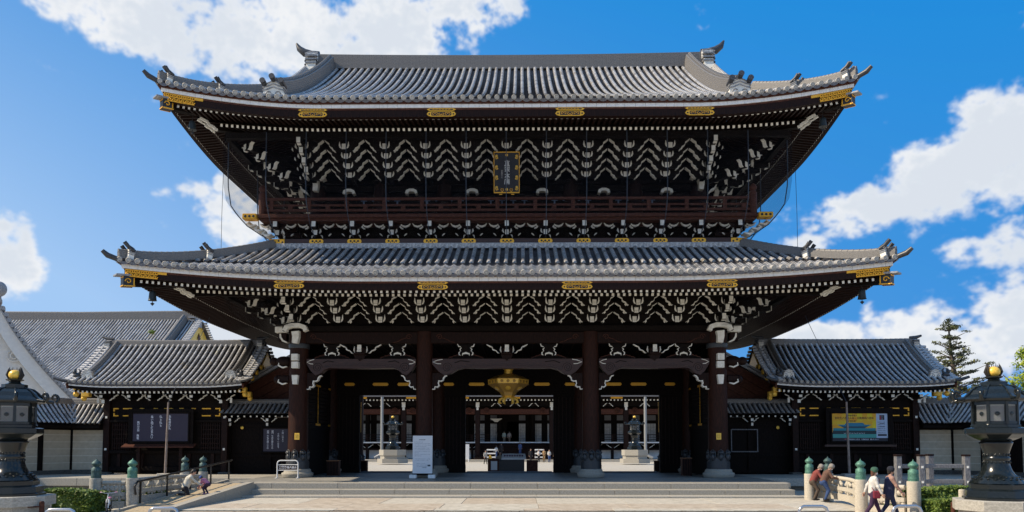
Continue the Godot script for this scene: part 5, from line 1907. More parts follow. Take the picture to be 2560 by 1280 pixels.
func connecting_wall(s: float) -> void:
	var o := thing("connecting_wall", "low dark roofed wall joining gate and right pavilion, with an empty frame" if s > 0 else "low dark roofed wall joining gate and left pavilion, with the hours board", "wall", Vector3(s * 14.85, 0, -5.3), 0.0, "low roofed walls beside the gate")
	var R := gable_house(o, 2.7, 1.05, 3.72, 0.55, 0.1, 0.3, 0.075)
	var mb := MB.new()
	ridge_sweep(mb, PackedVector3Array([Vector3(-2.7, 4.35, 0), Vector3(2.7, 4.35, 0)]), 0.4, 0.2, 2, 0.08, Vector3.UP, 14)
	put(mb, "ridge", M.ridge, o)
	mb = MB.new()
	mb.box(Vector3(0, 1.7, 0), Vector3(5.4, 3.5, 0.3))
	put(mb, "board_wall", M.wood, o)
	mb = MB.new()
	for yy in [0.15, 1.1, 3.0, 3.4]:
		mb.box(Vector3(0, yy, 0.16), Vector3(5.4, 0.16, 0.16))
	for xx in [-2.5, 0.0, 2.5]:
		mb.box(Vector3(xx, 1.7, 0.18), Vector3(0.22, 3.4, 0.14))
	put(mb, "frame", M.wood, o)
	var rm := rafter_mesh(0.1, 0.1, 0.9)
	for k in 14:
		inst(rm, "rafter", o, Transform3D(Basis(Vector3.RIGHT, 0.3), Vector3(-2.5 + k * 0.385, 3.58, 0.98)))
	for x in [-2.3, 0.0, 2.3]:
		mb = MB.new()
		mb.box(Vector3(x, 3.28, 0.5), Vector3(0.16, 0.2, 0.6))
		var bo := put(mb, "bracket", M.wood, o)
		mb = MB.new()
		mb.box(Vector3(x, 3.32, 0.81), Vector3(0.16, 0.16, 0.02))
		mb.box(Vector3(x + s * 0.06, 3.05, 0.6), Vector3(0.13, 0.18, 0.02))
		for e in [-1.0, 1.0]:
			mb.ribbon(s_line(Vector2(x + e * 0.5, 3.45), Vector2(x + e * 0.16, 3.2)), 0.045, 0.4, 0.5)
		put(mb, "painted_end", M.white, bo, true)
		if x != 0.0:
			mb = MB.new()
			mb.disc_z(Vector3(x * 0.75, 2.85, 0.3), 0.1, 0.04)
			put(mb, "gilt_crest", M.gold, o)
	if s > 0:
		mb = MB.new()
		for q in [[0.8, 0.0, 0.06, 1.4], [-0.8, 0.0, 0.06, 1.4], [0.0, 0.68, 1.54, 0.06], [0.0, -0.68, 1.54, 0.06]]:
			mb.box(Vector3(-0.35 + q[0], 2.05 + q[1], 0.32), Vector3(q[2], q[3], 0.05))
		put(mb, "empty_frame", M.greywood, o)
	# the covered stair that climbs from the pavilion to the upper storey
	var c := thing("stair_enclosure", "sloping boarded stair housing rising toward the gate at right" if s > 0 else "sloping brown boarded stair housing rising toward the gate at left", "stairs", Vector3(s * 14.6, 0, -7.6))
	mb = MB.new()
	var xa: float = 2.7
	for k in 5:
		var y := 2.2 + k * 0.62
		mb = MB.new()
		if s < 0:
			mb.hull8([Vector3(-xa, y, 1.2), Vector3(xa, y + 3.1, 1.2), Vector3(xa, y + 3.1, -1.2), Vector3(-xa, y, -1.2), Vector3(-xa, y + 0.6, 1.2 - 0.02 * k), Vector3(xa, y + 3.7, 1.2 - 0.02 * k), Vector3(xa, y + 3.7, -1.2), Vector3(-xa, y + 0.6, -1.2)])
		else:
			mb.hull8([Vector3(-xa, y + 3.1, 1.2), Vector3(xa, y, 1.2), Vector3(xa, y, -1.2), Vector3(-xa, y + 3.1, -1.2), Vector3(-xa, y + 3.7, 1.2 - 0.02 * k), Vector3(xa, y + 0.6, 1.2 - 0.02 * k), Vector3(xa, y + 0.6, -1.2), Vector3(-xa, y + 3.7, -1.2)])
		put(mb, "board", M.brown, c)
	mb = MB.new()
	mb.bar(Vector3(-xa, 5.45 if s < 0 else 8.5, 1.1), Vector3(xa, 8.5 if s < 0 else 5.45, 1.1), 0.5, 0.16)
	mb.bar(Vector3(-xa, 5.65 if s < 0 else 8.7, 0), Vector3(xa, 8.7 if s < 0 else 5.65, 0), 2.8, 0.12)
	put(mb, "stair_roof", M.tile3, c)

func plaster_wall(at: Vector3, turn: float, bays: int, bay: float, label: String, mirror: float) -> void:
	var o := thing("plaster_wall", label, "wall", at, turn, "cream perimeter walls with white lines")
	var L := bays * bay
	var R := gable_house(o, L / 2 + 0.1, 1.25, 3.12, 0.85, 0.14, 0.3, 0.075)
	var mb := MB.new()
	ridge_sweep(mb, PackedVector3Array([Vector3(-L / 2, 4.3, 0), Vector3(L / 2, 4.3, 0)]), 0.45, 0.3, 3, 0.08, Vector3.UP, int(L / 0.35))
	put(mb, "ridge", M.ridge, o)
	mb = MB.new()
	mb.box(Vector3(0, 0.0, 0), Vector3(L, 0.5, 0.9))
	put(mb, "stone_foot", M.darkstone, o)
	mb = MB.new()
	mb.box(Vector3(0, 2.9, 0), Vector3(L, 0.4, 0.75))
	put(mb, "head_beam", M.wood, o)
	for side in [0, 2]:
		mb = MB.new()
		strip(mb, R, side, 0.06, 0.3, -0.3, -0.1, -L / 2, L / 2, 4)
		put(mb, "eave_fascia", M.wood, o)
	var rm := rafter_mesh(0.1, 0.1, 1.0)
	for k in int(L / 0.36):
		inst(rm, "rafter", o, Transform3D(Basis(Vector3.RIGHT, 0.4), Vector3(-L / 2 + 0.2 + k * 0.36, 2.95, 1.12)))
		inst(rm, "rafter", o, Transform3D(Basis(Vector3.UP, PI) * Basis(Vector3.RIGHT, 0.4), Vector3(-L / 2 + 0.2 + k * 0.36, 2.95, -1.12)))
	for k in bays + 1:
		mb = MB.new()
		mb.box(Vector3(-L / 2 + k * bay, 1.6, 0), Vector3(0.32, 2.75, 0.66), 0.015)
		put(mb, "post", M.wood, o)
	for k in bays:
		var door := bays > 2 and k == 1
		mb = MB.new()
		mb.box(Vector3(-L / 2 + (k + 0.5) * bay, 1.48, 0), Vector3(bay - 0.32, 2.5, 0.5))
		var p := put(mb, "dark_door" if door else "plaster_panel", M.wood if door else M.plaster, o)
		if not door:
			mb = MB.new()
			for q in 5:
				for z in [-0.255, 0.255]:
					mb.box(Vector3(-L / 2 + (k + 0.5) * bay, 0.68 + q * 0.43, z), Vector3(bay - 0.33, 0.022, 0.012))
			put(mb, "white_lines", M.white, p, true)

func big_roof_hall() -> void:   # the far hall whose great roof rises on the left
	var o := thing("great_hall", "distant great hall left of the gate with a vast grey tiled roof", "temple hall", Vector3(-88, -0.6, -108))
	var R := Roof.new()
	R.A = 30.0
	R.B = 25.0
	R.y0 = 11.0
	R.a = 0.47
	R.b = 0.0078
	R.top = 24.5
	R.gx = 25.0
	R.lift = 1.5
	R.run = 14
	R.fade = 9
	var mb := MB.new()
	R.sheet(mb, 0, 0.12, 0.0, 24.5, 40, 16)
	R.sheet(mb, 2, 0.12, 0.0, 24.5, 40, 16)
	R.sheet(mb, 1, 0.12, 0.0, 5.0, 40, 5)
	R.sheet(mb, 3, 0.12, 0.0, 5.0, 40, 5)
	var rf := put(mb, "roof", M.pan, o)
	mb = MB.new()
	mb.tinted = true
	for side in [0, 1]:
		R.covers(mb, side, R.rows(side, 0.62), 0.0, 0.17, 1.5, 4)
	put(mb, "cover_tiles", M.cover, rf, true)
	mb = MB.new()
	ridge_sweep(mb, PackedVector3Array([Vector3(-24, 27.2, 0), Vector3(0, 27.0, 0), Vector3(24, 27.2, 0)]), 1.5, 1.75, 9, 0.2, Vector3.UP, 40)
	put(mb, "main_ridge", M.ridge, rf)
	mb = MB.new()
	var pts := PackedVector3Array()
	for k in 16:
		pts.append(R.P(0, 22.0, lerpf(5.0, 24.2, k / 15.0)) + Vector3(0, 0.1, 0))
	ridge_sweep(mb, pts, 1.1, 1.2, 6, 0.22, Vector3.UP, 3)
	put(mb, "descending_ridge", M.ridge, rf)
	mb = MB.new()
	mb.box(Vector3(24.3, 27.0, 0), Vector3(0.9, 2.6, 1.6), 0.1)
	for q in 5:
		mb.box(Vector3(23.4, 25.2 + q * 0.6, 0.9), Vector3(1.2, 0.22, 0.8), 0.03)
	put(mb, "ridge_end_tile", M.tile3, rf)
	mb = MB.new()
	for side in [0, 2]:
		var w := 1.0 if side == 0 else -1.0
		for k in 40:
			var f := R.P(side, w * 25.0, 5.0 + 19.3 * k / 40.0)
			mb.tube(PackedVector3Array([f + Vector3(-0.6, 0.16, 0), f + Vector3(0.5, 0.1, 0)]), [0.2, 0.22], 6)
	put(mb, "gable_edge_tiles", M.tile, rf, true)
	mb = MB.new()
	mb.x = Transform3D(Basis(Vector3.UP, PI / 2), Vector3(24.2, 0, 0))
	var tri := PackedVector2Array()
	for k in 9:
		var p := R.P(0, 25.0, lerpf(5.0, 24.3, k / 8.0))
		tri.append(Vector2(-p.z, p.y - 0.5))
	for k in 9:
		var p := R.P(0, 25.0, lerpf(24.3, 5.0, k / 8.0))
		tri.append(Vector2(p.z, p.y - 0.5))
	mb.extr(tri, -0.2, 0.2)
	var gb := put(mb, "gable_board", M.gold, rf)
	mb = MB.new()
	mb.x = Transform3D(Basis(Vector3.UP, PI / 2), Vector3(24.5, 0, 0))
	for q in [[0.0, 23.6, 1.0], [-1.6, 21.6, 0.8], [1.6, 21.6, 0.8], [0.0, 21.2, 0.7], [-3.4, 19.6, 0.8], [3.4, 19.6, 0.8], [0.0, 19.0, 0.8]]:
		mb.extr(PackedVector2Array([Vector2(q[0], q[1] + q[2]), Vector2(q[0] - q[2] * 0.7, q[1]), Vector2(q[0], q[1] - q[2]), Vector2(q[0] + q[2] * 0.7, q[1])]), -0.12, 0.0)
	put(mb, "carved_panel", M.brown, gb)
	mb = MB.new()
	mb.box(Vector3(0, 5.6, 0), Vector3(48, 11.2, 38))
	put(mb, "wall", M.wood, o)

func white_gable() -> void:   # near left: only its big plastered gable shows
	var o := thing("white_gabled_hall", "hall at far left with a huge white curved bargeboard gable", "temple hall", Vector3(-46.3, -0.6, -25), 0.6)
	var curve := func(t: float, off: float) -> Vector2:
		return Vector2(t * 6.6 + off * 0.55, 15.6 - 9.6 * pow(t, 0.72) + off)
	for s in [-1.0, 1.0]:
		var mb := MB.new()
		for k in 14:
			var a: Vector2 = curve.call(k / 14.0, 0.0)
			var b: Vector2 = curve.call((k + 1) / 14.0, 0.0)
			var c: Vector2 = a + Vector2(-0.42, -1.15)
			var d: Vector2 = b + Vector2(-0.42, -1.15)
			var pl := PackedVector2Array([Vector2(s * a.x, a.y), Vector2(s * b.x, b.y), Vector2(s * d.x, d.y), Vector2(s * c.x, c.y)])
			mb.extr(pl, -0.25, 0.25)
		put(mb, "white_bargeboard", M.plasterw, o)
		mb = MB.new()
		for k in 26:
			var a: Vector2 = curve.call((k + 0.5) / 26.0, 0.24)
			mb.tube(PackedVector3Array([Vector3(s * a.x, a.y, -1.2), Vector3(s * a.x, a.y, 0.55)]), 0.2, 8)
		put(mb, "edge_tiles", M.tile3, o, true)
		mb = MB.new()
		for k in 14:
			var a: Vector2 = curve.call(k / 14.0, 0.0)
			var b: Vector2 = curve.call((k + 1) / 14.0, 0.0)
			var pl := PackedVector2Array([Vector2(s * a.x, a.y + 0.2), Vector2(s * b.x, b.y + 0.2), Vector2(s * b.x, b.y), Vector2(s * a.x, a.y)])
			mb.extr(pl, -14.0, 0.4)
		put(mb, "roof_slope", M.tile3, o)
		mb = MB.new()
		spiral(mb, Vector3(s * 1.5, 10.4, -0.2), 0.7, s, 0.06)
		put(mb, "plaster_scroll", M.plasterw, o)
	var mb := MB.new()
	var poly := PackedVector2Array([Vector2(-5.9, 5.0), Vector2(5.9, 5.0)])
	for k in 9:
		var a: Vector2 = curve.call(1.0 - k / 8.0, -0.6)
		poly.append(Vector2(maxf(a.x - 0.3, 0.01), a.y))
	for k in range(1, 9):
		var a: Vector2 = curve.call(k / 8.0, -0.6)
		poly.append(Vector2(minf(-a.x + 0.3, -0.01), a.y))
	mb.extr(poly, -1.0, -0.4)
	put(mb, "pediment", M.plasterw, o)
	mb = MB.new()
	mb.box(Vector3(0, 3.0, -7), Vector3(10.5, 6.0, 12))
	put(mb, "wall", M.plasterw, o)
	mb = MB.new()
	mb.box(Vector3(0, 15.9, -6.5), Vector3(0.7, 0.8, 14), 0.1)
	mb.ball(Vector3(0.2, 16.3, 0.4), Vector3(0.6, 0.7, 0.3))
	put(mb, "ridge", M.tile3, o)

func founders_hall() -> void:   # the hall across the courtyard, seen through the doorways
	var o := thing("founders_hall", "great dark wooden hall across the courtyard seen through the gate doorways", "temple hall", Vector3(0, -0.5, -66))
	var mb := MB.new()
	mb.box(Vector3(0, 0.1, 3.0), Vector3(70, 0.3, 6.0), 0.03)
	mb.box(Vector3(0, -0.02, 5.2), Vector3(70, 0.1, 3.0), 0.02)
	put(mb, "stone_step", M.granite, o)
	for k in 9:
		mb = MB.new()
		mb.box(Vector3(0, 0.35 + k * 0.26, 3.2 - k * 0.36), Vector3(11.5, 0.2, 0.45), 0.02)
		put(mb, "wooden_step", M.redwood, o)
	mb = MB.new()
	mb.box(Vector3(0, 1.4, -0.6), Vector3(11.4, 2.2, 0.3))
	mb.box(Vector3(0, 2.45, -2.0), Vector3(70, 0.16, 4.4))
	put(mb, "veranda_floor", M.redwood, o)
	mb = MB.new()
	mb.box(Vector3(0, 1.2, -4.6), Vector3(70, 2.6, 0.6))
	put(mb, "under_floor_wall", M.wood, o)
	mb = MB.new()
	mb.box(Vector3(0, 2.6, 0.16), Vector3(70, 0.17, 0.14))
	put(mb, "white_floor_edge", M.board, o)
	for k in 28:
		var x := -33.75 + k * 2.5
		if absf(x) < 5.8:
			continue
		mb = MB.new()
		mb.box(Vector3(x, 1.3, -0.3), Vector3(0.3, 2.1, 0.3))
		var po := put(mb, "veranda_post", M.redwood, o)
		mb = MB.new()
		for e in [-1.0, 1.0]:
			mb.ribbon(s_line(Vector2(x + e * 0.95, 2.3), Vector2(x + e * 0.2, 1.85)), 0.06, -0.3, -0.1)
		put(mb, "painted_edge", M.white, po, true)
		mb = MB.new()
		mb.box(Vector3(x + 1.25, 0.9, -1.0), Vector3(2.1, 1.2, 0.2))
		put(mb, "foundation_panel", M.plasterw, o)
		mb = MB.new()
		mb.box(Vector3(x + 1.25, 1.62, -0.4), Vector3(2.5, 0.22, 0.2))
		put(mb, "tie_beam", M.redwood, o)
		for q in [[3.0, 0.09], [3.35, 0.08], [3.7, 0.1]]:
			mb = MB.new()
			mb.box(Vector3(x + 1.25, q[0], -0.15), Vector3(2.5, q[1], 0.1))
			put(mb, "veranda_rail", M.redwood, o)
		mb = MB.new()
		mb.box(Vector3(x, 3.2, -0.15), Vector3(0.16, 1.1, 0.16))
		put(mb, "rail_post", M.redwood, o)
	mb = MB.new()
	for q in [[-35.0, -1.35], [0.55, 35.0]]:
		mb.cut()
		mb.box(Vector3((q[0] + q[1]) / 2.0, 6.2, -4.3), Vector3(q[1] - q[0], 7.4, 0.3))
	mb.cut()
	mb.box(Vector3(-0.4, 7.8, -4.3), Vector3(1.9, 4.2, 0.28))
	put_each(mb, "wall", M.wood, o)
	mb = MB.new()
	mb.box(Vector3(0, 6.0, -14.0), Vector3(40, 7.5, 0.3))
	put(mb, "inner_wall", M.wood, o)
	mb = MB.new()
	mb.box(Vector3(0, 2.45, -9.2), Vector3(70, 0.15, 10.0))
	put(mb, "inner_floor", M.redwood, o)
	mb = MB.new()
	mb.box(Vector3(-20.0, 6.0, -9.0), Vector3(0.3, 7.5, 9.6))
	mb.cut()
	mb.box(Vector3(20.0, 6.0, -9.0), Vector3(0.3, 7.5, 9.6))
	put_each(mb, "inner_side_wall", M.wood, o)
	for k in 30:
		var x := -30.6 + k * 2.1
		if absf(x + 0.35) < 1.0:
			continue
		mb = MB.new()
		var w := 1.5 if k % 2 == 0 else 0.95
		mb.box(Vector3(x, 4.0, -4.1), Vector3(w, 2.75, 0.08))
		var sp := put(mb, "paper_screen", M.screen, o)
		mb = MB.new()
		for q in 12:
			mb.box(Vector3(x, 2.75 + q * 0.23, -4.05), Vector3(w, 0.03, 0.03))
		for q in 5:
			mb.box(Vector3(x - w / 2 + w * q / 4.0, 4.0, -4.05), Vector3(0.03, 2.7, 0.03))
		put(mb, "screen_bars", M.greywood, sp, true)
		mb = MB.new()
		mb.box(Vector3(x, 6.25, -4.1), Vector3(w, 0.75, 0.06))
		put(mb, "transom_panel", M.greywood, o)
	for k in 14:
		mb = MB.new()
		mb.lathe([Vector2(0.36, 2.5), Vector2(0.34, 9.0)], 12, false, Vector3(-31.5 + k * 4.85, 0, -3.5))
		put(mb, "hall_column", M.wood, o)
	for x in [-26.0, -15.6, -5.3, 5.0, 15.3, 26.0]:
		mb = MB.new()
		mb.box(Vector3(x, 3.9, 2.2), Vector3(0.66, 7.2, 0.66), 0.06)
		var pc := put(mb, "porch_column", M.redwood, o)
		mb = MB.new()
		mb.box(Vector3(x, 0.4, 2.2), Vector3(1.0, 0.35, 1.0), 0.05)
		put(mb, "column_base", M.riser, pc)
		mb = MB.new()
		mb.box(Vector3(x, 7.85, 2.6), Vector3(0.5, 0.7, 0.12), 0.03)
		mb.box(Vector3(x, 7.3, 2.6), Vector3(0.3, 0.4, 0.1))
		put(mb, "painted_nose", M.white, pc)
		mb = MB.new()
		for e in [-1.0, 1.0]:
			spiral(mb, Vector3(x + e * 1.2, 7.0, 2.55), 0.45, e, 0.07)
		put(mb, "carved_scroll", M.brown, pc, true)
	for k in 5:
		var x0: float = [-26.0, -15.6, -5.3, 5.0, 15.3][k]
		mb = MB.new()
		mb.box(Vector3(x0 + 5.15, 6.9, 2.2), Vector3(9.6, 0.75, 0.5), 0.06)
		mb.box(Vector3(x0 + 5.15, 6.62, 2.46), Vector3(7.4, 0.12, 0.06), 0.02)
		put(mb, "rainbow_beam", M.brown, o)
		mb = MB.new()
		for q in 3:
			for e in [-1.0, 1.0]:
				mb.ribbon(s_line(Vector2(x0 + 2.6 + q * 2.6 + e * 0.15, 8.05), Vector2(x0 + 2.6 + q * 2.6 + e * 0.7, 7.6)), 0.08, 2.5, 2.6)
		put(mb, "painted_edge", M.white, o, true)
	mb = MB.new()
	mb.box(Vector3(0, 8.0, 1.6), Vector3(64, 0.6, 1.6))
	mb.box(Vector3(0, 10.2, -8.5), Vector3(64, 0.8, 19.0))
	put(mb, "eave_frame", M.wood, o)
	var rm := rafter_mesh(0.2, 0.2, 2.2)
	for k in 130:
		inst(rm, "rafter", o, Transform3D(Basis(Vector3.RIGHT, 0.2), Vector3(-31.9 + k * 0.494, 8.52, 3.8)))
	for k in 9:
		mb = MB.new()
		mb.box(Vector3(-28.2 + 7.0 * k, 8.72, 4.25), Vector3(1.6, 0.26, 0.06), 0.02)
		put(mb, "gilt_fitting", M.goldpaint, o)
	mb = MB.new()
	mb.box(Vector3(0, 8.74, 4.15), Vector3(64, 0.4, 0.16))
	put(mb, "fascia", M.wood, o)
	mb = MB.new()
	mb.hull8([Vector3(-33, 9.0, 4.6), Vector3(33, 9.0, 4.6), Vector3(33, 20.0, -20), Vector3(-33, 20.0, -20), Vector3(-33, 9.3, 4.6), Vector3(33, 9.3, 4.6), Vector3(33, 20.5, -20), Vector3(-33, 20.5, -20)])
	put(mb, "roof", M.tile, o)
	mb = MB.new()
	mb.box(Vector3(0, 8.95, 4.7), Vector3(50, 0.26, 0.3), 0.03)
	put(mb, "rain_gutter", M.greywood, o)
	for x in [-18.2, 17.6]:
		mb = MB.new()
		mb.tube(PackedVector3Array([Vector3(x, 8.8, 4.7), Vector3(x, 1.7, 4.7), Vector3(x + signf(x) * 0.2, 0.9, 4.9), Vector3(x + signf(x) * 0.9, 0.5, 5.1)]), 0.2, 10)
		put(mb, "downpipe", M.pipe, o)
	for x in [-2.9, 6.0]:
		mb = MB.new()
		mb.extr(PackedVector2Array([Vector2(x - 0.9, 6.1), Vector2(x - 0.5, 5.85), Vector2(x - 0.2, 5.6), Vector2(x + 0.2, 5.6), Vector2(x + 0.5, 5.85), Vector2(x + 0.9, 6.1)]), -3.1, -2.9)
		put(mb, "white_nose", M.white, o)

# ---------------------------------------------------------------- writing: each character is a few brush strokes on a 10 x 10 square
const GLYPHS := {"真": "5051 1191 2383 2327 8387 2585 2787 0898 3819 7899", "宗": "5051 1191 1113 9193 3373 1595 5559 3618 7698", "本": "1393 5059 5318 5398 3777", "廟": "5051 1191 1109 3363 3367 6367 3565 3767 4349 7379 7393 9399 7595 7797",
	"去": "2282 5055 1595 4528 2888 7598", "来": "2282 5059 1595 3234 7264 5518 5598", "現": "0242 0444 0747 2227 5191 5156 9196 5393 5696 6659 7698", "の": "51472816235182958769", "仏": "3014 2329 6147 4788 7599", "と": "3145 84543648 4888",
	"あ": "2272 4149 65583717346585768969", "い": "2226 2638 7286", "念": "5014 5095 3363 3565 6547 1819 3738 3878 7887 9899", "じ": "3137 3749 4979 7988 6172 8182", "た": "1252 3128 5383 5658 5889", "ま": "2282 2585 5157 57384958 5789", "え": "4151 2474 7429 4656 5699", "り": "2226 7276 7659",
	"教": "1151 3035 0353 5107 2555 3539 5529 7156 6393 8379 6499", "行": "3013 3124 2529 5191 4494 7479 7969", "信": "2014 1319 4191 5383 5585 5777 5759 7779 5979", "証": "0141 1333 1535 1737 1719 3739 1939 5191 7179 5459 7595 4999", "巻": "2031 7061 1282 0494 5014 4418 5499 3656 3659 3989",
	"三": "1181 2575 0999", "月": "2127 2719 2181 8189 2484 2686", "一": "0595", "日": "2129 8189 2181 2585 2989", "よ": "5157 5373 57384958 5789", "十": "0595 5059", "で": "1181 8145 4588 7485",
	"開": "1119 1141 4144 1343 1444 6191 9199 6164 6393 6494 3575 3777 4649 6669", "閉": "1119 1141 4144 1444 6191 9199 6164 6494 3676 5659 5638", "門": "1119 1141 4144 1343 1444 6191 9199 6164 6393 6494", "午": "2014 2282 0595 5259", "前": "3041 7061 0292 1419 1444 4449 1646 6467 8489 8979", "五": "1181 4129 2474 7479 0999",
	"時": "1118 1141 4148 1444 1848 5292 7074 4494 5595 8589 5767", "分": "4015 6095 2575 7579 7959 4528", "後": "2013 3115 2529 6143 6345 6385 4657 7648 7699", "自": "5041 2129 8189 2181 2484 2686 2989", "転": "1141 2029 0343 0646 5181 4494 6448 4888 7699", "車": "1181 5059 2383 2326 8386 2585 2686 0898",
	"バ": "3217 6289 7182 8191", "イ": "7135 5359", "ク": "4125 4181 8138", "進": "1122 0433 3326 1899 5153 5257 5282 5484 5686 7277 5787", "入": "4152 5299 5209", "禁": "0242 2025 5292 7075 2676 1787 5759 3829 7889", "止": "5058 5484 2428 0898",
	"生": "2014 1282 2575 0999 5059", "八": "4109 6199", "百": "0191 5042 2329 8389 2383 2686 2989", "年": "2013 2282 3575 0797 3537 5259", "立": "5051 1191 3337 7367 0898", "人": "5043 4309 4599", "法": "1122 0324 0829 4383 6066 3696 6648 4888 7799", "要": "0191 2282 2225 8285 2585 0696 5629 3699",
	"祖": "1021 0343 4307 2529 5159 8189 5181 5484 5686 4999", "親": "1141 0343 2029 0545 5181 5156 8186 5383 5686 6659 7698", "聖": "1151 1115 5155 1353 6191 6165 9195 1686 2787 5659 0999", "御": "2013 2529 3141 3555 4249 3959 6191 6169 9197", "誕": "0141 1333 1535 1737 1739 3739 5178 7374 5393 5999", "慶": "5051 1191 1109 3363 3565 2676 3889 5738", "讃": "0141 1333 1535 1739 5191 5393 6465 5696 5659 9699 5999", "・": "5556 4555"}

func write(im: Image, text: String, x: float, y: float, s: float, col: Color, w: int, down := true, gap := 1.12) -> void:
	var pos := Vector2(x, y)
	for k in text.length():
		var g: String = GLYPHS.get(text[k], "")
		for st in g.split(" ", false):
			var pts := []
			for q in range(0, st.length() - 1, 2):
				pts.append(pos + Vector2(int(st[q]), int(st[q + 1])) * s / 9.0)
			for q in pts.size() - 1:
				stroke(im, pts[q], pts[q + 1], col, w)
		pos += (Vector2(0, s * gap) if down else Vector2(s * gap, 0))

func stroke(im: Image, a: Vector2, b: Vector2, col: Color, w: int) -> void:
	var n := int(a.distance_to(b)) + 1
	for k in n + 1:
		var p := a.lerp(b, float(k) / n)
		im.fill_rect(Rect2i(int(p.x - w / 2.0), int(p.y - w / 2.0), w, w), col)

func print_mat(im: Image, rough := 0.6) -> StandardMaterial3D:
	var m := StandardMaterial3D.new()
	m.albedo_texture = ImageTexture.create_from_image(im)
	m.roughness = rough
	m.texture_repeat = false
	return m

func face(mb: MB, c: Vector3, w: float, h: float) -> void:   # an upright printed face towards +z
	mb.quad(c + Vector3(-w / 2, -h / 2, 0), c + Vector3(w / 2, -h / 2, 0), c + Vector3(w / 2, h / 2, 0), c + Vector3(-w / 2, h / 2, 0))

func boards() -> void:
	var mb := MB.new()
	# left: verse board
	var o := thing("inscription_board", "wide dark board with white brushed verse on the left pavilion front", "notice board", Vector3(-21.25, 1.72, -4.2))
	var im := Image.create(700, 348, false, Image.FORMAT_RGB8)
	im.fill(lin(0.032, 0.026, 0.050))
	var wc := lin(0.62, 0.64, 0.70)
	write(im, "去来現の仏", 445, 20, 33, wc, 5)
	write(im, "仏と仏と", 335, 22, 33, wc, 5)
	write(im, "あい念じたまえり", 225, 22, 33, wc, 5)
	write(im, "教行信証", 55, 95, 29, wc, 4)
	write(im, "教巻", 52, 262, 29, wc, 4)
	frame_board(o, 3.4, 1.68, im, Vector3(0, 1.13, 0), 0.3)
	mb = MB.new()
	mb.hull8([Vector3(-2.2, -0.1, 0.45), Vector3(2.2, -0.1, 0.45), Vector3(2.2, 0.08, 0), Vector3(-2.2, 0.08, 0), Vector3(-2.2, -0.04, 0.45), Vector3(2.2, -0.04, 0.45), Vector3(2.2, 0.14, 0), Vector3(-2.2, 0.14, 0)])
	put(mb, "ledge", M.brown, o)
	mb = MB.new()
	for x in [-1.3, 1.3]:
		mb.box(Vector3(x, -0.85, 0.05), Vector3(0.2, 1.7, 0.2))
	put(mb, "leg", M.redwood, o)
	# right: the poster
	o = thing("poster_board", "framed yellow and teal poster on the right pavilion front", "poster", Vector3(21.2, 1.72, -4.2))
	im = Image.create(880, 440, false, Image.FORMAT_RGB8)
	var r := RandomNumberGenerator.new()
	r.seed = 5
	for gy in 5:
		for gx in 9:
			var t := r.randf()
			im.fill_rect(Rect2i(gx * 80, gy * 60, 80, 60), lin(0.72, 0.40 + 0.22 * t, 0.015).lerp(lin(0.75, 0.25, 0.01), r.randf() * 0.6))
	for k in 700:
		im.fill_rect(Rect2i(r.randi() % 700, r.randi() % 280, 3, 3), lin(0.8, 0.6, 0.15) if k % 2 else lin(0.6, 0.3, 0.01))
	var ink := lin(0.12, 0.05, 0.01)
	write(im, "宗祖親聖人", 250, 20, 26, ink, 4, false, 1.2)
	write(im, "御誕生八百五十年・立教開宗八百年", 48, 56, 34, ink, 5, false, 1.14)
	write(im, "慶讃法要", 250, 108, 27, ink, 4, false, 1.2)
	var teal := lin(0.02, 0.20, 0.32)
	for y in range(150, 390):   # the printed temple: two roofs over a dark storey, pale forecourt
		var a := 0
		var b := 0
		var c := teal
		if y < 180:
			a = 225 - (y - 150)
			b = 490 + (y - 150)
		elif y < 235:
			a = 85 + (y - 180) * 2
			b = 625 - (y - 180) * 2
			if y > 205:
				c = lin(0.015, 0.07, 0.11)
		elif y < 275:
			a = 20
			b = 690
			c = lin(0.02, 0.24, 0.30)
		elif y < 330:
			a = 10
			b = 705
			c = lin(0.012, 0.035, 0.045)
		else:
			a = 10
			b = 705
			c = lin(0.06, 0.33, 0.30)
		im.fill_rect(Rect2i(a, y, b - a, 1), c)
	for k in 26:
		im.fill_rect(Rect2i(180 + k * 13, 306 + (k * 7) % 9, 7, 12), lin(0.6, 0.65, 0.66) if k % 3 else lin(0.1, 0.25, 0.3))
	im.fill_rect(Rect2i(700, 0, 180, 440), lin(0.42, 0.52, 0.66))
	im.fill_rect(Rect2i(752, 26, 78, 78), lin(0.02, 0.02, 0.03))
	im.fill_rect(Rect2i(758, 40, 20, 60), lin(0.35, 0.03, 0.05))
	write(im, "五十八百", 786, 34, 15, lin(0.5, 0.52, 0.55), 2)
	for k in 6:
		write(im, "法要五月三日" if k % 2 else "生年百人立本", 722, 130 + k * 34, 17, lin(0.05, 0.07, 0.12), 2, false, 1.2)
	im.fill_rect(Rect2i(755, 156, 76, 10), lin(0.03, 0.04, 0.07))
	im.fill_rect(Rect2i(755, 208, 76, 10), lin(0.03, 0.04, 0.07))
	im.fill_rect(Rect2i(722, 330, 140, 30), lin(0.02, 0.02, 0.03))
	im.fill_rect(Rect2i(0, 392, 880, 48), lin(0.015, 0.018, 0.03))
	write(im, "本宗の念仏人と生まれた時の仏来る開りたまえり", 230, 403, 22, lin(0.5, 0.54, 0.6), 3, false, 1.05)
	stroke(im, Vector2(205, 412), Vector2(215, 412), lin(0.5, 0.08, 0.15), 14)
	frame_board(o, 3.34, 1.66, im, Vector3(0, 1.13, 0), 0.34)
	mb = MB.new()
	mb.box(Vector3(0, 0.02, 0.06), Vector3(4.3, 0.12, 0.2))
	put(mb, "ledge", M.brown2, o)
	# opening hours
	o = thing("hours_board", "small dark board of white opening hours beside the left column", "notice board", Vector3(-14.45, 1.36, -5.0))
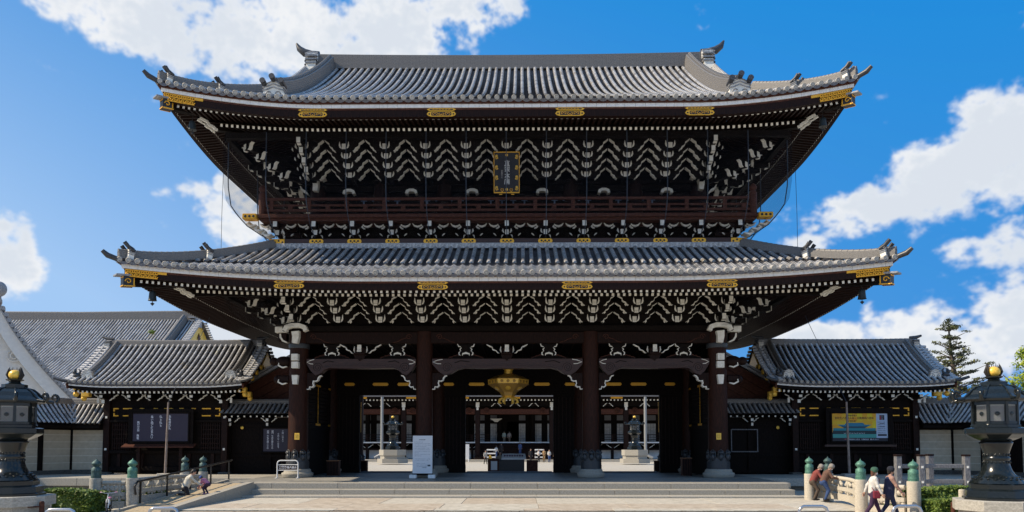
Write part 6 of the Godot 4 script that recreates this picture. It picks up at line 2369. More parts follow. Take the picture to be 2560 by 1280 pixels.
	im = Image.create(400, 360, false, Image.FORMAT_RGB8)
	im.fill(lin(0.030, 0.026, 0.048))
	write(im, "三月一日より", 300, 24, 29, wc, 4, true, 1.08)
	write(im, "十月三十一日まで", 230, 66, 28, wc, 4, true, 1.1)
	write(im, "開門", 135, 24, 29, wc, 4, true, 1.08)
	write(im, "午前五時五十分", 135, 100, 29, wc, 4, true, 1.1)
	write(im, "閉門", 62, 24, 29, wc, 4, true, 1.08)
	write(im, "午後五時三十分", 62, 100, 29, wc, 4, true, 1.1)
	frame_board(o, 1.55, 1.4, im, Vector3(0, 0.72, 0), 0.06)
	# white notice standing before the inner column
	o = thing("standing_notice", "tall white standing notice sheet in front of the left inner column", "notice board", Vector3(-4.52, 0, 1.25))
	im = Image.create(300, 600, false, Image.FORMAT_RGB8)
	im.fill(lin(0.74, 0.76, 0.78))
	var grey := lin(0.10, 0.12, 0.16)
	write(im, "本門法要の開門", 95, 58, 12, lin(0.02, 0.03, 0.05), 2, false, 1.2)
	var lines := [10, 18, 19, 14, 18, 18, 18, 5, 18, 8, 0, 18, 16, 0, 10, 14, 12, 0]
	for k in lines.size():
		var s := ""
		for q in lines[k]:
			s += "本日の門前時開生人まで仏と念法要より来"[r.randi() % 19]
		write(im, s, 28 if k < 14 else 62, 96 + k * 24.5, 10, grey, 1, false, 1.32)
	im.fill_rect(Rect2i(228, 462, 44, 26), lin(0.03, 0.05, 0.07))
	write(im, "宗門本廟", 150, 502, 12, grey, 2, false, 1.3)
	mb = MB.new()
	mb.box(Vector3(0, 1.27, 0), Vector3(1.06, 2.02, 0.05), 0.006)
	var sh := put(mb, "panel", M.paper, o)
	mb = MB.new()
	face(mb, Vector3(0, 1.27, 0.0275), 1.05, 2.01)
	put(mb, "notice_print", print_mat(im), sh)
	for s in [-1.0, 1.0]:
		mb = MB.new()
		mb.box(Vector3(s * 0.5, 0.1, 0.0), Vector3(0.38, 0.19, 0.36), 0.02)
		put(mb, "concrete_foot", M.board, o)
	mb = MB.new()
	mb.box(Vector3(0, 0.21, -0.06), Vector3(1.1, 0.1, 0.06))
	mb.box(Vector3(-0.5, 0.7, -0.06), Vector3(0.07, 1.2, 0.06))
	mb.box(Vector3(0.5, 0.7, -0.06), Vector3(0.07, 1.2, 0.06))
	put(mb, "wooden_stand", M.wood, o)
	# no bicycles barrier
	o = thing("no_entry_barrier", "white tube barrier with a no-bicycles plate before the left column", "barrier", Vector3(-11.75, 0, 1.3))
	mb = MB.new()
	mb.tube(PackedVector3Array([Vector3(-0.56, 0.02, 0), Vector3(-0.56, 0.8, 0), Vector3(-0.52, 0.9, 0), Vector3(-0.42, 0.95, 0), Vector3(0.42, 0.95, 0), Vector3(0.52, 0.9, 0), Vector3(0.56, 0.8, 0), Vector3(0.56, 0.02, 0)]), 0.033, 10)
	for y in [0.72, 0.43]:
		mb.tube(PackedVector3Array([Vector3(-0.55, y, 0), Vector3(0.55, y, 0)]), 0.022, 8)
	put(mb, "tube_frame", M.whitepaint, o)
	mb = MB.new()
	for s in [-1.0, 1.0]:
		mb.box(Vector3(s * 0.56, 0.02, 0.03), Vector3(0.1, 0.04, 0.42), 0.01)
	put(mb, "foot", M.whitepaint, o)
	im = Image.create(440, 120, false, Image.FORMAT_RGB8)
	im.fill(lin(0.035, 0.02, 0.018))
	write(im, "自転車", 72, 16, 34, Color(0.95, 0.95, 0.95), 4, false, 1.1)
	write(im, "バイク", 72, 66, 34, Color(0.95, 0.95, 0.95), 4, false, 1.1)
	write(im, "進入禁止", 196, 26, 54, Color(0.95, 0.95, 0.95), 7, false, 1.08)
	write(im, "日日", 26, 16, 30, Color(0.95, 0.95, 0.95), 4, true, 1.6)
	mb = MB.new()
	mb.box(Vector3(0, 0.575, 0), Vector3(1.04, 0.26, 0.012))
	var pl := put(mb, "plate", M.iron, o)
	mb = MB.new()
	face(mb, Vector3(0, 0.575, 0.0085), 1.03, 0.25)
	put(mb, "plate_print", print_mat(im), pl)
	# name plaque under the upper eave
	o = thing("name_plaque", "black hanging plaque in a gilt scroll frame under the upper eave", "plaque", Vector3(0.0, 15.2, 2.1))
	o.scale = Vector3(1, 1.1, 1)
	im = Image.create(240, 360, false, Image.FORMAT_RGB8)
	im.fill(lin(0.010, 0.009, 0.014))
	write(im, "真宗本廟", 92, 38, 64, lin(0.52, 0.52, 0.50), 10, true, 1.12)
	write(im, "御教生人", 44, 150, 22, lin(0.28, 0.26, 0.24), 4, true, 1.15)
	mb = MB.new()
	mb.x = Transform3D(Basis(Vector3.RIGHT, 0.16), Vector3.ZERO)
	mb.box(Vector3(0, 0.97, 0), Vector3(1.34, 1.94, 0.1), 0.01)
	var bd := put(mb, "plaque_board", M.black, o)
	mb = MB.new()
	mb.x = Transform3D(Basis(Vector3.RIGHT, 0.16), Vector3.ZERO)
	face(mb, Vector3(0, 0.97, 0.053), 0.92, 1.42)
	put(mb, "lettering", print_mat(im, 0.5), bd)
	mb = MB.new()
	mb.x = Transform3D(Basis(Vector3.RIGHT, 0.16), Vector3.ZERO)
	for q in [[0.0, 1.93, 1.36, 0.04], [0.0, 0.02, 1.36, 0.05], [-0.67, 0.97, 0.035, 1.94], [0.67, 0.97, 0.035, 1.94]]:
		mb.box(Vector3(q[0], q[1], 0.06), Vector3(q[2], q[3], 0.05))
	put(mb, "gilt_border", M.goldpaint, o)
	for s in [-1.0, 1.0]:
		for yy in [1.7, 1.2, 0.72, 0.22]:
			mb = MB.new()
			mb.x = Transform3D(Basis(Vector3.RIGHT, 0.16), Vector3.ZERO)
			mb.ball(Vector3(s * 0.53, yy + 0.06, 0.06), Vector3(0.07, 0.06, 0.05), 8, 5)
			mb.ball(Vector3(s * 0.49, yy - 0.04, 0.06), Vector3(0.05, 0.05, 0.05), 8, 5)
			mb.tube(PackedVector3Array([Vector3(s * 0.56, yy + 0.1, 0.06), Vector3(s * 0.6, yy, 0.06), Vector3(s * 0.54, yy - 0.1, 0.06)]), 0.02, 5)
			put(mb, "gilt_cloud", M.gold, o)
		mb = MB.new()
		mb.x = Transform3D(Basis(Vector3.RIGHT, 0.16), Vector3.ZERO)
		mb.tube(PackedVector3Array([Vector3(s * 0.25, 0.04, 0.07), Vector3(s * 0.16, 0.15, 0.07), Vector3(s * 0.2, 0.22, 0.07), Vector3(s * 0.24, 0.17, 0.07), Vector3(s * 0.28, 0.22, 0.07), Vector3(s * 0.32, 0.15, 0.07), Vector3(s * 0.22, 0.03, 0.07)]), 0.018, 5)
		mb.box(Vector3(s * 0.32, -0.06, 0.05), Vector3(0.16, 0.04, 0.05))
		put(mb, "gilt_heart", M.goldpaint, o)
	mb = MB.new()
	mb.x = Transform3D(Basis(Vector3.RIGHT, 0.16), Vector3.ZERO)
	mb.ball(Vector3(0, 0.17, 0.06), Vector3(0.08, 0.07, 0.05), 10, 6)
	mb.ball(Vector3(0, 1.8, 0.06), Vector3(0.08, 0.07, 0.04), 10, 6)
	put(mb, "gilt_flower", M.gold, o)

func frame_board(o: Node3D, w: float, h: float, im: Image, c: Vector3, rim: float) -> void:
	var mb := MB.new()
	mb.box(c, Vector3(w + rim * 2, h + rim * 2, 0.12))
	var b := put(mb, "backing", M.wood, o)
	mb = MB.new()
	face(mb, c + Vector3(0, 0, 0.075), w, h)
	put(mb, "printed_face", print_mat(im), b)
	mb = MB.new()
	for s in [-1.0, 1.0]:
		mb.box(c + Vector3(s * (w / 2 + 0.05), 0, 0.09), Vector3(0.1, h + 0.2, 0.08), 0.01)
		mb.box(c + Vector3(0, s * (h / 2 + 0.05), 0.088), Vector3(w, 0.1, 0.08), 0.01)
	put(mb, "frame", M.wood, b)

# ---------------------------------------------------------------- lanterns, bells, railings
func bronze_lantern(at: Vector3, turn: float, label: String, ped: bool) -> void:
	var o := thing("bronze_lantern", label, "lantern", at, turn, "tall bronze lanterns")
	o.scale = Vector3(0.86, 0.91, 0.86)
	var mb := MB.new()
	var a0 := PI / 8.0
	if ped:
		mb.lathe([Vector2(1.26, -0.88), Vector2(1.26, -0.34)], 8, true, Vector3(), a0)
		mb.lathe([Vector2(1.44, -0.34), Vector2(1.44, -0.02), Vector2(1.4, 0.0)], 8, true, Vector3(), a0)
		put(mb, "stone_plinth", M.granite, o)
	else:
		mb.lathe([Vector2(2.1, -1.7), Vector2(2.1, -1.15)], 6, true, Vector3(), 0.3)
		mb.lathe([Vector2(1.7, -1.16), Vector2(1.7, -0.72)], 6, true, Vector3(), 0.3)
		mb.lathe([Vector2(1.85, -0.72), Vector2(1.85, 0.0)], 6, true, Vector3(), 0.3)
		put(mb, "stone_plinth", M.granite, o)
	mb = MB.new()
	mb.lathe([Vector2(1.12, 0.0), Vector2(1.12, 0.07), Vector2(1.04, 0.1), Vector2(1.02, 0.3), Vector2(0.96, 0.33), Vector2(0.9, 0.36), Vector2(0.9, 0.5), Vector2(0.86, 0.53)], 8, true, Vector3(), a0)
	put(mb, "stepped_base", M.bronze, o)
	mb = MB.new()
	mb.lathe([Vector2(0.86, 0.53), Vector2(0.78, 0.63), Vector2(0.64, 0.76), Vector2(0.56, 0.82), Vector2(0.47, 0.95), Vector2(0.41, 1.12), Vector2(0.385, 1.28), Vector2(0.42, 1.31), Vector2(0.42, 1.37), Vector2(0.385, 1.39), Vector2(0.385, 1.46), Vector2(0.42, 1.60), Vector2(0.50, 1.82), Vector2(0.52, 1.86), Vector2(0.46, 1.9)], 32)
	var ps := put(mb, "pillar", M.bronze, o)
	mb = MB.new()   # cast flowers on the flare
	for k in 40:
		var w := TAU * k / 40.0
		var rr := 0.74 if k % 2 == 0 else 0.66
		mb.ball(Vector3(sin(w) * rr, 0.68 if k % 2 == 0 else 0.745, cos(w) * rr), Vector3(0.05, 0.03, 0.05), 6, 4)
	for k in 20:
		var w := TAU * k / 20.0
		mb.ball(Vector3(sin(w) * 0.40, 1.22, cos(w) * 0.40), Vector3(0.035, 0.05, 0.035), 6, 4)
		mb.ball(Vector3(sin(w) * 0.39, 1.46, cos(w) * 0.39), Vector3(0.035, 0.05, 0.035), 6, 4)
	put(mb, "cast_flowers", M.bronze, ps, true)
	mb = MB.new()
	mb.lathe([Vector2(0.46, 1.9), Vector2(0.72, 2.0), Vector2(0.95, 2.12), Vector2(0.98, 2.16), Vector2(0.98, 2.32), Vector2(0.92, 2.34), Vector2(0.78, 2.36), Vector2(0.78, 2.44), Vector2(0.74, 2.46)], 8, true, Vector3(), a0)
	put(mb, "lamp_floor", M.bronze, o)
	mb = MB.new()
	for k in 8:   # corner posts and rails of the fire box
		var w := a0 + TAU * k / 8.0
		var w2 := a0 + TAU * (k + 1) / 8.0
		var p := Vector3(sin(w), 0, cos(w)) * 0.69
		var q := Vector3(sin(w2), 0, cos(w2)) * 0.69
		mb.bar(p + Vector3(0, 2.45, 0), p + Vector3(0, 3.22, 0), 0.09, 0.09, Vector3(sin(w), 0, cos(w)))
		mb.bar(p + Vector3(0, 2.5, 0), q + Vector3(0, 2.5, 0), 0.06, 0.1)
		mb.bar(p + Vector3(0, 3.15, 0), q + Vector3(0, 3.15, 0), 0.06, 0.12)
	put(mb, "fire_box", M.bronze, o)
	mb = MB.new()
	for k in 8:
		mb = MB.new()
		mb.x = Transform3D(Basis(Vector3.UP, TAU * k / 8.0), Vector3())
		face(mb, Vector3(0, 2.8, 0.6), 0.46, 0.62)
		put(mb, "white_pane", M.pane, o)
	for k in 8:
		var w := TAU * (k + 1.0) / 8.0
		mb = MB.new()
		mb.x = Transform3D(Basis(Vector3.UP, w), Vector3())
		for d in range(-5, 6):
			for s in [-1.0, 1.0]:
				var x0 := d * 0.085
				var pa := Vector2(x0 - 0.25 * s, 2.55)
				var pb := Vector2(x0 + 0.25 * s, 3.05)
				# clip to the panel
				var lo := -0.21
				var hi := 0.21
				var dir := pb - pa
				var t0 := 0.0
				var t1 := 1.0
				var ta := (lo - pa.x) / dir.x
				var tb := (hi - pa.x) / dir.x
				t0 = maxf(t0, minf(ta, tb))
				t1 = minf(t1, maxf(ta, tb))
				if t1 - t0 > 0.05:
					var p := pa + dir * t0
					var q := pa + dir * t1
					mb.bar(Vector3(p.x, p.y, 0.63), Vector3(q.x, q.y, 0.63), 0.011, 0.011, Vector3(0, 0, 1))
		mb.ball(Vector3(0, 2.8, 0.625), Vector3(0.09, 0.07, 0.015), 8, 5)
		put(mb, "lattice_panel", M.bronze, o)
	mb = MB.new()
	mb.lathe([Vector2(0.7, 3.2), Vector2(1.0, 3.22), Vector2(1.06, 3.28), Vector2(1.0, 3.34), Vector2(0.86, 3.44), Vector2(0.74, 3.58), Vector2(0.6, 3.68), Vector2(0.4, 3.74)], 8, true, Vector3(), a0)
	var rf := put(mb, "lantern_roof", M.bronze, o)
	for k in 8:
		var w := a0 + TAU * k / 8.0
		var e := Vector3(sin(w), 0, cos(w))
		mb = MB.new()
		mb.tube(PackedVector3Array([e * 0.4 + Vector3(0, 3.74, 0), e * 0.62 + Vector3(0, 3.69, 0), e * 0.77 + Vector3(0, 3.57, 0), e * 0.9 + Vector3(0, 3.43, 0), e * 1.05 + Vector3(0, 3.31, 0)]), 0.03, 6)
		var cu := PackedVector3Array()
		for q in 12:
			var t := -1.2 + q * 0.5
			var rr := 0.17 * (1.0 - q / 16.0)
			cu.append(e * (1.3 + rr * cos(t) * 0.9 - 0.02) + Vector3(0, 3.42 + rr * sin(t), 0))
		mb.tube(PackedVector3Array([e * 0.98 + Vector3(0, 3.3, 0), e * 1.26 + Vector3(0, 3.26, 0)]), 0.06, 8)
		mb.tube(cu, [0.06, 0.06, 0.06, 0.058, 0.055, 0.05, 0.05, 0.045, 0.04, 0.035, 0.03, 0.03], 8)
		put(mb, "curled_corner", M.bronze, rf)
	mb = MB.new()
	mb.lathe([Vector2(0.42, 3.72), Vector2(0.42, 3.86), Vector2(0.32, 3.88), Vector2(0.2, 3.92), Vector2(0.18, 3.96), Vector2(0.28, 4.0), Vector2(0.3, 4.04), Vector2(0.2, 4.06)], 8, true, Vector3(), a0)
	put(mb, "finial_seat", M.bronze, o)
	mb = MB.new()
	mb.ball(Vector3(0, 4.2, 0), Vector3(0.215, 0.18, 0.215), 20, 12)
	put(mb, "gilt_jewel", M.gold, o)
	mb = MB.new()
	for k in 13:
		var w := 1.25 + 3.8 * k / 12.0 - turn
		var e := Vector3(sin(w), 0, cos(w))
		mb.tube(PackedVector3Array([e * 0.2 + Vector3(0, 4.06, 0), e * 0.27 + Vector3(0, 4.2, 0), e * 0.22 + Vector3(0, 4.36, 0), e * 0.2 + Vector3(0, 4.44 + 0.05 * (k % 2), 0)]), [0.03, 0.035, 0.025, 0.004], 5)
	put(mb, "flame_crown", M.iron, o)

func hanging_lantern() -> void:
	var o := thing("gilt_hanging_lantern", "gilt six-sided hanging lantern in the middle doorway", "lantern", Vector3(0.0, 4.15, -3.2))
	var mb := MB.new()
	mb.lathe([Vector2(0.42, 0.55), Vector2(0.5, 0.75), Vector2(1.2, 1.22)], 6, true, Vector3(), PI / 6)
	put(mb, "lower_bowl", M.golddark, o)
	mb = MB.new()
	mb.lathe([Vector2(1.2, 1.22), Vector2(1.22, 1.52)], 6, true, Vector3(), PI / 6)
	var bd := put(mb, "middle_band", M.gold, o)
	mb = MB.new()
	for k in 6:
		mb.x = Transform3D(Basis(Vector3.UP, TAU * k / 6.0), Vector3())
		for q in [-0.36, 0.0, 0.36]:
			mb.disc_z(Vector3(q, 1.37, 1.065), 0.09, 0.02)
		mb.box(Vector3(0, 1.51, 1.06), Vector3(1.2, 0.03, 0.04))
		mb.box(Vector3(0, 1.23, 1.05), Vector3(1.2, 0.03, 0.04))
	put(mb, "crest", M.golddark, bd)
	mb = MB.new()
	for k in 6:
		mb.x = Transform3D(Basis(Vector3.UP, TAU * k / 6.0), Vector3())
		mb.x = mb.x * Transform3D(Basis(Vector3.RIGHT, 0.93), Vector3(0, 0.98, 0.76))
		mb.disc_z(Vector3(0, 0, 0.03), 0.16, 0.03)
	put(mb, "lower_crest", M.gold, o)
	mb = MB.new()
	mb.lathe([Vector2(1.24, 1.52), Vector2(0.9, 1.68), Vector2(0.45, 1.84), Vector2(0.25, 1.86)], 6, true, Vector3(), PI / 6)
	put(mb, "lantern_roof", M.golddark, o)
	mb = MB.new()
	mb.lathe([Vector2(0.22, 1.85), Vector2(0.24, 2.1), Vector2(0.29, 2.16)], 6, true, Vector3(), PI / 6)
	put(mb, "neck", M.gold, o)
	for k in 6:
		mb = MB.new()
		mb.x = Transform3D(Basis(Vector3.UP, TAU * (k + 0.5) / 6.0), Vector3())
		mb.extr(PackedVector2Array([Vector2(-0.08, 2.12), Vector2(0.08, 2.12), Vector2(0.2, 2.36), Vector2(0.12, 2.52), Vector2(-0.12, 2.52), Vector2(-0.2, 2.36)]), 0.26, 0.3)
		put(mb, "petal", M.gold, o)
	mb = MB.new()
	mb.lathe([Vector2(0.36, 0.4), Vector2(0.4, 0.46), Vector2(0.33, 0.5), Vector2(0.42, 0.56)], 6, true, Vector3(), PI / 6)
	for k in 6:
		var w := TAU * k / 6.0 + PI / 6
		var e := Vector3(sin(w), 0, cos(w))
		mb.tube(PackedVector3Array([e * 0.3 + Vector3(0, 0.44, 0), e * 0.5 + Vector3(0, 0.32, 0), e * 0.56 + Vector3(0, 0.16, 0), e * 0.42 + Vector3(0, 0.1, 0)]), [0.07, 0.09, 0.08, 0.04], 8)
	put(mb, "foot_scroll", M.gold, o)
	mb = MB.new()
	mb.tube(PackedVector3Array([Vector3(0, 2.1, 0), Vector3(0, 3.2, 0)]), 0.02, 6)
	put(mb, "chain", M.iron, o)

func wind_bell(at: Vector3, label: String) -> void:
	var o := thing("wind_bell", label, "bell", at, 0.0, "bronze bells under the eave corners")
	o.scale = Vector3.ONE * 0.78
	var mb := MB.new()
	mb.lathe([Vector2(0.27, -0.62), Vector2(0.24, -0.58), Vector2(0.21, -0.3), Vector2(0.2, -0.12), Vector2(0.14, -0.03), Vector2(0.03, 0.0)], 16)
	put(mb, "bell", M.slate, o)
	mb = MB.new()
	mb.tube(PackedVector3Array([Vector3(0, 0, 0), Vector3(0, 0.35, 0)]), 0.02, 6)
	mb.tube(PackedVector3Array([Vector3(0, -0.5, 0), Vector3(0, -0.82, 0)]), 0.018, 6)
	mb.extr(PackedVector2Array([Vector2(-0.14, -0.8), Vector2(0, -0.72), Vector2(0.14, -0.8), Vector2(0.0, -0.95)]), -0.01, 0.01)
	put(mb, "clapper", M.iron, o)

func stone_post(o: Node3D, p: Vector3, top: float, patina: Material, stone: Material) -> void:
	var mb := MB.new()
	mb.lathe([Vector2(0.215, p.y), Vector2(0.215, top - 0.03), Vector2(0.2, top)], 24, false, Vector3(p.x, 0, p.z))
	var s := put(mb, "stone_post", stone, o)
	mb = MB.new()
	mb.lathe([Vector2(0.176, top), Vector2(0.176, top + 0.08), Vector2(0.180, top + 0.1), Vector2(0.168, top + 0.12), Vector2(0.168, top + 0.24), Vector2(0.180, top + 0.26), Vector2(0.168, top + 0.28), Vector2(0.164, top + 0.37), Vector2(0.107, top + 0.40), Vector2(0.102, top + 0.44), Vector2(0.164, top + 0.50), Vector2(0.168, top + 0.56), Vector2(0.107, top + 0.63), Vector2(0.025, top + 0.68), Vector2(0.000, top + 0.75)], 20, false, Vector3(p.x, 0, p.z))
	put(mb, "onion_cap", patina, s)

func balustrade(called: String, label: String, pts: Array, top: float, base: float, stone: Material, arch := 0.0) -> void:   # stone rails with cloud shaped struts between
	var c: Vector3 = (pts[0] + pts[-1]) / 2.0
	var o := thing(called, label, "railing", Vector3(c.x, -0.6, c.z))
	for row in [[top, 0.085, 0.085], [top - 0.42, 0.09, 0.075], [base + 0.12, 0.1, 0.13]]:
		var mb := MB.new()
		var path := PackedVector3Array()
		var n := 8
		for k in n + 1:
			var t: float = float(k) / n * (pts.size() - 1)
			var q := int(minf(floor(t), pts.size() - 2))
			var p: Vector3 = pts[q].lerp(pts[q + 1], t - q)
			path.append(Vector3(p.x, row[0] + arch * sin(PI * (0.5 + 0.5 * k / n)) + 0.6, p.z) - Vector3(c.x, 0, c.z))
		if row[0] == top:
			mb.tube(path, row[1], 10)
		else:
			for k in n:
				mb.bar(path[k], path[k + 1], 0.16, row[2] * 2.0)
		put(mb, "stone_rail", stone, o)
	for seg in pts.size() - 1:
		var L: float = pts[seg].distance_to(pts[seg + 1])
		var cnt := maxi(2, int(L / 0.8))
		for k in cnt:
			var t := (k + 0.5) / cnt
			var p: Vector3 = pts[seg].lerp(pts[seg + 1], t) - Vector3(c.x, 0, c.z)
			var d: Vector3 = (pts[seg + 1] - pts[seg]).normalized()
			for row in [top - 0.21, base + 0.38]:
				var mb := MB.new()
				mb.x = Transform3D(Basis(d, Vector3.UP, d.cross(Vector3.UP)), Vector3(p.x, row + 0.6 + arch * 0.9, p.z))
				mb.box(Vector3(0, 0, 0), Vector3(0.1, 0.34, 0.12), 0.02)
				for s in [-1.0, 1.0]:
					mb.ball(Vector3(s * 0.12, 0.02, 0), Vector3(0.1, 0.11, 0.08), 8, 6)
					mb.ball(Vector3(s * 0.24, -0.04, 0), Vector3(0.08, 0.08, 0.07), 8, 6)
				put(mb, "cloud_strut", stone, o)

func posts_and_rails() -> void:
	var spots := [[Vector3(-15.0, -0.62, 13.9), "weathered post with dark green onion cap beside the left hedge", true, false], [Vector3(-13.75, -0.62, 13.7), "post with bright green onion cap at the foot of the ramp handrail", false, false], [Vector3(-14.75, -0.1, 7.0), "far post with grey-green cap nearest the left flagpole", true, false], [Vector3(-13.95, -0.1, 6.9), "far post with green cap behind the top of the ramp handrail", true, false],
		[Vector3(13.1, -0.62, 9.2), "pale post with green cap left of the person in red", false, true], [Vector3(13.97, -0.62, 9.0), "post behind the two leaning people, mostly hidden", true, true], [Vector3(12.85, -0.62, 14.7), "middle pale post with green cap between leaning and walking pairs", false, true], [Vector3(14.05, -0.62, 16.0), "nearest pale post with green cap right of the walking women", false, true]]
	for s in spots:
		var o := thing("capped_stone_post", s[1], "post", Vector3(s[0].x, s[0].y, s[0].z), 0.0, "stone bridge posts with onion caps")
		stone_post(o, Vector3(0, 0, 0), 0.56 - s[0].y, M.patdark if s[2] else M.patina, M.palestone if s[3] else M.granite)
	balustrade("stone_balustrade", "low stone balustrade between the two posts by the left hedge", [Vector3(-14.75, 0, 13.88), Vector3(-13.98, 0, 13.72)], 0.38, -0.55, M.granite)
	balustrade("stone_balustrade", "long stone balustrade climbing beside the ramp", [Vector3(-13.78, 0, 13.4), Vector3(-13.85, 0, 10.0), Vector3(-13.95, 0, 7.2)], 0.36, -0.5, M.granite, 0.12)
	balustrade("stone_balustrade", "curved pale balustrade the two people lean on", [Vector3(13.35, 0, 9.1), Vector3(14.08, 0, 9.5), Vector3(14.0, 0, 11.4), Vector3(13.0, 0, 14.4)], 0.34, -0.55, M.palestone, 0.08)
	balustrade("stone_balustrade", "pale balustrade behind the two walking women", [Vector3(13.1, 0, 14.85), Vector3(13.85, 0, 15.8)], 0.34, -0.55, M.palestone)

func small_things() -> void:
	var mb: MB
	# bent tube bollards in the foreground
	var first: Node3D = null
	for q in [[8.6, 21.4, "steel hoop bollard at lower right, left one of the two"], [11.15, 21.3, "steel hoop bollard below the walking women"], [-10.95, 22.7, "steel hoop bollard at the far lower left, beside the rope fence"], [-8.55, 22.2, "steel hoop bollard below the child's bicycle"]]:
		if first == null:
			first = thing("hoop_bollard", q[2], "bollard", Vector3(q[0], -0.6, q[1]), 0.0, "steel hoop bollards")
			mb = MB.new()
			mb.tube(PackedVector3Array([Vector3(-0.38, 0, 0), Vector3(-0.38, 0.6, 0), Vector3(-0.34, 0.7, 0), Vector3(-0.25, 0.745, 0), Vector3(0.25, 0.745, 0), Vector3(0.34, 0.7, 0), Vector3(0.38, 0.6, 0), Vector3(0.38, 0, 0)]), 0.045, 12)
			put(mb, "bent_tube", M.steel, first)
			mb = MB.new()
			for s in [-1.0, 1.0]:
				mb.lathe([Vector2(0.09, 0.0), Vector2(0.09, 0.02), Vector2(0.06, 0.03)], 12, false, Vector3(s * 0.38, 0, 0))
			put(mb, "base_ring", M.steel, first)
		else:
			copy_of(first, Vector3(q[0], -0.6, q[1]), 0.0, q[2])
	# slim poles with a wire up to the eave
	for s in [-1.0, 1.0]:
		var o := thing("slim_pole", "slim metal pole before the inscription board" if s < 0 else "slim metal pole before the yellow poster", "pole", Vector3(-18.95 if s < 0 else 18.75, 0, 0.0), 0.0, "slim poles before the pavilions")
		mb = MB.new()
		mb.tube(PackedVector3Array([Vector3(0, 0.1, 0), Vector3(0.08 * -s, 4.15, 0)]), [0.075, 0.05], 10)
		put(mb, "shaft", M.polemetal, o)
		mb = MB.new()
		mb.box(Vector3(0, 0.1, 0), Vector3(0.75, 0.22, 0.6), 0.04)
		put(mb, "stone_foot", M.granite, o)
		var w := thing("conductor_wire", "thin wire from the slim pole up to the lower eave at %s" % ("left" if s < 0 else "right"), "wire", Vector3((-18.95 if s < 0 else 18.75), 4.15, 0.0))
		mb = MB.new()
		mb.tube(PackedVector3Array([Vector3(0.08 * -s, 0, 0), Vector3(-s * 0.9, 2.6, -0.8), Vector3(-s * 1.8, 5.3, -1.5)]), 0.014, 5)
		put(mb, "wire", M.cable, w)
		w = thing("conductor_wire", "long thin wire hanging from upper eave to lower roof at %s" % ("left" if s < 0 else "right"), "wire", Vector3(s * 16.9, 12.0, -2.0))
		mb = MB.new()
		mb.tube(PackedVector3Array([Vector3(0, -1.2, 0), Vector3(0, 3.2, 0), Vector3(-s * 0.05, 6.5, 0)]), 0.014, 5)
		mb.tube(PackedVector3Array([Vector3(-s * 0.05, 6.4, 0), Vector3(-s * 0.7, 6.45, 0)]), 0.025, 5)
		put(mb, "wire", M.cable, w)
	# weathered timber barrier on the right
	var b := thing("timber_barrier", "grey weathered timber barrier right of the right pavilion", "barrier", Vector3(19.5, -0.62, 7.0))
	for x in [-1.54, -0.5, 0.7, 1.55]:
		mb = MB.new()
		var z := 0.0 if x != 0.7 else -1.5
		mb.box(Vector3(x, 0.95, z), Vector3(0.26, 1.9, 0.26), 0.02)
		var po := put(mb, "barrier_post", M.greywood, b)
		mb = MB.new()
		mb.box(Vector3(x, 1.93, z), Vector3(0.3, 0.09, 0.3), 0.02)
		put(mb, "metal_cap", M.redwood, po)
		for y in [1.4, 0.72]:
			mb = MB.new()
			mb.box(Vector3(x, y, z + 0.14), Vector3(0.09, 0.1, 0.02))
			put(mb, "white_plug", M.white, po, true)
	for q in [[-1.02, 0.8], [0.52, 1.83]]:
		for y in [1.44, 0.74]:
			mb = MB.new()
			mb.box(Vector3(q[0], y, 0), Vector3(q[1], 0.19, 0.12), 0.02)
			put(mb, "barrier_rail", M.greywood, b)
	# wooden boxes in the doorways
	for q in [[-10.2, 4.6, 0.7, 0.85, 0.5, "small brown wooden bin inside left of the gate"], [10.35, 4.6, 0.55, 1.0, 0.5, "small brown wooden bin inside right of the gate"], [-9.75, -2.0, 0.4, 0.7, 0.4, "little pale box at the left door jamb"], [9.85, -2.0, 0.4, 0.7, 0.4, "little pale box at the right door jamb"]]:
		var o := thing("wooden_bin", q[5], "box", Vector3(q[0], 0, q[1] - 7.0))
		mb = MB.new()
		mb.box(Vector3(0, q[3] / 2, 0), Vector3(q[2], q[3], q[4]), 0.01)
		put(mb, "body", M.brown, o)
		for k in 4:
			mb = MB.new()
			mb.box(Vector3(-q[2] / 2 + q[2] * (k + 0.5) / 4, q[3] / 2, q[4] / 2 + 0.01), Vector3(q[2] / 4 - 0.02, q[3] - 0.06, 0.02))
			put(mb, "slat", M.redwood, o)
		mb = MB.new()
		mb.box(Vector3(0, q[3] + 0.02, 0), Vector3(q[2] + 0.06, 0.05, q[4] + 0.06), 0.01)
		put(mb, "lid", M.tan, o)
	# reception desk in the middle doorway
	var d := thing("reception_desk", "long desk with black cloth and pale top in the middle doorway", "desk", Vector3(-0.0, -0.45, -9.5))
	mb = MB.new()
	mb.box(Vector3(-1.1, 0.65, 0.3), Vector3(0.75, 1.3, 0.5), 0.02)
	var pn := put(mb, "brown_panel", M.brown, d)
	mb = MB.new()
	mb.box(Vector3(-1.05, 0.85, 0.56), Vector3(0.42, 0.6, 0.01))
	put(mb, "paper_sheet", M.paper, pn)
	mb = MB.new()
	mb.box(Vector3(0.1, 0.62, 0.1), Vector3(1.75, 1.24, 0.7), 0.03)
	put(mb, "black_cloth", M.black, d)
	mb = MB.new()
	mb.box(Vector3(1.5, 0.62, 0.2), Vector3(0.75, 1.2, 0.5), 0.02)
	put(mb, "brown_box", M.brown, d)
	var tr := thing("display_tray", "pale slanted leaflet tray on the desk", "tray", Vector3(0.25, 0.79, -9.55))
	mb = MB.new()
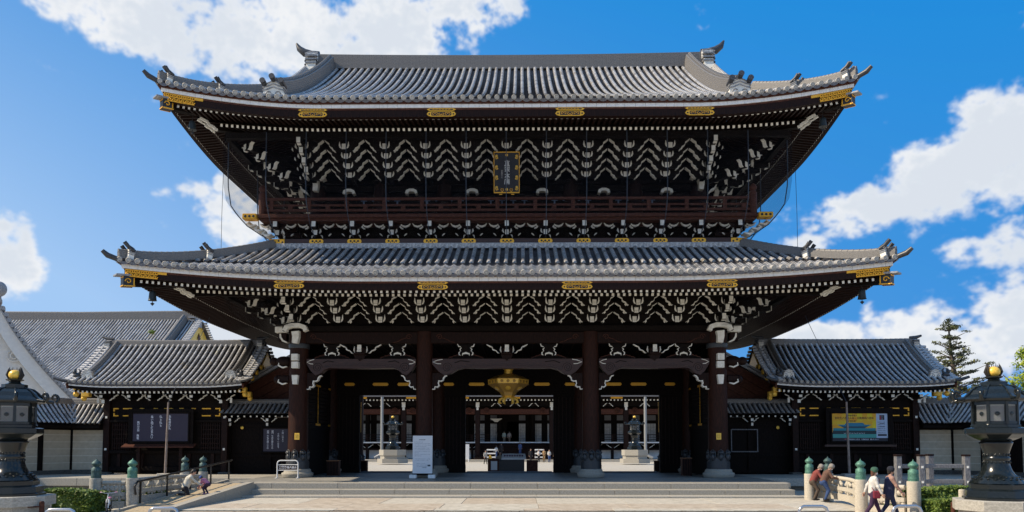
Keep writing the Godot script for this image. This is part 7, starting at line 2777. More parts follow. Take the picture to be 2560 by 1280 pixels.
	mb.hull8([Vector3(-0.85, 0, 0.3), Vector3(0.85, 0, 0.3), Vector3(0.85, 0, -0.3), Vector3(-0.85, 0, -0.3), Vector3(-0.8, 0.12, 0.25), Vector3(0.8, 0.12, 0.25), Vector3(0.78, 0.4, -0.25), Vector3(-0.78, 0.4, -0.25)])
	put(mb, "tray_body", M.board, tr)
	mb = MB.new()
	for k in 8:
		mb.x = Transform3D(Basis(Vector3.RIGHT, 0.51), Vector3(-0.6 + k * 0.17, 0.27, 0.0))
		mb.box(Vector3(0, 0.0, 0.01), Vector3(0.12, 0.012, 0.2))
	put(mb, "leaflets", M.purple, tr)
	# sheet notices in the courtyard
	for q in [[-6.6, -58.0, "white notice sheet standing left in the courtyard"]]:
		var o := thing("courtyard_notice", q[2], "notice board", Vector3(q[0], -0.5, q[1]))
		mb = MB.new()
		mb.box(Vector3(0, 1.35, 0), Vector3(1.05, 2.0, 0.06), 0.01)
		put(mb, "sheet", M.paper, o)
		for s in [-1.0, 1.0]:
			mb = MB.new()
			mb.box(Vector3(s * 0.45, 0.17, 0), Vector3(0.14, 0.36, 0.5), 0.02)
			put(mb, "foot", M.board, o)
	for q in [[-3.3, -61.0, "stacked white rack left of the courtyard stairs"], [3.2, -61.0, "metal rack behind the visitors at right in the courtyard"]]:
		var o := thing("white_rack", q[2], "rack", Vector3(q[0], -0.2, q[1]))
		for y in [0.3, 0.8, 1.3]:
			mb = MB.new()
			mb.box(Vector3(0, y, 0), Vector3(1.2, 0.16, 0.5), 0.02)
			put(mb, "shelf", M.board, o)
		for x in [-0.55, 0.55]:
			mb = MB.new()
			mb.box(Vector3(x, 0.7, 0), Vector3(0.05, 1.4, 0.4))
			put(mb, "upright", M.steel, o)
	# low rope fence and stakes by the hedges
	var rf := thing("rope_fence", "low stake and rope fence before the left hedge", "fence", Vector3(-15.5, -0.62, 18.4))
	for x in [-2.2, -0.35, 1.35]:
		mb = MB.new()
		mb.lathe([Vector2(0.075, 0.0), Vector2(0.075, 0.62), Vector2(0.05, 0.66)], 10, false, Vector3(x, 0, 0))
		put(mb, "stake", M.brown, rf)
	mb = MB.new()
	mb.tube(PackedVector3Array([Vector3(-2.4, 0.5, 0.08), Vector3(-0.35, 0.46, 0.08), Vector3(0.5, 0.47, 0.08), Vector3(1.35, 0.5, 0.08)]), 0.025, 6)
	put(mb, "rope", M.brown, rf)
	for q in [[14.75, 17.6, 1.0, 0.1, "pale stone marker post before the right hedge"], [14.35, 17.8, 0.62, 0.07, "short brown stake before the right hedge"], [-15.35, 16.2, 0.62, 0.12, "short pale stone marker in the left hedge"]]:
		var o := thing("marker_post", q[4], "post", Vector3(q[0], -0.62, q[1]))
		mb = MB.new()
		mb.lathe([Vector2(q[3], 0.0), Vector2(q[3] * 1.0, q[2] - 0.04), Vector2(q[3] * 0.8, q[2])], 14)
		put(mb, "shaft", M.brown if q[3] < 0.09 else M.palestone, o)
	# bird netting round the upper storey and under the lower corners
	var n := thing("bird_net", "dark see-through bird netting with cables round the upper storey", "net", Vector3(0, 12.9, -7))
	var netm := net_material()
	# cables hang from the rafters, then belly in under the balcony to the sill
	var hang := func(t: float) -> Vector2:   # x: outward offset, y: height
		var pts := [Vector2(10.25, 18.05), Vector2(10.25, 15.6), Vector2(10.1, 14.4), Vector2(9.5, 13.6), Vector2(8.75, 13.15), Vector2(8.3, 13.0)]
		var f := t * (pts.size() - 1)
		var k2 := int(minf(floor(f), pts.size() - 2))
		return pts[k2].lerp(pts[k2 + 1], f - k2)
	for i2 in 13:
		var x := -12.48 + 2.08 * i2
		var path := PackedVector3Array()
		for k2 in 14:
			var p: Vector2 = hang.call(k2 / 13.0)
			path.append(Vector3(x, p.y - 12.9, p.x + 0.15))
		mb = MB.new()
		mb.tube(path, 0.022, 5)
		put(mb, "cable", M.cable, n)
	for s in [-1.0, 1.0]:
		for z in [9.5, 5.0, 0.0]:
			var path := PackedVector3Array()
			for k2 in 14:
				var p: Vector2 = hang.call(k2 / 13.0)
				path.append(Vector3(s * (p.x + 4.55), p.y - 12.9, z * p.x / 10.25 if z > 9 else z))
			mb = MB.new()
			mb.tube(path, 0.03, 5)
			put(mb, "cable", M.cable, n)
	var g := []
	for k2 in 14:
		var p: Vector2 = hang.call(k2 / 13.0)
		var row := PackedVector3Array()
		for q in [[-1.0, -1.0], [-1.0, 1.0], [1.0, 1.0], [1.0, -1.0]]:
			row.append(Vector3(q[0] * (p.x + 4.5), p.y - 12.9, q[1] * (p.x + 0.1)))
		g.append(row)
	mb = MB.new()
	for k2 in 13:
		for q in 3:
			mb.quad(g[k2 + 1][q], g[k2 + 1][q + 1], g[k2][q + 1], g[k2][q])
	put(mb, "net_sheet", netm, n)
	for s in [-1.0, 1.0]:
		var c := thing("corner_net", "dark bird net bellying under the lower eave corner at %s" % ("left" if s < 0 else "right"), "net", Vector3(s * 11.6, 8.2, 0))
		mb = MB.new()
		var gg := []
		for k2 in 9:
			var t := k2 / 8.0
			var row := PackedVector3Array()
			for q in 9:
				var w := PI / 2 * q / 8.0
				var rr := lerpf(0.5, 3.9, sin(t * PI / 2))
				row.append(Vector3(s * rr * sin(w), 0.05 + 1.35 * (1.0 - cos(t * PI / 2)), rr * cos(w)))
			gg.append(row)
		mb.grid(gg)
		put(mb, "net_sheet", netm, c)

func net_material() -> StandardMaterial3D:
	var m := StandardMaterial3D.new()
	m.albedo_color = Color(0.03, 0.05, 0.09, 0.19)
	m.roughness = 1.0
	m.transparency = BaseMaterial3D.TRANSPARENCY_ALPHA
	m.cull_mode = BaseMaterial3D.CULL_DISABLED
	return m

# ---------------------------------------------------------------- plants
func leaves(mb: MB, c: Vector3, r: Vector3, n: int, size: float, shell := 0.55) -> void:   # small leaf faces scattered through a rounded clump
	for k in n:
		var d := Vector3(rng.randfn(), rng.randfn(), rng.randfn()).normalized()
		var p := c + d * r * pow(rng.randf(), 0.4) * (1.0 if rng.randf() > 0.15 else 1.12)
		var nn := (d + Vector3(rng.randfn(), rng.randfn() + 0.8, rng.randfn()) * 0.6).normalized()
		var a := nn.cross(Vector3(rng.randfn(), rng.randfn(), rng.randfn())).normalized()
		var b := nn.cross(a)
		var s := size * rng.randf_range(0.6, 1.3)
		mb.quad(p - a * s * 0.5, p + b * s * 0.28, p + a * s * 0.5, p - b * s * 0.28)

func hedge(at: Vector3, size: Vector3, label: String) -> void:
	var o := thing("clipped_hedge", label, "hedge", at, 0.0, "clipped hedges beside the bridge")
	for v in 2:
		var mb := MB.new()
		var n := int(size.x * size.z * 900)
		for k in n:
			var p := Vector3(rng.randf_range(-0.5, 0.5), rng.randf_range(0.0, 1.0), rng.randf_range(-0.5, 0.5))
			var f := rng.randi() % 3
			if f == 0:
				p.y = 1.0 - absf(rng.randfn()) * 0.06
			elif f == 1:
				p.z = 0.5 - absf(rng.randfn()) * 0.06
			else:
				p.x = (0.5 - absf(rng.randfn()) * 0.04) * (1 if rng.randf() < 0.5 else -1)
			var q := p * size + Vector3(0, sin(p.x * size.x * 2.6) * 0.05 + sin(p.z * 5.0) * 0.04, sin(p.x * size.x * 3.7 + p.y * 4.0) * 0.06)
			var nn := Vector3(rng.randfn() * 0.6, 0.7 + rng.randfn() * 0.5, 0.4 + rng.randfn() * 0.6).normalized()
			var a := nn.cross(Vector3(rng.randfn(), rng.randfn(), rng.randfn())).normalized()
			var b := nn.cross(a)
			var s := rng.randf_range(0.04, 0.085)
			mb.quad(q - a * s, q + b * s * 0.6, q + a * s, q - b * s * 0.6)
		put(mb, "foliage", M.leafa if v == 0 else M.leafb, o, true)
	var mb := MB.new()
	mb.box(Vector3(0, size.y * 0.45, 0), Vector3(size.x * 0.93, size.y * 0.86, size.z * 0.9), 0.08)
	put(mb, "inner_mass", M.leafb, o)

func conifer() -> void:   # tiered conifer behind the right pavilion
	var o := thing("tiered_conifer", "tall sparse conifer with flat tiers behind the right pavilion", "tree", Vector3(41.5, -0.6, -30))
	var mb := MB.new()
	mb.tube(PackedVector3Array([Vector3(0.9, 0, 0), Vector3(0.75, 4, 0), Vector3(0.3, 8, 0), Vector3(-0.1, 11, 0), Vector3(-0.3, 14.1, 0)]), [0.42, 0.36, 0.26, 0.16, 0.04], 10)
	var tk := put(mb, "trunk", M.bark, o)
	var lm := MB.new()
	var lb := MB.new()
	var br := MB.new()
	for tier in 12:
		var y := 4.2 + tier * 0.83
		var reach := lerpf(5.6, 0.8, pow(tier / 11.0, 0.9)) * rng.randf_range(0.75, 1.12)
		var cx := lerpf(0.72, -0.3, (y - 4.2) / 9.8)
		for k in 6:
			var w := TAU * k / 6.0 + tier * 1.3 + rng.randf() * 0.5
			var len := reach * rng.randf_range(0.5, 1.1)
			if sin(w) > 0:
				len *= 1.15
			var tip := Vector3(cx + sin(w) * len, y + len * 0.12 + rng.randf_range(-0.2, 0.3), cos(w) * len)
			var root := Vector3(cx, y - len * 0.22, 0)
			br.tube(PackedVector3Array([root, root.lerp(tip, 0.5) + Vector3(0, 0.05, 0), tip]), [0.07, 0.045, 0.015], 5)
			var n := int(len * 3.0) + 2
			for q in n:
				var t := lerpf(0.35, 1.0, float(q) / (n - 1)) if tier < 9 else lerpf(0.1, 1.0, float(q) / (n - 1))
				if rng.randf() < 0.5:
					continue
				leaves(lm if rng.randf() < 0.6 else lb, root.lerp(tip, t) + Vector3(rng.randf_range(-0.2, 0.2), 0.1, rng.randf_range(-0.2, 0.2)), Vector3(0.5, 0.13, 0.45), 34, 0.2)
	for k in 5:
		leaves(lm, Vector3(-0.3, 13.4 + k * 0.2, 0), Vector3(0.85 - k * 0.14, 0.16, 0.8 - k * 0.1), 60, 0.18)
	put(br, "branches", M.bark, tk)
	put(lm, "needle_clumps", M.conifa, o, true)
	put(lb, "lighter_needle_clumps", M.conifb, o, true)

func broad_tree(called: String, label: String, at: Vector3, h: float, r: float, mats: Array, density := 1.0, size := 0.22) -> void:
	var o := thing(called, label, "tree", at)
	var mb := MB.new()
	mb.tube(PackedVector3Array([Vector3(0, 0, 0), Vector3(0.1, h * 0.35, 0), Vector3(0, h * 0.7, 0.1)]), [h * 0.03, h * 0.022, h * 0.012], 9)
	for k in 9:
		var w := k * 2.4
		var b := Vector3(0.05, h * (0.3 + 0.045 * k), 0)
		mb.tube(PackedVector3Array([b, b + Vector3(sin(w) * r * 0.35, h * 0.08, cos(w) * r * 0.35), b + Vector3(sin(w) * r * 0.75, h * 0.2, cos(w) * r * 0.75)]), [h * 0.012, h * 0.008, h * 0.003], 6)
	put(mb, "trunk", M.bark, o)
	for m in mats.size():
		mb = MB.new()
		for k in int(26 * density):
			var w := rng.randf() * TAU
			var v := rng.randf()
			var rr := r * sqrt(rng.randf()) * (1.0 - 0.75 * v)
			leaves(mb, Vector3(sin(w) * rr, h * lerpf(0.38, 1.0, v), cos(w) * rr), Vector3(r * 0.26, r * 0.17, r * 0.26), 90, size)
		put(mb, "crown", mats[m], o, true)

func plants() -> void:
	hedge(Vector3(-16.0, -0.6, 14.9), Vector3(3.4, 0.78, 1.3), "low clipped hedge left of the bridge, behind the rope fence")
	hedge(Vector3(-14.6, -0.6, 11.6), Vector3(1.6, 0.62, 1.8), "small sunlit hedge behind the left balustrade")
	hedge(Vector3(16.0, -0.6, 13.6), Vector3(3.7, 0.82, 1.4), "low clipped hedge between the bridge and the right lantern")
	hedge(Vector3(15.2, -0.6, 16.3), Vector3(1.7, 0.62, 1.4), "nearer lower hedge in front of the right hedge")
	conifer()
	broad_tree("ginkgo_tree", "yellow-green ginkgo crown at the right edge", Vector3(36.9, -0.6, -12), 9.1, 2.4, [M.ginkgoa, M.ginkgob], 1.3, 0.2)
	broad_tree("small_tree", "small bright green tree top over the left pavilion ridge", Vector3(-32.4, -0.6, -26), 12.7, 1.25, [M.leafa], 0.7, 0.2)
	broad_tree("garden_tree", "dark green garden shrub behind the left wall", Vector3(-30.5, -0.6, -12.0), 4.9, 1.8, [M.leafdark], 0.7, 0.2)
	broad_tree("garden_tree", "grey-green garden tree behind the right wall", Vector3(29.5, -0.6, -12.0), 5.6, 2.0, [M.conifa], 0.7, 0.2)

# ---------------------------------------------------------------- people: capsules joined into one skin
func nets(mb: MB, bones: Array, cell: float, k: float) -> void:   # bones: [from, to, radius, radius]
	var lo := Vector3.ONE * 1e9
	var hi := -lo
	for b in bones:
		var r := maxf(b[2], b[3])
		for q in 2:
			lo = lo.min(b[q] - Vector3.ONE * (r + cell * 2))
			hi = hi.max(b[q] + Vector3.ONE * (r + cell * 2))
	var n := Vector3i(((hi - lo) / cell).ceil()) + Vector3i.ONE
	var f := PackedFloat32Array()
	f.resize(n.x * n.y * n.z)
	f.fill(1.0)
	var sy := n.x
	var sz := n.x * n.y
	for b in bones:
		var a: Vector3 = b[0]
		var d: Vector3 = b[1] - a
		var dd := maxf(d.length_squared(), 1e-9)
		var ra: float = b[2]
		var rb: float = b[3]
		var m := Vector3.ONE * (maxf(ra, rb) + k + cell * 2)
		var l0 := Vector3i(((a.min(b[1]) - m - lo) / cell).floor()).clamp(Vector3i.ZERO, n - Vector3i.ONE)
		var l1 := Vector3i(((a.max(b[1]) + m - lo) / cell).ceil()).clamp(Vector3i.ZERO, n - Vector3i.ONE)
		for z in range(l0.z, l1.z + 1):
			for y in range(l0.y, l1.y + 1):
				for x in range(l0.x, l1.x + 1):
					var p := lo + Vector3(x, y, z) * cell - a
					var t := clampf(p.dot(d) / dd, 0.0, 1.0)
					var v := (p - d * t).length() - lerpf(ra, rb, t)
					var at := x + y * sy + z * sz
					var o := f[at]
					var h := maxf(k - absf(o - v), 0.0) / k
					f[at] = minf(o, v) - h * h * k * 0.25
	var id := {}
	var corner := [0, 1, sy, sy + 1, sz, sz + 1, sz + sy, sz + sy + 1]
	var offs := [Vector3(0, 0, 0), Vector3(1, 0, 0), Vector3(0, 1, 0), Vector3(1, 1, 0), Vector3(0, 0, 1), Vector3(1, 0, 1), Vector3(0, 1, 1), Vector3(1, 1, 1)]
	var edges := [[0, 1], [2, 3], [4, 5], [6, 7], [0, 2], [1, 3], [4, 6], [5, 7], [0, 4], [1, 5], [2, 6], [3, 7]]
	for z in n.z - 1:
		for y in n.y - 1:
			for x in n.x - 1:
				var at := x + y * sy + z * sz
				var inside := 0
				for c in 8:
					if f[at + corner[c]] < 0.0:
						inside += 1
				if inside == 0 or inside == 8:
					continue
				var s := Vector3()
				var cnt := 0
				for e in edges:
					var va := f[at + corner[e[0]]]
					var vb := f[at + corner[e[1]]]
					if (va < 0.0) != (vb < 0.0):
						s += offs[e[0]].lerp(offs[e[1]], va / (va - vb))
						cnt += 1
				s /= cnt
				var g := Vector3(f[at + 1] + f[at + sy + 1] + f[at + sz + 1] + f[at + sz + sy + 1] - f[at] - f[at + sy] - f[at + sz] - f[at + sz + sy], f[at + sy] + f[at + sy + 1] + f[at + sz + sy] + f[at + sz + sy + 1] - f[at] - f[at + 1] - f[at + sz] - f[at + sz + 1], f[at + sz] + f[at + sz + 1] + f[at + sz + sy] + f[at + sz + sy + 1] - f[at] - f[at + 1] - f[at + sy] - f[at + sy + 1])
				id[at] = mb.pt(lo + (Vector3(x, y, z) + s) * cell, g)
	for at in id:
		for ax in 3:
			var st: int = [1, sy, sz][ax]
			var u: int = [sy, sz, 1][ax]
			var w: int = [sz, 1, sy][ax]
			var va := f[at]
			var vb := f[at + st]
			if (va < 0.0) == (vb < 0.0):
				continue
			if not (id.has(at - u) and id.has(at - w) and id.has(at - u - w)):
				continue
			var q := [id[at], id[at - u], id[at - u - w], id[at - w]]
			if va < 0.0:
				mb.i.append_array([q[0], q[1], q[2], q[0], q[2], q[3]])
			else:
				mb.i.append_array([q[0], q[2], q[1], q[0], q[3], q[2]])

func bend(a: Vector3, b: Vector3, l: float, dir: Vector3) -> Vector3:   # the joint between two bones of length l
	var d := b - a
	var side := (dir - d.normalized() * dir.dot(d.normalized())).normalized()
	return (a + b) / 2.0 + side * sqrt(maxf(l * l - d.length_squared() / 4.0, 0.0))

func hand_bones(w: Vector3, dir: Vector3, palm: Vector3, grip: float) -> Array:   # palm, four unequal fingers with two bends, a thumb from the side
	var side := dir.cross(palm).normalized()
	var out := [[w, w + dir * 0.04, 0.026, 0.03], [w + dir * 0.03 + side * 0.02, w + dir * 0.085 + side * 0.026, 0.02, 0.014], [w + dir * 0.03 - side * 0.02, w + dir * 0.08 - side * 0.028, 0.02, 0.014], [w + dir * 0.03, w + dir * 0.088, 0.022, 0.015]]
	for k in 4:
		var root := w + dir * (0.086 - 0.004 * absf(k - 1.2)) + side * (0.028 - 0.0187 * k)
		var L: float = [0.038, 0.043, 0.040, 0.031][k]
		var d1 := (dir + palm * grip * 0.7 + side * (0.10 - 0.07 * k)).normalized()
		var d2 := (dir * (1.0 - grip * 0.8) + palm * grip * 1.5).normalized()
		out.append([root, root + d1 * L, 0.0095, 0.0088])
		out.append([root + d1 * L, root + d1 * L + d2 * L * 0.8, 0.0088, 0.007])
	var tr := w + dir * 0.025 + side * 0.03
	var td := (dir * 0.6 + side * 0.75 + palm * 0.35).normalized()
	out.append([tr, tr + td * 0.04, 0.013, 0.0105])
	out.append([tr + td * 0.04, tr + td * 0.04 + (dir * 0.8 + palm * 0.6 * grip).normalized() * 0.03, 0.0105, 0.008])
	return out

# pose: spine (lean), head (tilt), hands and feet as [left, right] in body space, hip height; look: colours
func person(label: String, at: Vector3, turn: float, h: float, pose: Dictionary, look: Dictionary, group := "", fine := true) -> Node3D:
	var o := thing("person", label, "person", at, turn, group)
	var s := h / 1.65
	var hip: Vector3 = pose.get("hip", Vector3(0, 0.9, 0)) * s
	var spine: Vector3 = (pose.get("spine", Vector3(0, 1, 0)) as Vector3).normalized()
	var chest := hip + spine * 0.36 * s
	var neck := hip + spine * 0.52 * s
	var hd: Vector3 = (pose.get("head", Vector3(0, 1, 0.1)) as Vector3).normalized()
	var skull := neck + hd * 0.17 * s
	var fw: Vector3 = pose.get("face", Vector3(0, 0, 1))
	fw = (fw - hd * fw.dot(hd)).normalized()
	var rt := hd.cross(fw).normalized()
	var cell := 0.02 if fine else 0.034
	var skin := []
	var top := []
	var legs := []
	var shoes := []
	skin.append([hip, chest, 0.125 * s, 0.135 * s])
	skin.append([chest, neck, 0.12 * s, 0.06 * s])
	skin.append([neck, neck + hd * 0.09 * s, 0.055 * s, 0.05 * s])
	skin.append([skull - hd * 0.035 * s + fw * 0.025 * s, skull + hd * 0.04 * s + fw * 0.005 * s, 0.064 * s, 0.085 * s])
	skin.append([skull - hd * 0.06 * s + fw * 0.045 * s, skull - hd * 0.02 * s + fw * 0.04 * s, 0.04 * s, 0.05 * s])
	top.append([hip + spine * 0.0, chest, 0.15 * s, 0.16 * s])
	top.append([chest, neck - spine * 0.02 * s, 0.155 * s, 0.075 * s])
	legs.append([hip - spine * 0.06 * s, hip + spine * 0.06 * s, 0.14 * s, 0.14 * s])
	var hands: Array = pose.hands
	var feet: Array = pose.feet
	var hb := []
	for k in 2:
		var e := 1.0 if k == 0 else -1.0   # k = 0 is the body's left, at +x when it faces +z
		var sh := neck - spine * 0.07 * s + Vector3(e * 0.165 * s, 0, 0)
		var hand: Vector3 = hands[k] * s
		var reach := hand - sh
		if reach.length() > 0.545 * s:
			hand = sh + reach.normalized() * 0.545 * s
		var el := bend(sh, hand, 0.275 * s, Vector3(e * 0.5, -0.3, -0.8))
		skin.append([sh, el, 0.046 * s, 0.038 * s])
		skin.append([el, hand, 0.037 * s, 0.026 * s])
		top.append([chest + spine * 0.1 * s, sh, 0.09 * s, 0.072 * s])
		top.append([sh, el, 0.07 * s, 0.055 * s])
		top.append([el, el.lerp(hand, 0.88), 0.054 * s, 0.044 * s])
		var dir := (hand - el).normalized()
		var palm := Vector3(-e, 0, 0.2)
		palm = (palm - dir * palm.dot(dir)).normalized()
		if pose.has("palm"):
			palm = pose.palm
			dir = pose.get("fingers", dir)
		hb.append_array(hand_bones(hand, dir, palm, pose.get("grip", 0.45)))
		var hp := hip + Vector3(e * 0.085 * s, -0.03 * s, 0)
		var foot: Vector3 = feet[k] * s
		var ank := foot + Vector3(0, 0.08 * s, 0)
		var kn := bend(hp, ank, pose.get("leg", 0.415) * s, pose.get("knee", Vector3(0, 0.1, 1)))
		skin.append([hp, kn, 0.075 * s, 0.05 * s])
		skin.append([kn, ank, 0.05 * s, 0.034 * s])
		legs.append([hp, kn, 0.098 * s, 0.07 * s])
		legs.append([kn, ank + Vector3(0, 0.02, 0), 0.07 * s, 0.056 * s])
		var td: Vector3 = pose.get("toe", Vector3(0, 0, 1))
		shoes.append([foot + Vector3(0, 0.05, 0) - td * 0.03 * s, foot + Vector3(0, 0.035, 0) + td * 0.14 * s, 0.05 * s, 0.038 * s])
	var mb := MB.new()
	nets(mb, skin, cell, 0.03)
	nets(mb, hb, 0.006 if fine else 0.012, 0.006)
	# nose and ears belong to the same skin
	mb.ball(skull + fw * 0.095 * s - hd * 0.012 * s, Vector3(0.013, 0.022, 0.018) * s, 8, 6)
	for e in [-1.0, 1.0]:
		mb.ball(skull + rt * e * 0.078 * s - hd * 0.01 * s, Vector3(0.014, 0.03, 0.02) * s, 8, 6)
	var body := put(mb, "body", M.skin, o)
	mb = MB.new()
	for e in [-1.0, 1.0]:
		mb.ball(skull + fw * 0.083 * s + rt * e * 0.031 * s + hd * 0.01 * s, Vector3(0.013, 0.008, 0.008) * s, 8, 5)
	put(mb, "eyes", M.iron, body)
	mb = MB.new()
	if look.has("mask"):
		mb.ball(skull + fw * 0.052 * s - hd * 0.045 * s, Vector3(0.06, 0.045, 0.06) * s, 12, 8)
		put(mb, "face_mask", M.paper, o)
	else:
		mb.ball(skull + fw * 0.088 * s - hd * 0.05 * s, Vector3(0.02, 0.006, 0.008) * s, 8, 5)
		put(mb, "mouth", M.lip, body)
	mb = MB.new()
	nets(mb, top, cell, 0.04)
	put(mb, look.get("topname", "jacket"), look.top, o)
	if look.has("vest"):
		mb = MB.new()
		nets(mb, [[hip - spine * 0.1 * s, chest, 0.18 * s, 0.172 * s], [chest, neck - spine * 0.1 * s, 0.168 * s, 0.1 * s]], cell, 0.03)
		put(mb, "vest", look.vest, o)
	mb = MB.new()
	nets(mb, legs, cell, 0.03)
	put(mb, "trousers", look.legs, o)
	mb = MB.new()
	nets(mb, shoes, cell, 0.02)
	put(mb, "shoes", look.get("shoes", M.iron), o)
	mb = MB.new()
	var hat: bool = look.has("hat")
	nets(mb, [[skull + hd * 0.045 * s - fw * 0.018 * s, skull + hd * 0.05 * s - fw * 0.01 * s, 0.094 * s, 0.092 * s], [skull + hd * 0.02 * s - fw * 0.04 * s, skull - hd * (0.05 if not look.has("long") else 0.12) * s - fw * 0.05 * s, 0.08 * s, 0.06 * s]], cell * 0.8, 0.02)
	put(mb, "hair", look.get("hair", M.hair), o)
	if hat:
		mb = MB.new()
		nets(mb, [[skull + hd * 0.075 * s - fw * 0.03 * s, skull + hd * 0.085 * s + fw * 0.02 * s, 0.1 * s, 0.095 * s], [skull + hd * 0.06 * s + rt * 0.03 * s, skull + hd * 0.06 * s - rt * 0.03 * s, 0.1 * s, 0.1 * s]], cell * 0.8, 0.02)
		put(mb, "hat", look.hat, o)
	if look.has("bag"):
		var bp: Vector3 = pose.get("bag", Vector3(0.2, 0.78, 0.0)) * s
		mb = MB.new()
		mb.box(bp, Vector3(0.1, 0.26, 0.24) * s, 0.03)
		put(mb, "shoulder_bag", look.bag, o)
		mb = MB.new()
		mb.tube(PackedVector3Array([bp + Vector3(0, 0.12, 0.05) * s, neck + Vector3(-0.06, -0.05, 0.15) * s, neck + Vector3(-0.13, 0.0, 0.0), chest + Vector3(0, 0, -0.17) * s, bp + Vector3(0, 0.12, -0.08) * s]), 0.012, 5)
		put(mb, "strap", look.bag, o)
	return o

func people() -> void:
	var weave := mat(Color(0.84, 0.84, 0.84), Color(1, 1, 1), 0.9, {"own": true, "s": Vector3(2.2, 1.2, 2.2), "f": 0.02, "bump": 1.2, "bf": 0.03})
	var c := func(r: float, g: float, b: float) -> StandardMaterial3D:
		var m := weave.duplicate()
		m.albedo_color = lin(r, g, b)
		return m
	M.hair = plain(lin(0.014, 0.011, 0.009), 0.5)
	M.lip = plain(lin(0.30, 0.10, 0.08), 0.6)
	var grey: Material = c.call(0.30, 0.27, 0.24)
	var navy: Material = c.call(0.022, 0.03, 0.075)
	var white: Material = c.call(0.72, 0.69, 0.64)
	var dark: Material = c.call(0.02, 0.018, 0.022)
	var tan: Material = c.call(0.42, 0.26, 0.12)
	# leaning on the balustrade, looking down over it
	var lean := {"hip": Vector3(0, 0.86, -0.12), "spine": Vector3(0, 0.86, 0.42), "head": Vector3(0, 0.75, 0.6), "face": Vector3(0, -0.5, 0.8), "hands": [Vector3(0.2, 0.98, 0.46), Vector3(-0.2, 0.98, 0.46)], "feet": [Vector3(0.1, 0, 0.0), Vector3(-0.1, 0, -0.08)], "grip": 0.9, "fingers": Vector3(0, -0.2, 1).normalized(), "palm": Vector3(0, -1, -0.2).normalized()}
	person("stooping person in a dull red jacket and grey hat at the pale balustrade", Vector3(13.25, -0.555, 9.5), 1.35, 1.56, lean, {"top": c.call(0.26, 0.06, 0.05), "legs": c.call(0.10, 0.07, 0.05), "hat": grey, "mask": true, "hair": grey})
	person("person in brown jacket and blue jeans leaning on the pale balustrade", Vector3(13.55, -0.555, 9.85), 1.5, 1.58, lean, {"top": c.call(0.16, 0.085, 0.06), "legs": c.call(0.035, 0.075, 0.20), "hat": grey, "mask": true, "hair": grey, "bag": c.call(0.05, 0.11, 0.24)})
	# two women walking past in the foreground
	person("walking woman in green beret, white blouse and dark trousers", Vector3(12.35, -0.62, 16.7), 1.45, 1.58, {"spine": Vector3(0, 1, 0.1), "hands": [Vector3(0.3, 0.86, -0.18), Vector3(-0.27, 0.84, 0.22)], "feet": [Vector3(0.08, 0.0, 0.28), Vector3(-0.08, 0.03, -0.3)], "bag": Vector3(-0.2, 0.82, 0.06)}, {"top": white, "topname": "blouse", "legs": c.call(0.05, 0.02, 0.06), "hat": c.call(0.045, 0.12, 0.08), "mask": true, "hair": c.call(0.12, 0.05, 0.03), "bag": c.call(0.22, 0.02, 0.04), "long": true})
	person("walking woman in dark cap, navy vest and dusty pink sleeves", Vector3(12.95, -0.62, 16.55), 1.55, 1.6, {"spine": Vector3(0, 1, 0.12), "hands": [Vector3(0.34, 0.85, 0.24), Vector3(-0.26, 0.86, 0.32)], "feet": [Vector3(0.09, 0.03, -0.26), Vector3(-0.08, 0.0, 0.26)]}, {"top": c.call(0.42, 0.25, 0.20), "topname": "blouse", "vest": navy, "legs": navy, "hat": c.call(0.015, 0.018, 0.03), "hair": M.hair})
	# kneeling on the ramp
	person("kneeling adult in cream jacket and black trousers on the ramp", Vector3(-12.95, -0.30, 10.75), 2.1, 1.62, {"hip": Vector3(0, 0.36, -0.1), "spine": Vector3(0, 0.9, 0.4), "head": Vector3(0, 0.8, 0.55), "face": Vector3(0, -0.5, 0.9), "hands": [Vector3(0.14, 0.45, 0.5), Vector3(-0.12, 0.42, 0.52)], "feet": [Vector3(0.12, -0.02, -0.34), Vector3(-0.12, -0.02, -0.34)], "knee": Vector3(0, -0.25, 1), "leg": 0.36, "toe": Vector3(0, -0.05, -1)}, {"top": c.call(0.66, 0.62, 0.52), "legs": dark, "shoes": tan})
	person("small child in pink jacket and blue cap bending over on the ramp", Vector3(-12.3, -0.27, 10.5), -1.9, 1.02, {"hip": Vector3(0, 0.72, -0.16), "spine": Vector3(0, 0.55, 0.8), "head": Vector3(0, 0.5, 0.8), "face": Vector3(0, -0.6, 0.8), "hands": [Vector3(0.14, 0.5, 0.5), Vector3(-0.14, 0.5, 0.52)], "feet": [Vector3(0.12, 0, 0.02), Vector3(-0.12, 0, -0.04)]}, {"top": c.call(0.60, 0.22, 0.34), "legs": c.call(0.05, 0.03, 0.07), "hat": c.call(0.05, 0.10, 0.34), "shoes": c.call(0.5, 0.2, 0.4)})
	# small figures in the courtyard
	var stand := {"hands": [Vector3(0.24, 0.82, 0.08), Vector3(-0.24, 0.82, 0.06)], "feet": [Vector3(0.1, 0, 0), Vector3(-0.1, 0, 0.03)]}
	var hold := {"hands": [Vector3(0.1, 1.05, 0.26), Vector3(-0.1, 1.05, 0.26)], "feet": [Vector3(0.1, 0, 0), Vector3(-0.09, 0, 0.05)], "grip": 0.8}
	var walk := {"spine": Vector3(0, 1, 0.08), "hands": [Vector3(0.24, 0.85, -0.15), Vector3(-0.24, 0.85, 0.2)], "feet": [Vector3(0.09, 0, 0.22), Vector3(-0.09, 0.02, -0.2)]}
	var blue: Material = c.call(0.05, 0.10, 0.26)
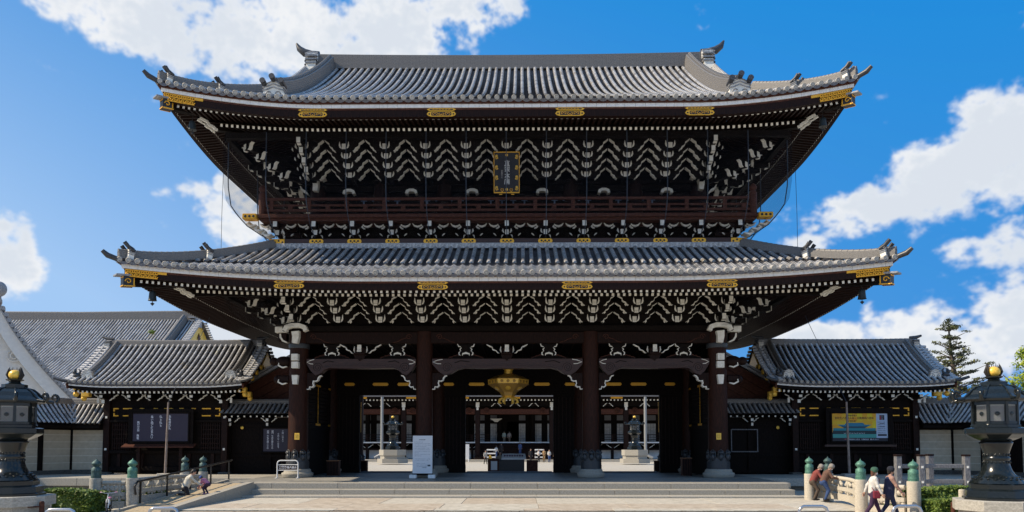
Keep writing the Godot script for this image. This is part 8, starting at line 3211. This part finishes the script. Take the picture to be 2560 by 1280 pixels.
	for q in [["distant visitor in a black suit, leftmost of the courtyard group", Vector3(2.0, -0.5, -58), 0.4, 1.7, stand, dark, dark], ["distant visitor in white with dark trousers in the courtyard group", Vector3(3.05, -0.5, -57.5), 0.1, 1.6, hold, white, dark], ["distant visitor in a long tan coat in the courtyard group", Vector3(3.75, -0.5, -57.6), -0.2, 1.65, hold, tan, tan], ["distant visitor in white with a blue bag, rightmost of the courtyard group", Vector3(4.4, -0.5, -57.3), 0.3, 1.6, hold, white, blue],
		["distant figure in dark clothes half hidden by the right door jamb", Vector3(5.2, -0.5, -58), 0.0, 1.65, stand, dark, blue], ["woman in pale grey walking left of the reception desk", Vector3(-3.45, -0.5, -47.5), 0.5, 1.58, walk, c.call(0.45, 0.44, 0.42), dark], ["small child in yellow beside the woman in pale grey", Vector3(-2.9, -0.5, -47.8), 0.2, 1.15, stand, c.call(0.7, 0.42, 0.04), dark],
		["distant visitor in white shirt and jeans at the stair foot", Vector3(-2.7, -0.05, -62.6), 2.6, 1.65, walk, white, blue], ["distant visitor in black at the stair foot", Vector3(-2.0, 0.2, -63.0), 3.0, 1.75, stand, dark, dark], ["distant visitor in blue on the wooden stairs behind the tray", Vector3(0.6, 0.45, -63.5), 3.1, 1.6, stand, blue, blue], ["visitor in pale green on the far veranda", Vector3(-1.7, 2.04, -67.2), 3.0, 1.65, stand, c.call(0.35, 0.45, 0.42), c.call(0.3, 0.26, 0.2)], ["visitor in grey on the far veranda", Vector3(-0.95, 2.04, -67.0), 2.9, 1.62, walk, c.call(0.3, 0.27, 0.26), c.call(0.2, 0.15, 0.12)],
		["attendant in beige behind the reception desk", Vector3(-0.7, -0.45, -10.3), 0.2, 1.72, hold, c.call(0.5, 0.42, 0.30), dark]]:
		person(q[0], q[1], q[2], q[3], q[4], {"top": q[5], "legs": q[6]}, "", false)

func bicycle() -> void:   # a child's white bicycle standing at the foot of the handrail
	var o := thing("child_bicycle", "small white child's bicycle at the foot of the ramp handrail", "bicycle", Vector3(-13.95, -0.62, 14.9), 0.35)
	var mb := MB.new()
	for q in [[0.0, 0.42], [0.0, -0.34]]:
		mb = MB.new()
		var ring := PackedVector3Array()
		for k in 25:
			var w := TAU * k / 24.0
			ring.append(Vector3(0, 0.2 + 0.185 * sin(w), q[1] + 0.185 * cos(w)))
		mb.tube(ring, 0.02, 6, false)
		var wl := put(mb, "wheel", M.iron, o)
		mb = MB.new()
		for k in 10:
			var w := TAU * k / 10.0
			mb.tube(PackedVector3Array([Vector3(0, 0.2, q[1]), Vector3(0, 0.2 + 0.17 * sin(w), q[1] + 0.17 * cos(w))]), 0.004, 4)
		mb.tube(PackedVector3Array([Vector3(-0.05, 0.2, q[1]), Vector3(0.05, 0.2, q[1])]), 0.02, 8)
		put(mb, "spokes", M.steel, wl)
	mb = MB.new()
	for s in [[Vector3(0, 0.2, -0.34), Vector3(0, 0.24, 0.0)], [Vector3(0, 0.24, 0.0), Vector3(0, 0.48, -0.14)], [Vector3(0, 0.24, 0.0), Vector3(0, 0.5, 0.27)], [Vector3(0, 0.45, -0.12), Vector3(0, 0.5, 0.27)], [Vector3(0, 0.2, -0.34), Vector3(0, 0.42, -0.13)], [Vector3(0.04, 0.2, 0.42), Vector3(0.03, 0.5, 0.29)], [Vector3(-0.04, 0.2, 0.42), Vector3(-0.03, 0.5, 0.29)], [Vector3(0, 0.48, 0.29), Vector3(0, 0.68, 0.24)]]:
		mb.tube(PackedVector3Array([s[0], s[1]]), 0.018, 7)
	put(mb, "frame", M.whitepaint, o)
	mb = MB.new()
	mb.tube(PackedVector3Array([Vector3(-0.25, 0.73, 0.15), Vector3(-0.1, 0.7, 0.25), Vector3(0.1, 0.7, 0.25), Vector3(0.25, 0.73, 0.15)]), 0.014, 6)
	put(mb, "handlebar", M.steel, o)
	mb = MB.new()
	mb.ball(Vector3(0, 0.52, -0.17), Vector3(0.06, 0.03, 0.12), 10, 6)
	put(mb, "saddle", M.pinkgrip, o)
	for s in [-1.0, 1.0]:
		mb = MB.new()
		mb.tube(PackedVector3Array([Vector3(s * 0.2, 0.72, 0.17), Vector3(s * 0.27, 0.735, 0.13)]), 0.02, 8)
		put(mb, "grip", M.pinkgrip, o)
	mb = MB.new()
	mb.tube(PackedVector3Array([Vector3(-0.06, 0.24, 0), Vector3(0.06, 0.24, 0)]), 0.05, 10)
	mb.box(Vector3(0.1, 0.14, 0.02), Vector3(0.07, 0.02, 0.06))
	mb.box(Vector3(-0.1, 0.34, -0.02), Vector3(0.07, 0.02, 0.06))
	put(mb, "crank", M.iron, o)

func _ready() -> void:
	rng.seed = 7
	world()
	materials()
	ground()
	gate()
	ramp()
	for s in [-1.0, 1.0]:
		pavilion(s)
		connecting_wall(s)
		var w: String = "right" if s > 0 else "left"
		plaster_wall(Vector3(s * 26.2, 0, -5.3), 0.0, 1, 2.4, "short cream wall bay touching the outer post of the %s pavilion" % w, s)
		plaster_wall(Vector3(s * 29.35, 0, -0.1), s * -1.215, 5, 2.2, "long cream wall turning toward the viewer at far %s" % w, s)
	founders_hall()
	big_roof_hall()
	white_gable()
	boards()
	bronze_lantern(Vector3(15.0, 0.17, 19.0), 0.35, "tall bronze lantern on a stone plinth at right, nearest of all", true)
	bronze_lantern(Vector3(-15.4, 0.2, 18.0), -0.55, "tall bronze lantern on a stone plinth at far left, cut by the frame", true)
	bronze_lantern(Vector3(-14.3, 1.2, -47.0), 0.2, "bronze lantern on a stepped pedestal seen through the left doorway", false)
	bronze_lantern(Vector3(14.0, 1.2, -47.0), -0.2, "bronze lantern on a stepped pedestal seen through the right doorway", false)
	hanging_lantern()
	for s in [-1.0, 1.0]:
		var w: String = "left" if s < 0 else "right"
		wind_bell(Vector3(s * 17.1, 9.25, 5.7), "bell hanging under the lower eave's %s corner" % w)
		wind_bell(Vector3(s * 16.1, 18.4, 4.0), "bell hanging under the upper eave's %s corner" % w)
	posts_and_rails()
	small_things()
	plants()
	bicycle()
	people()
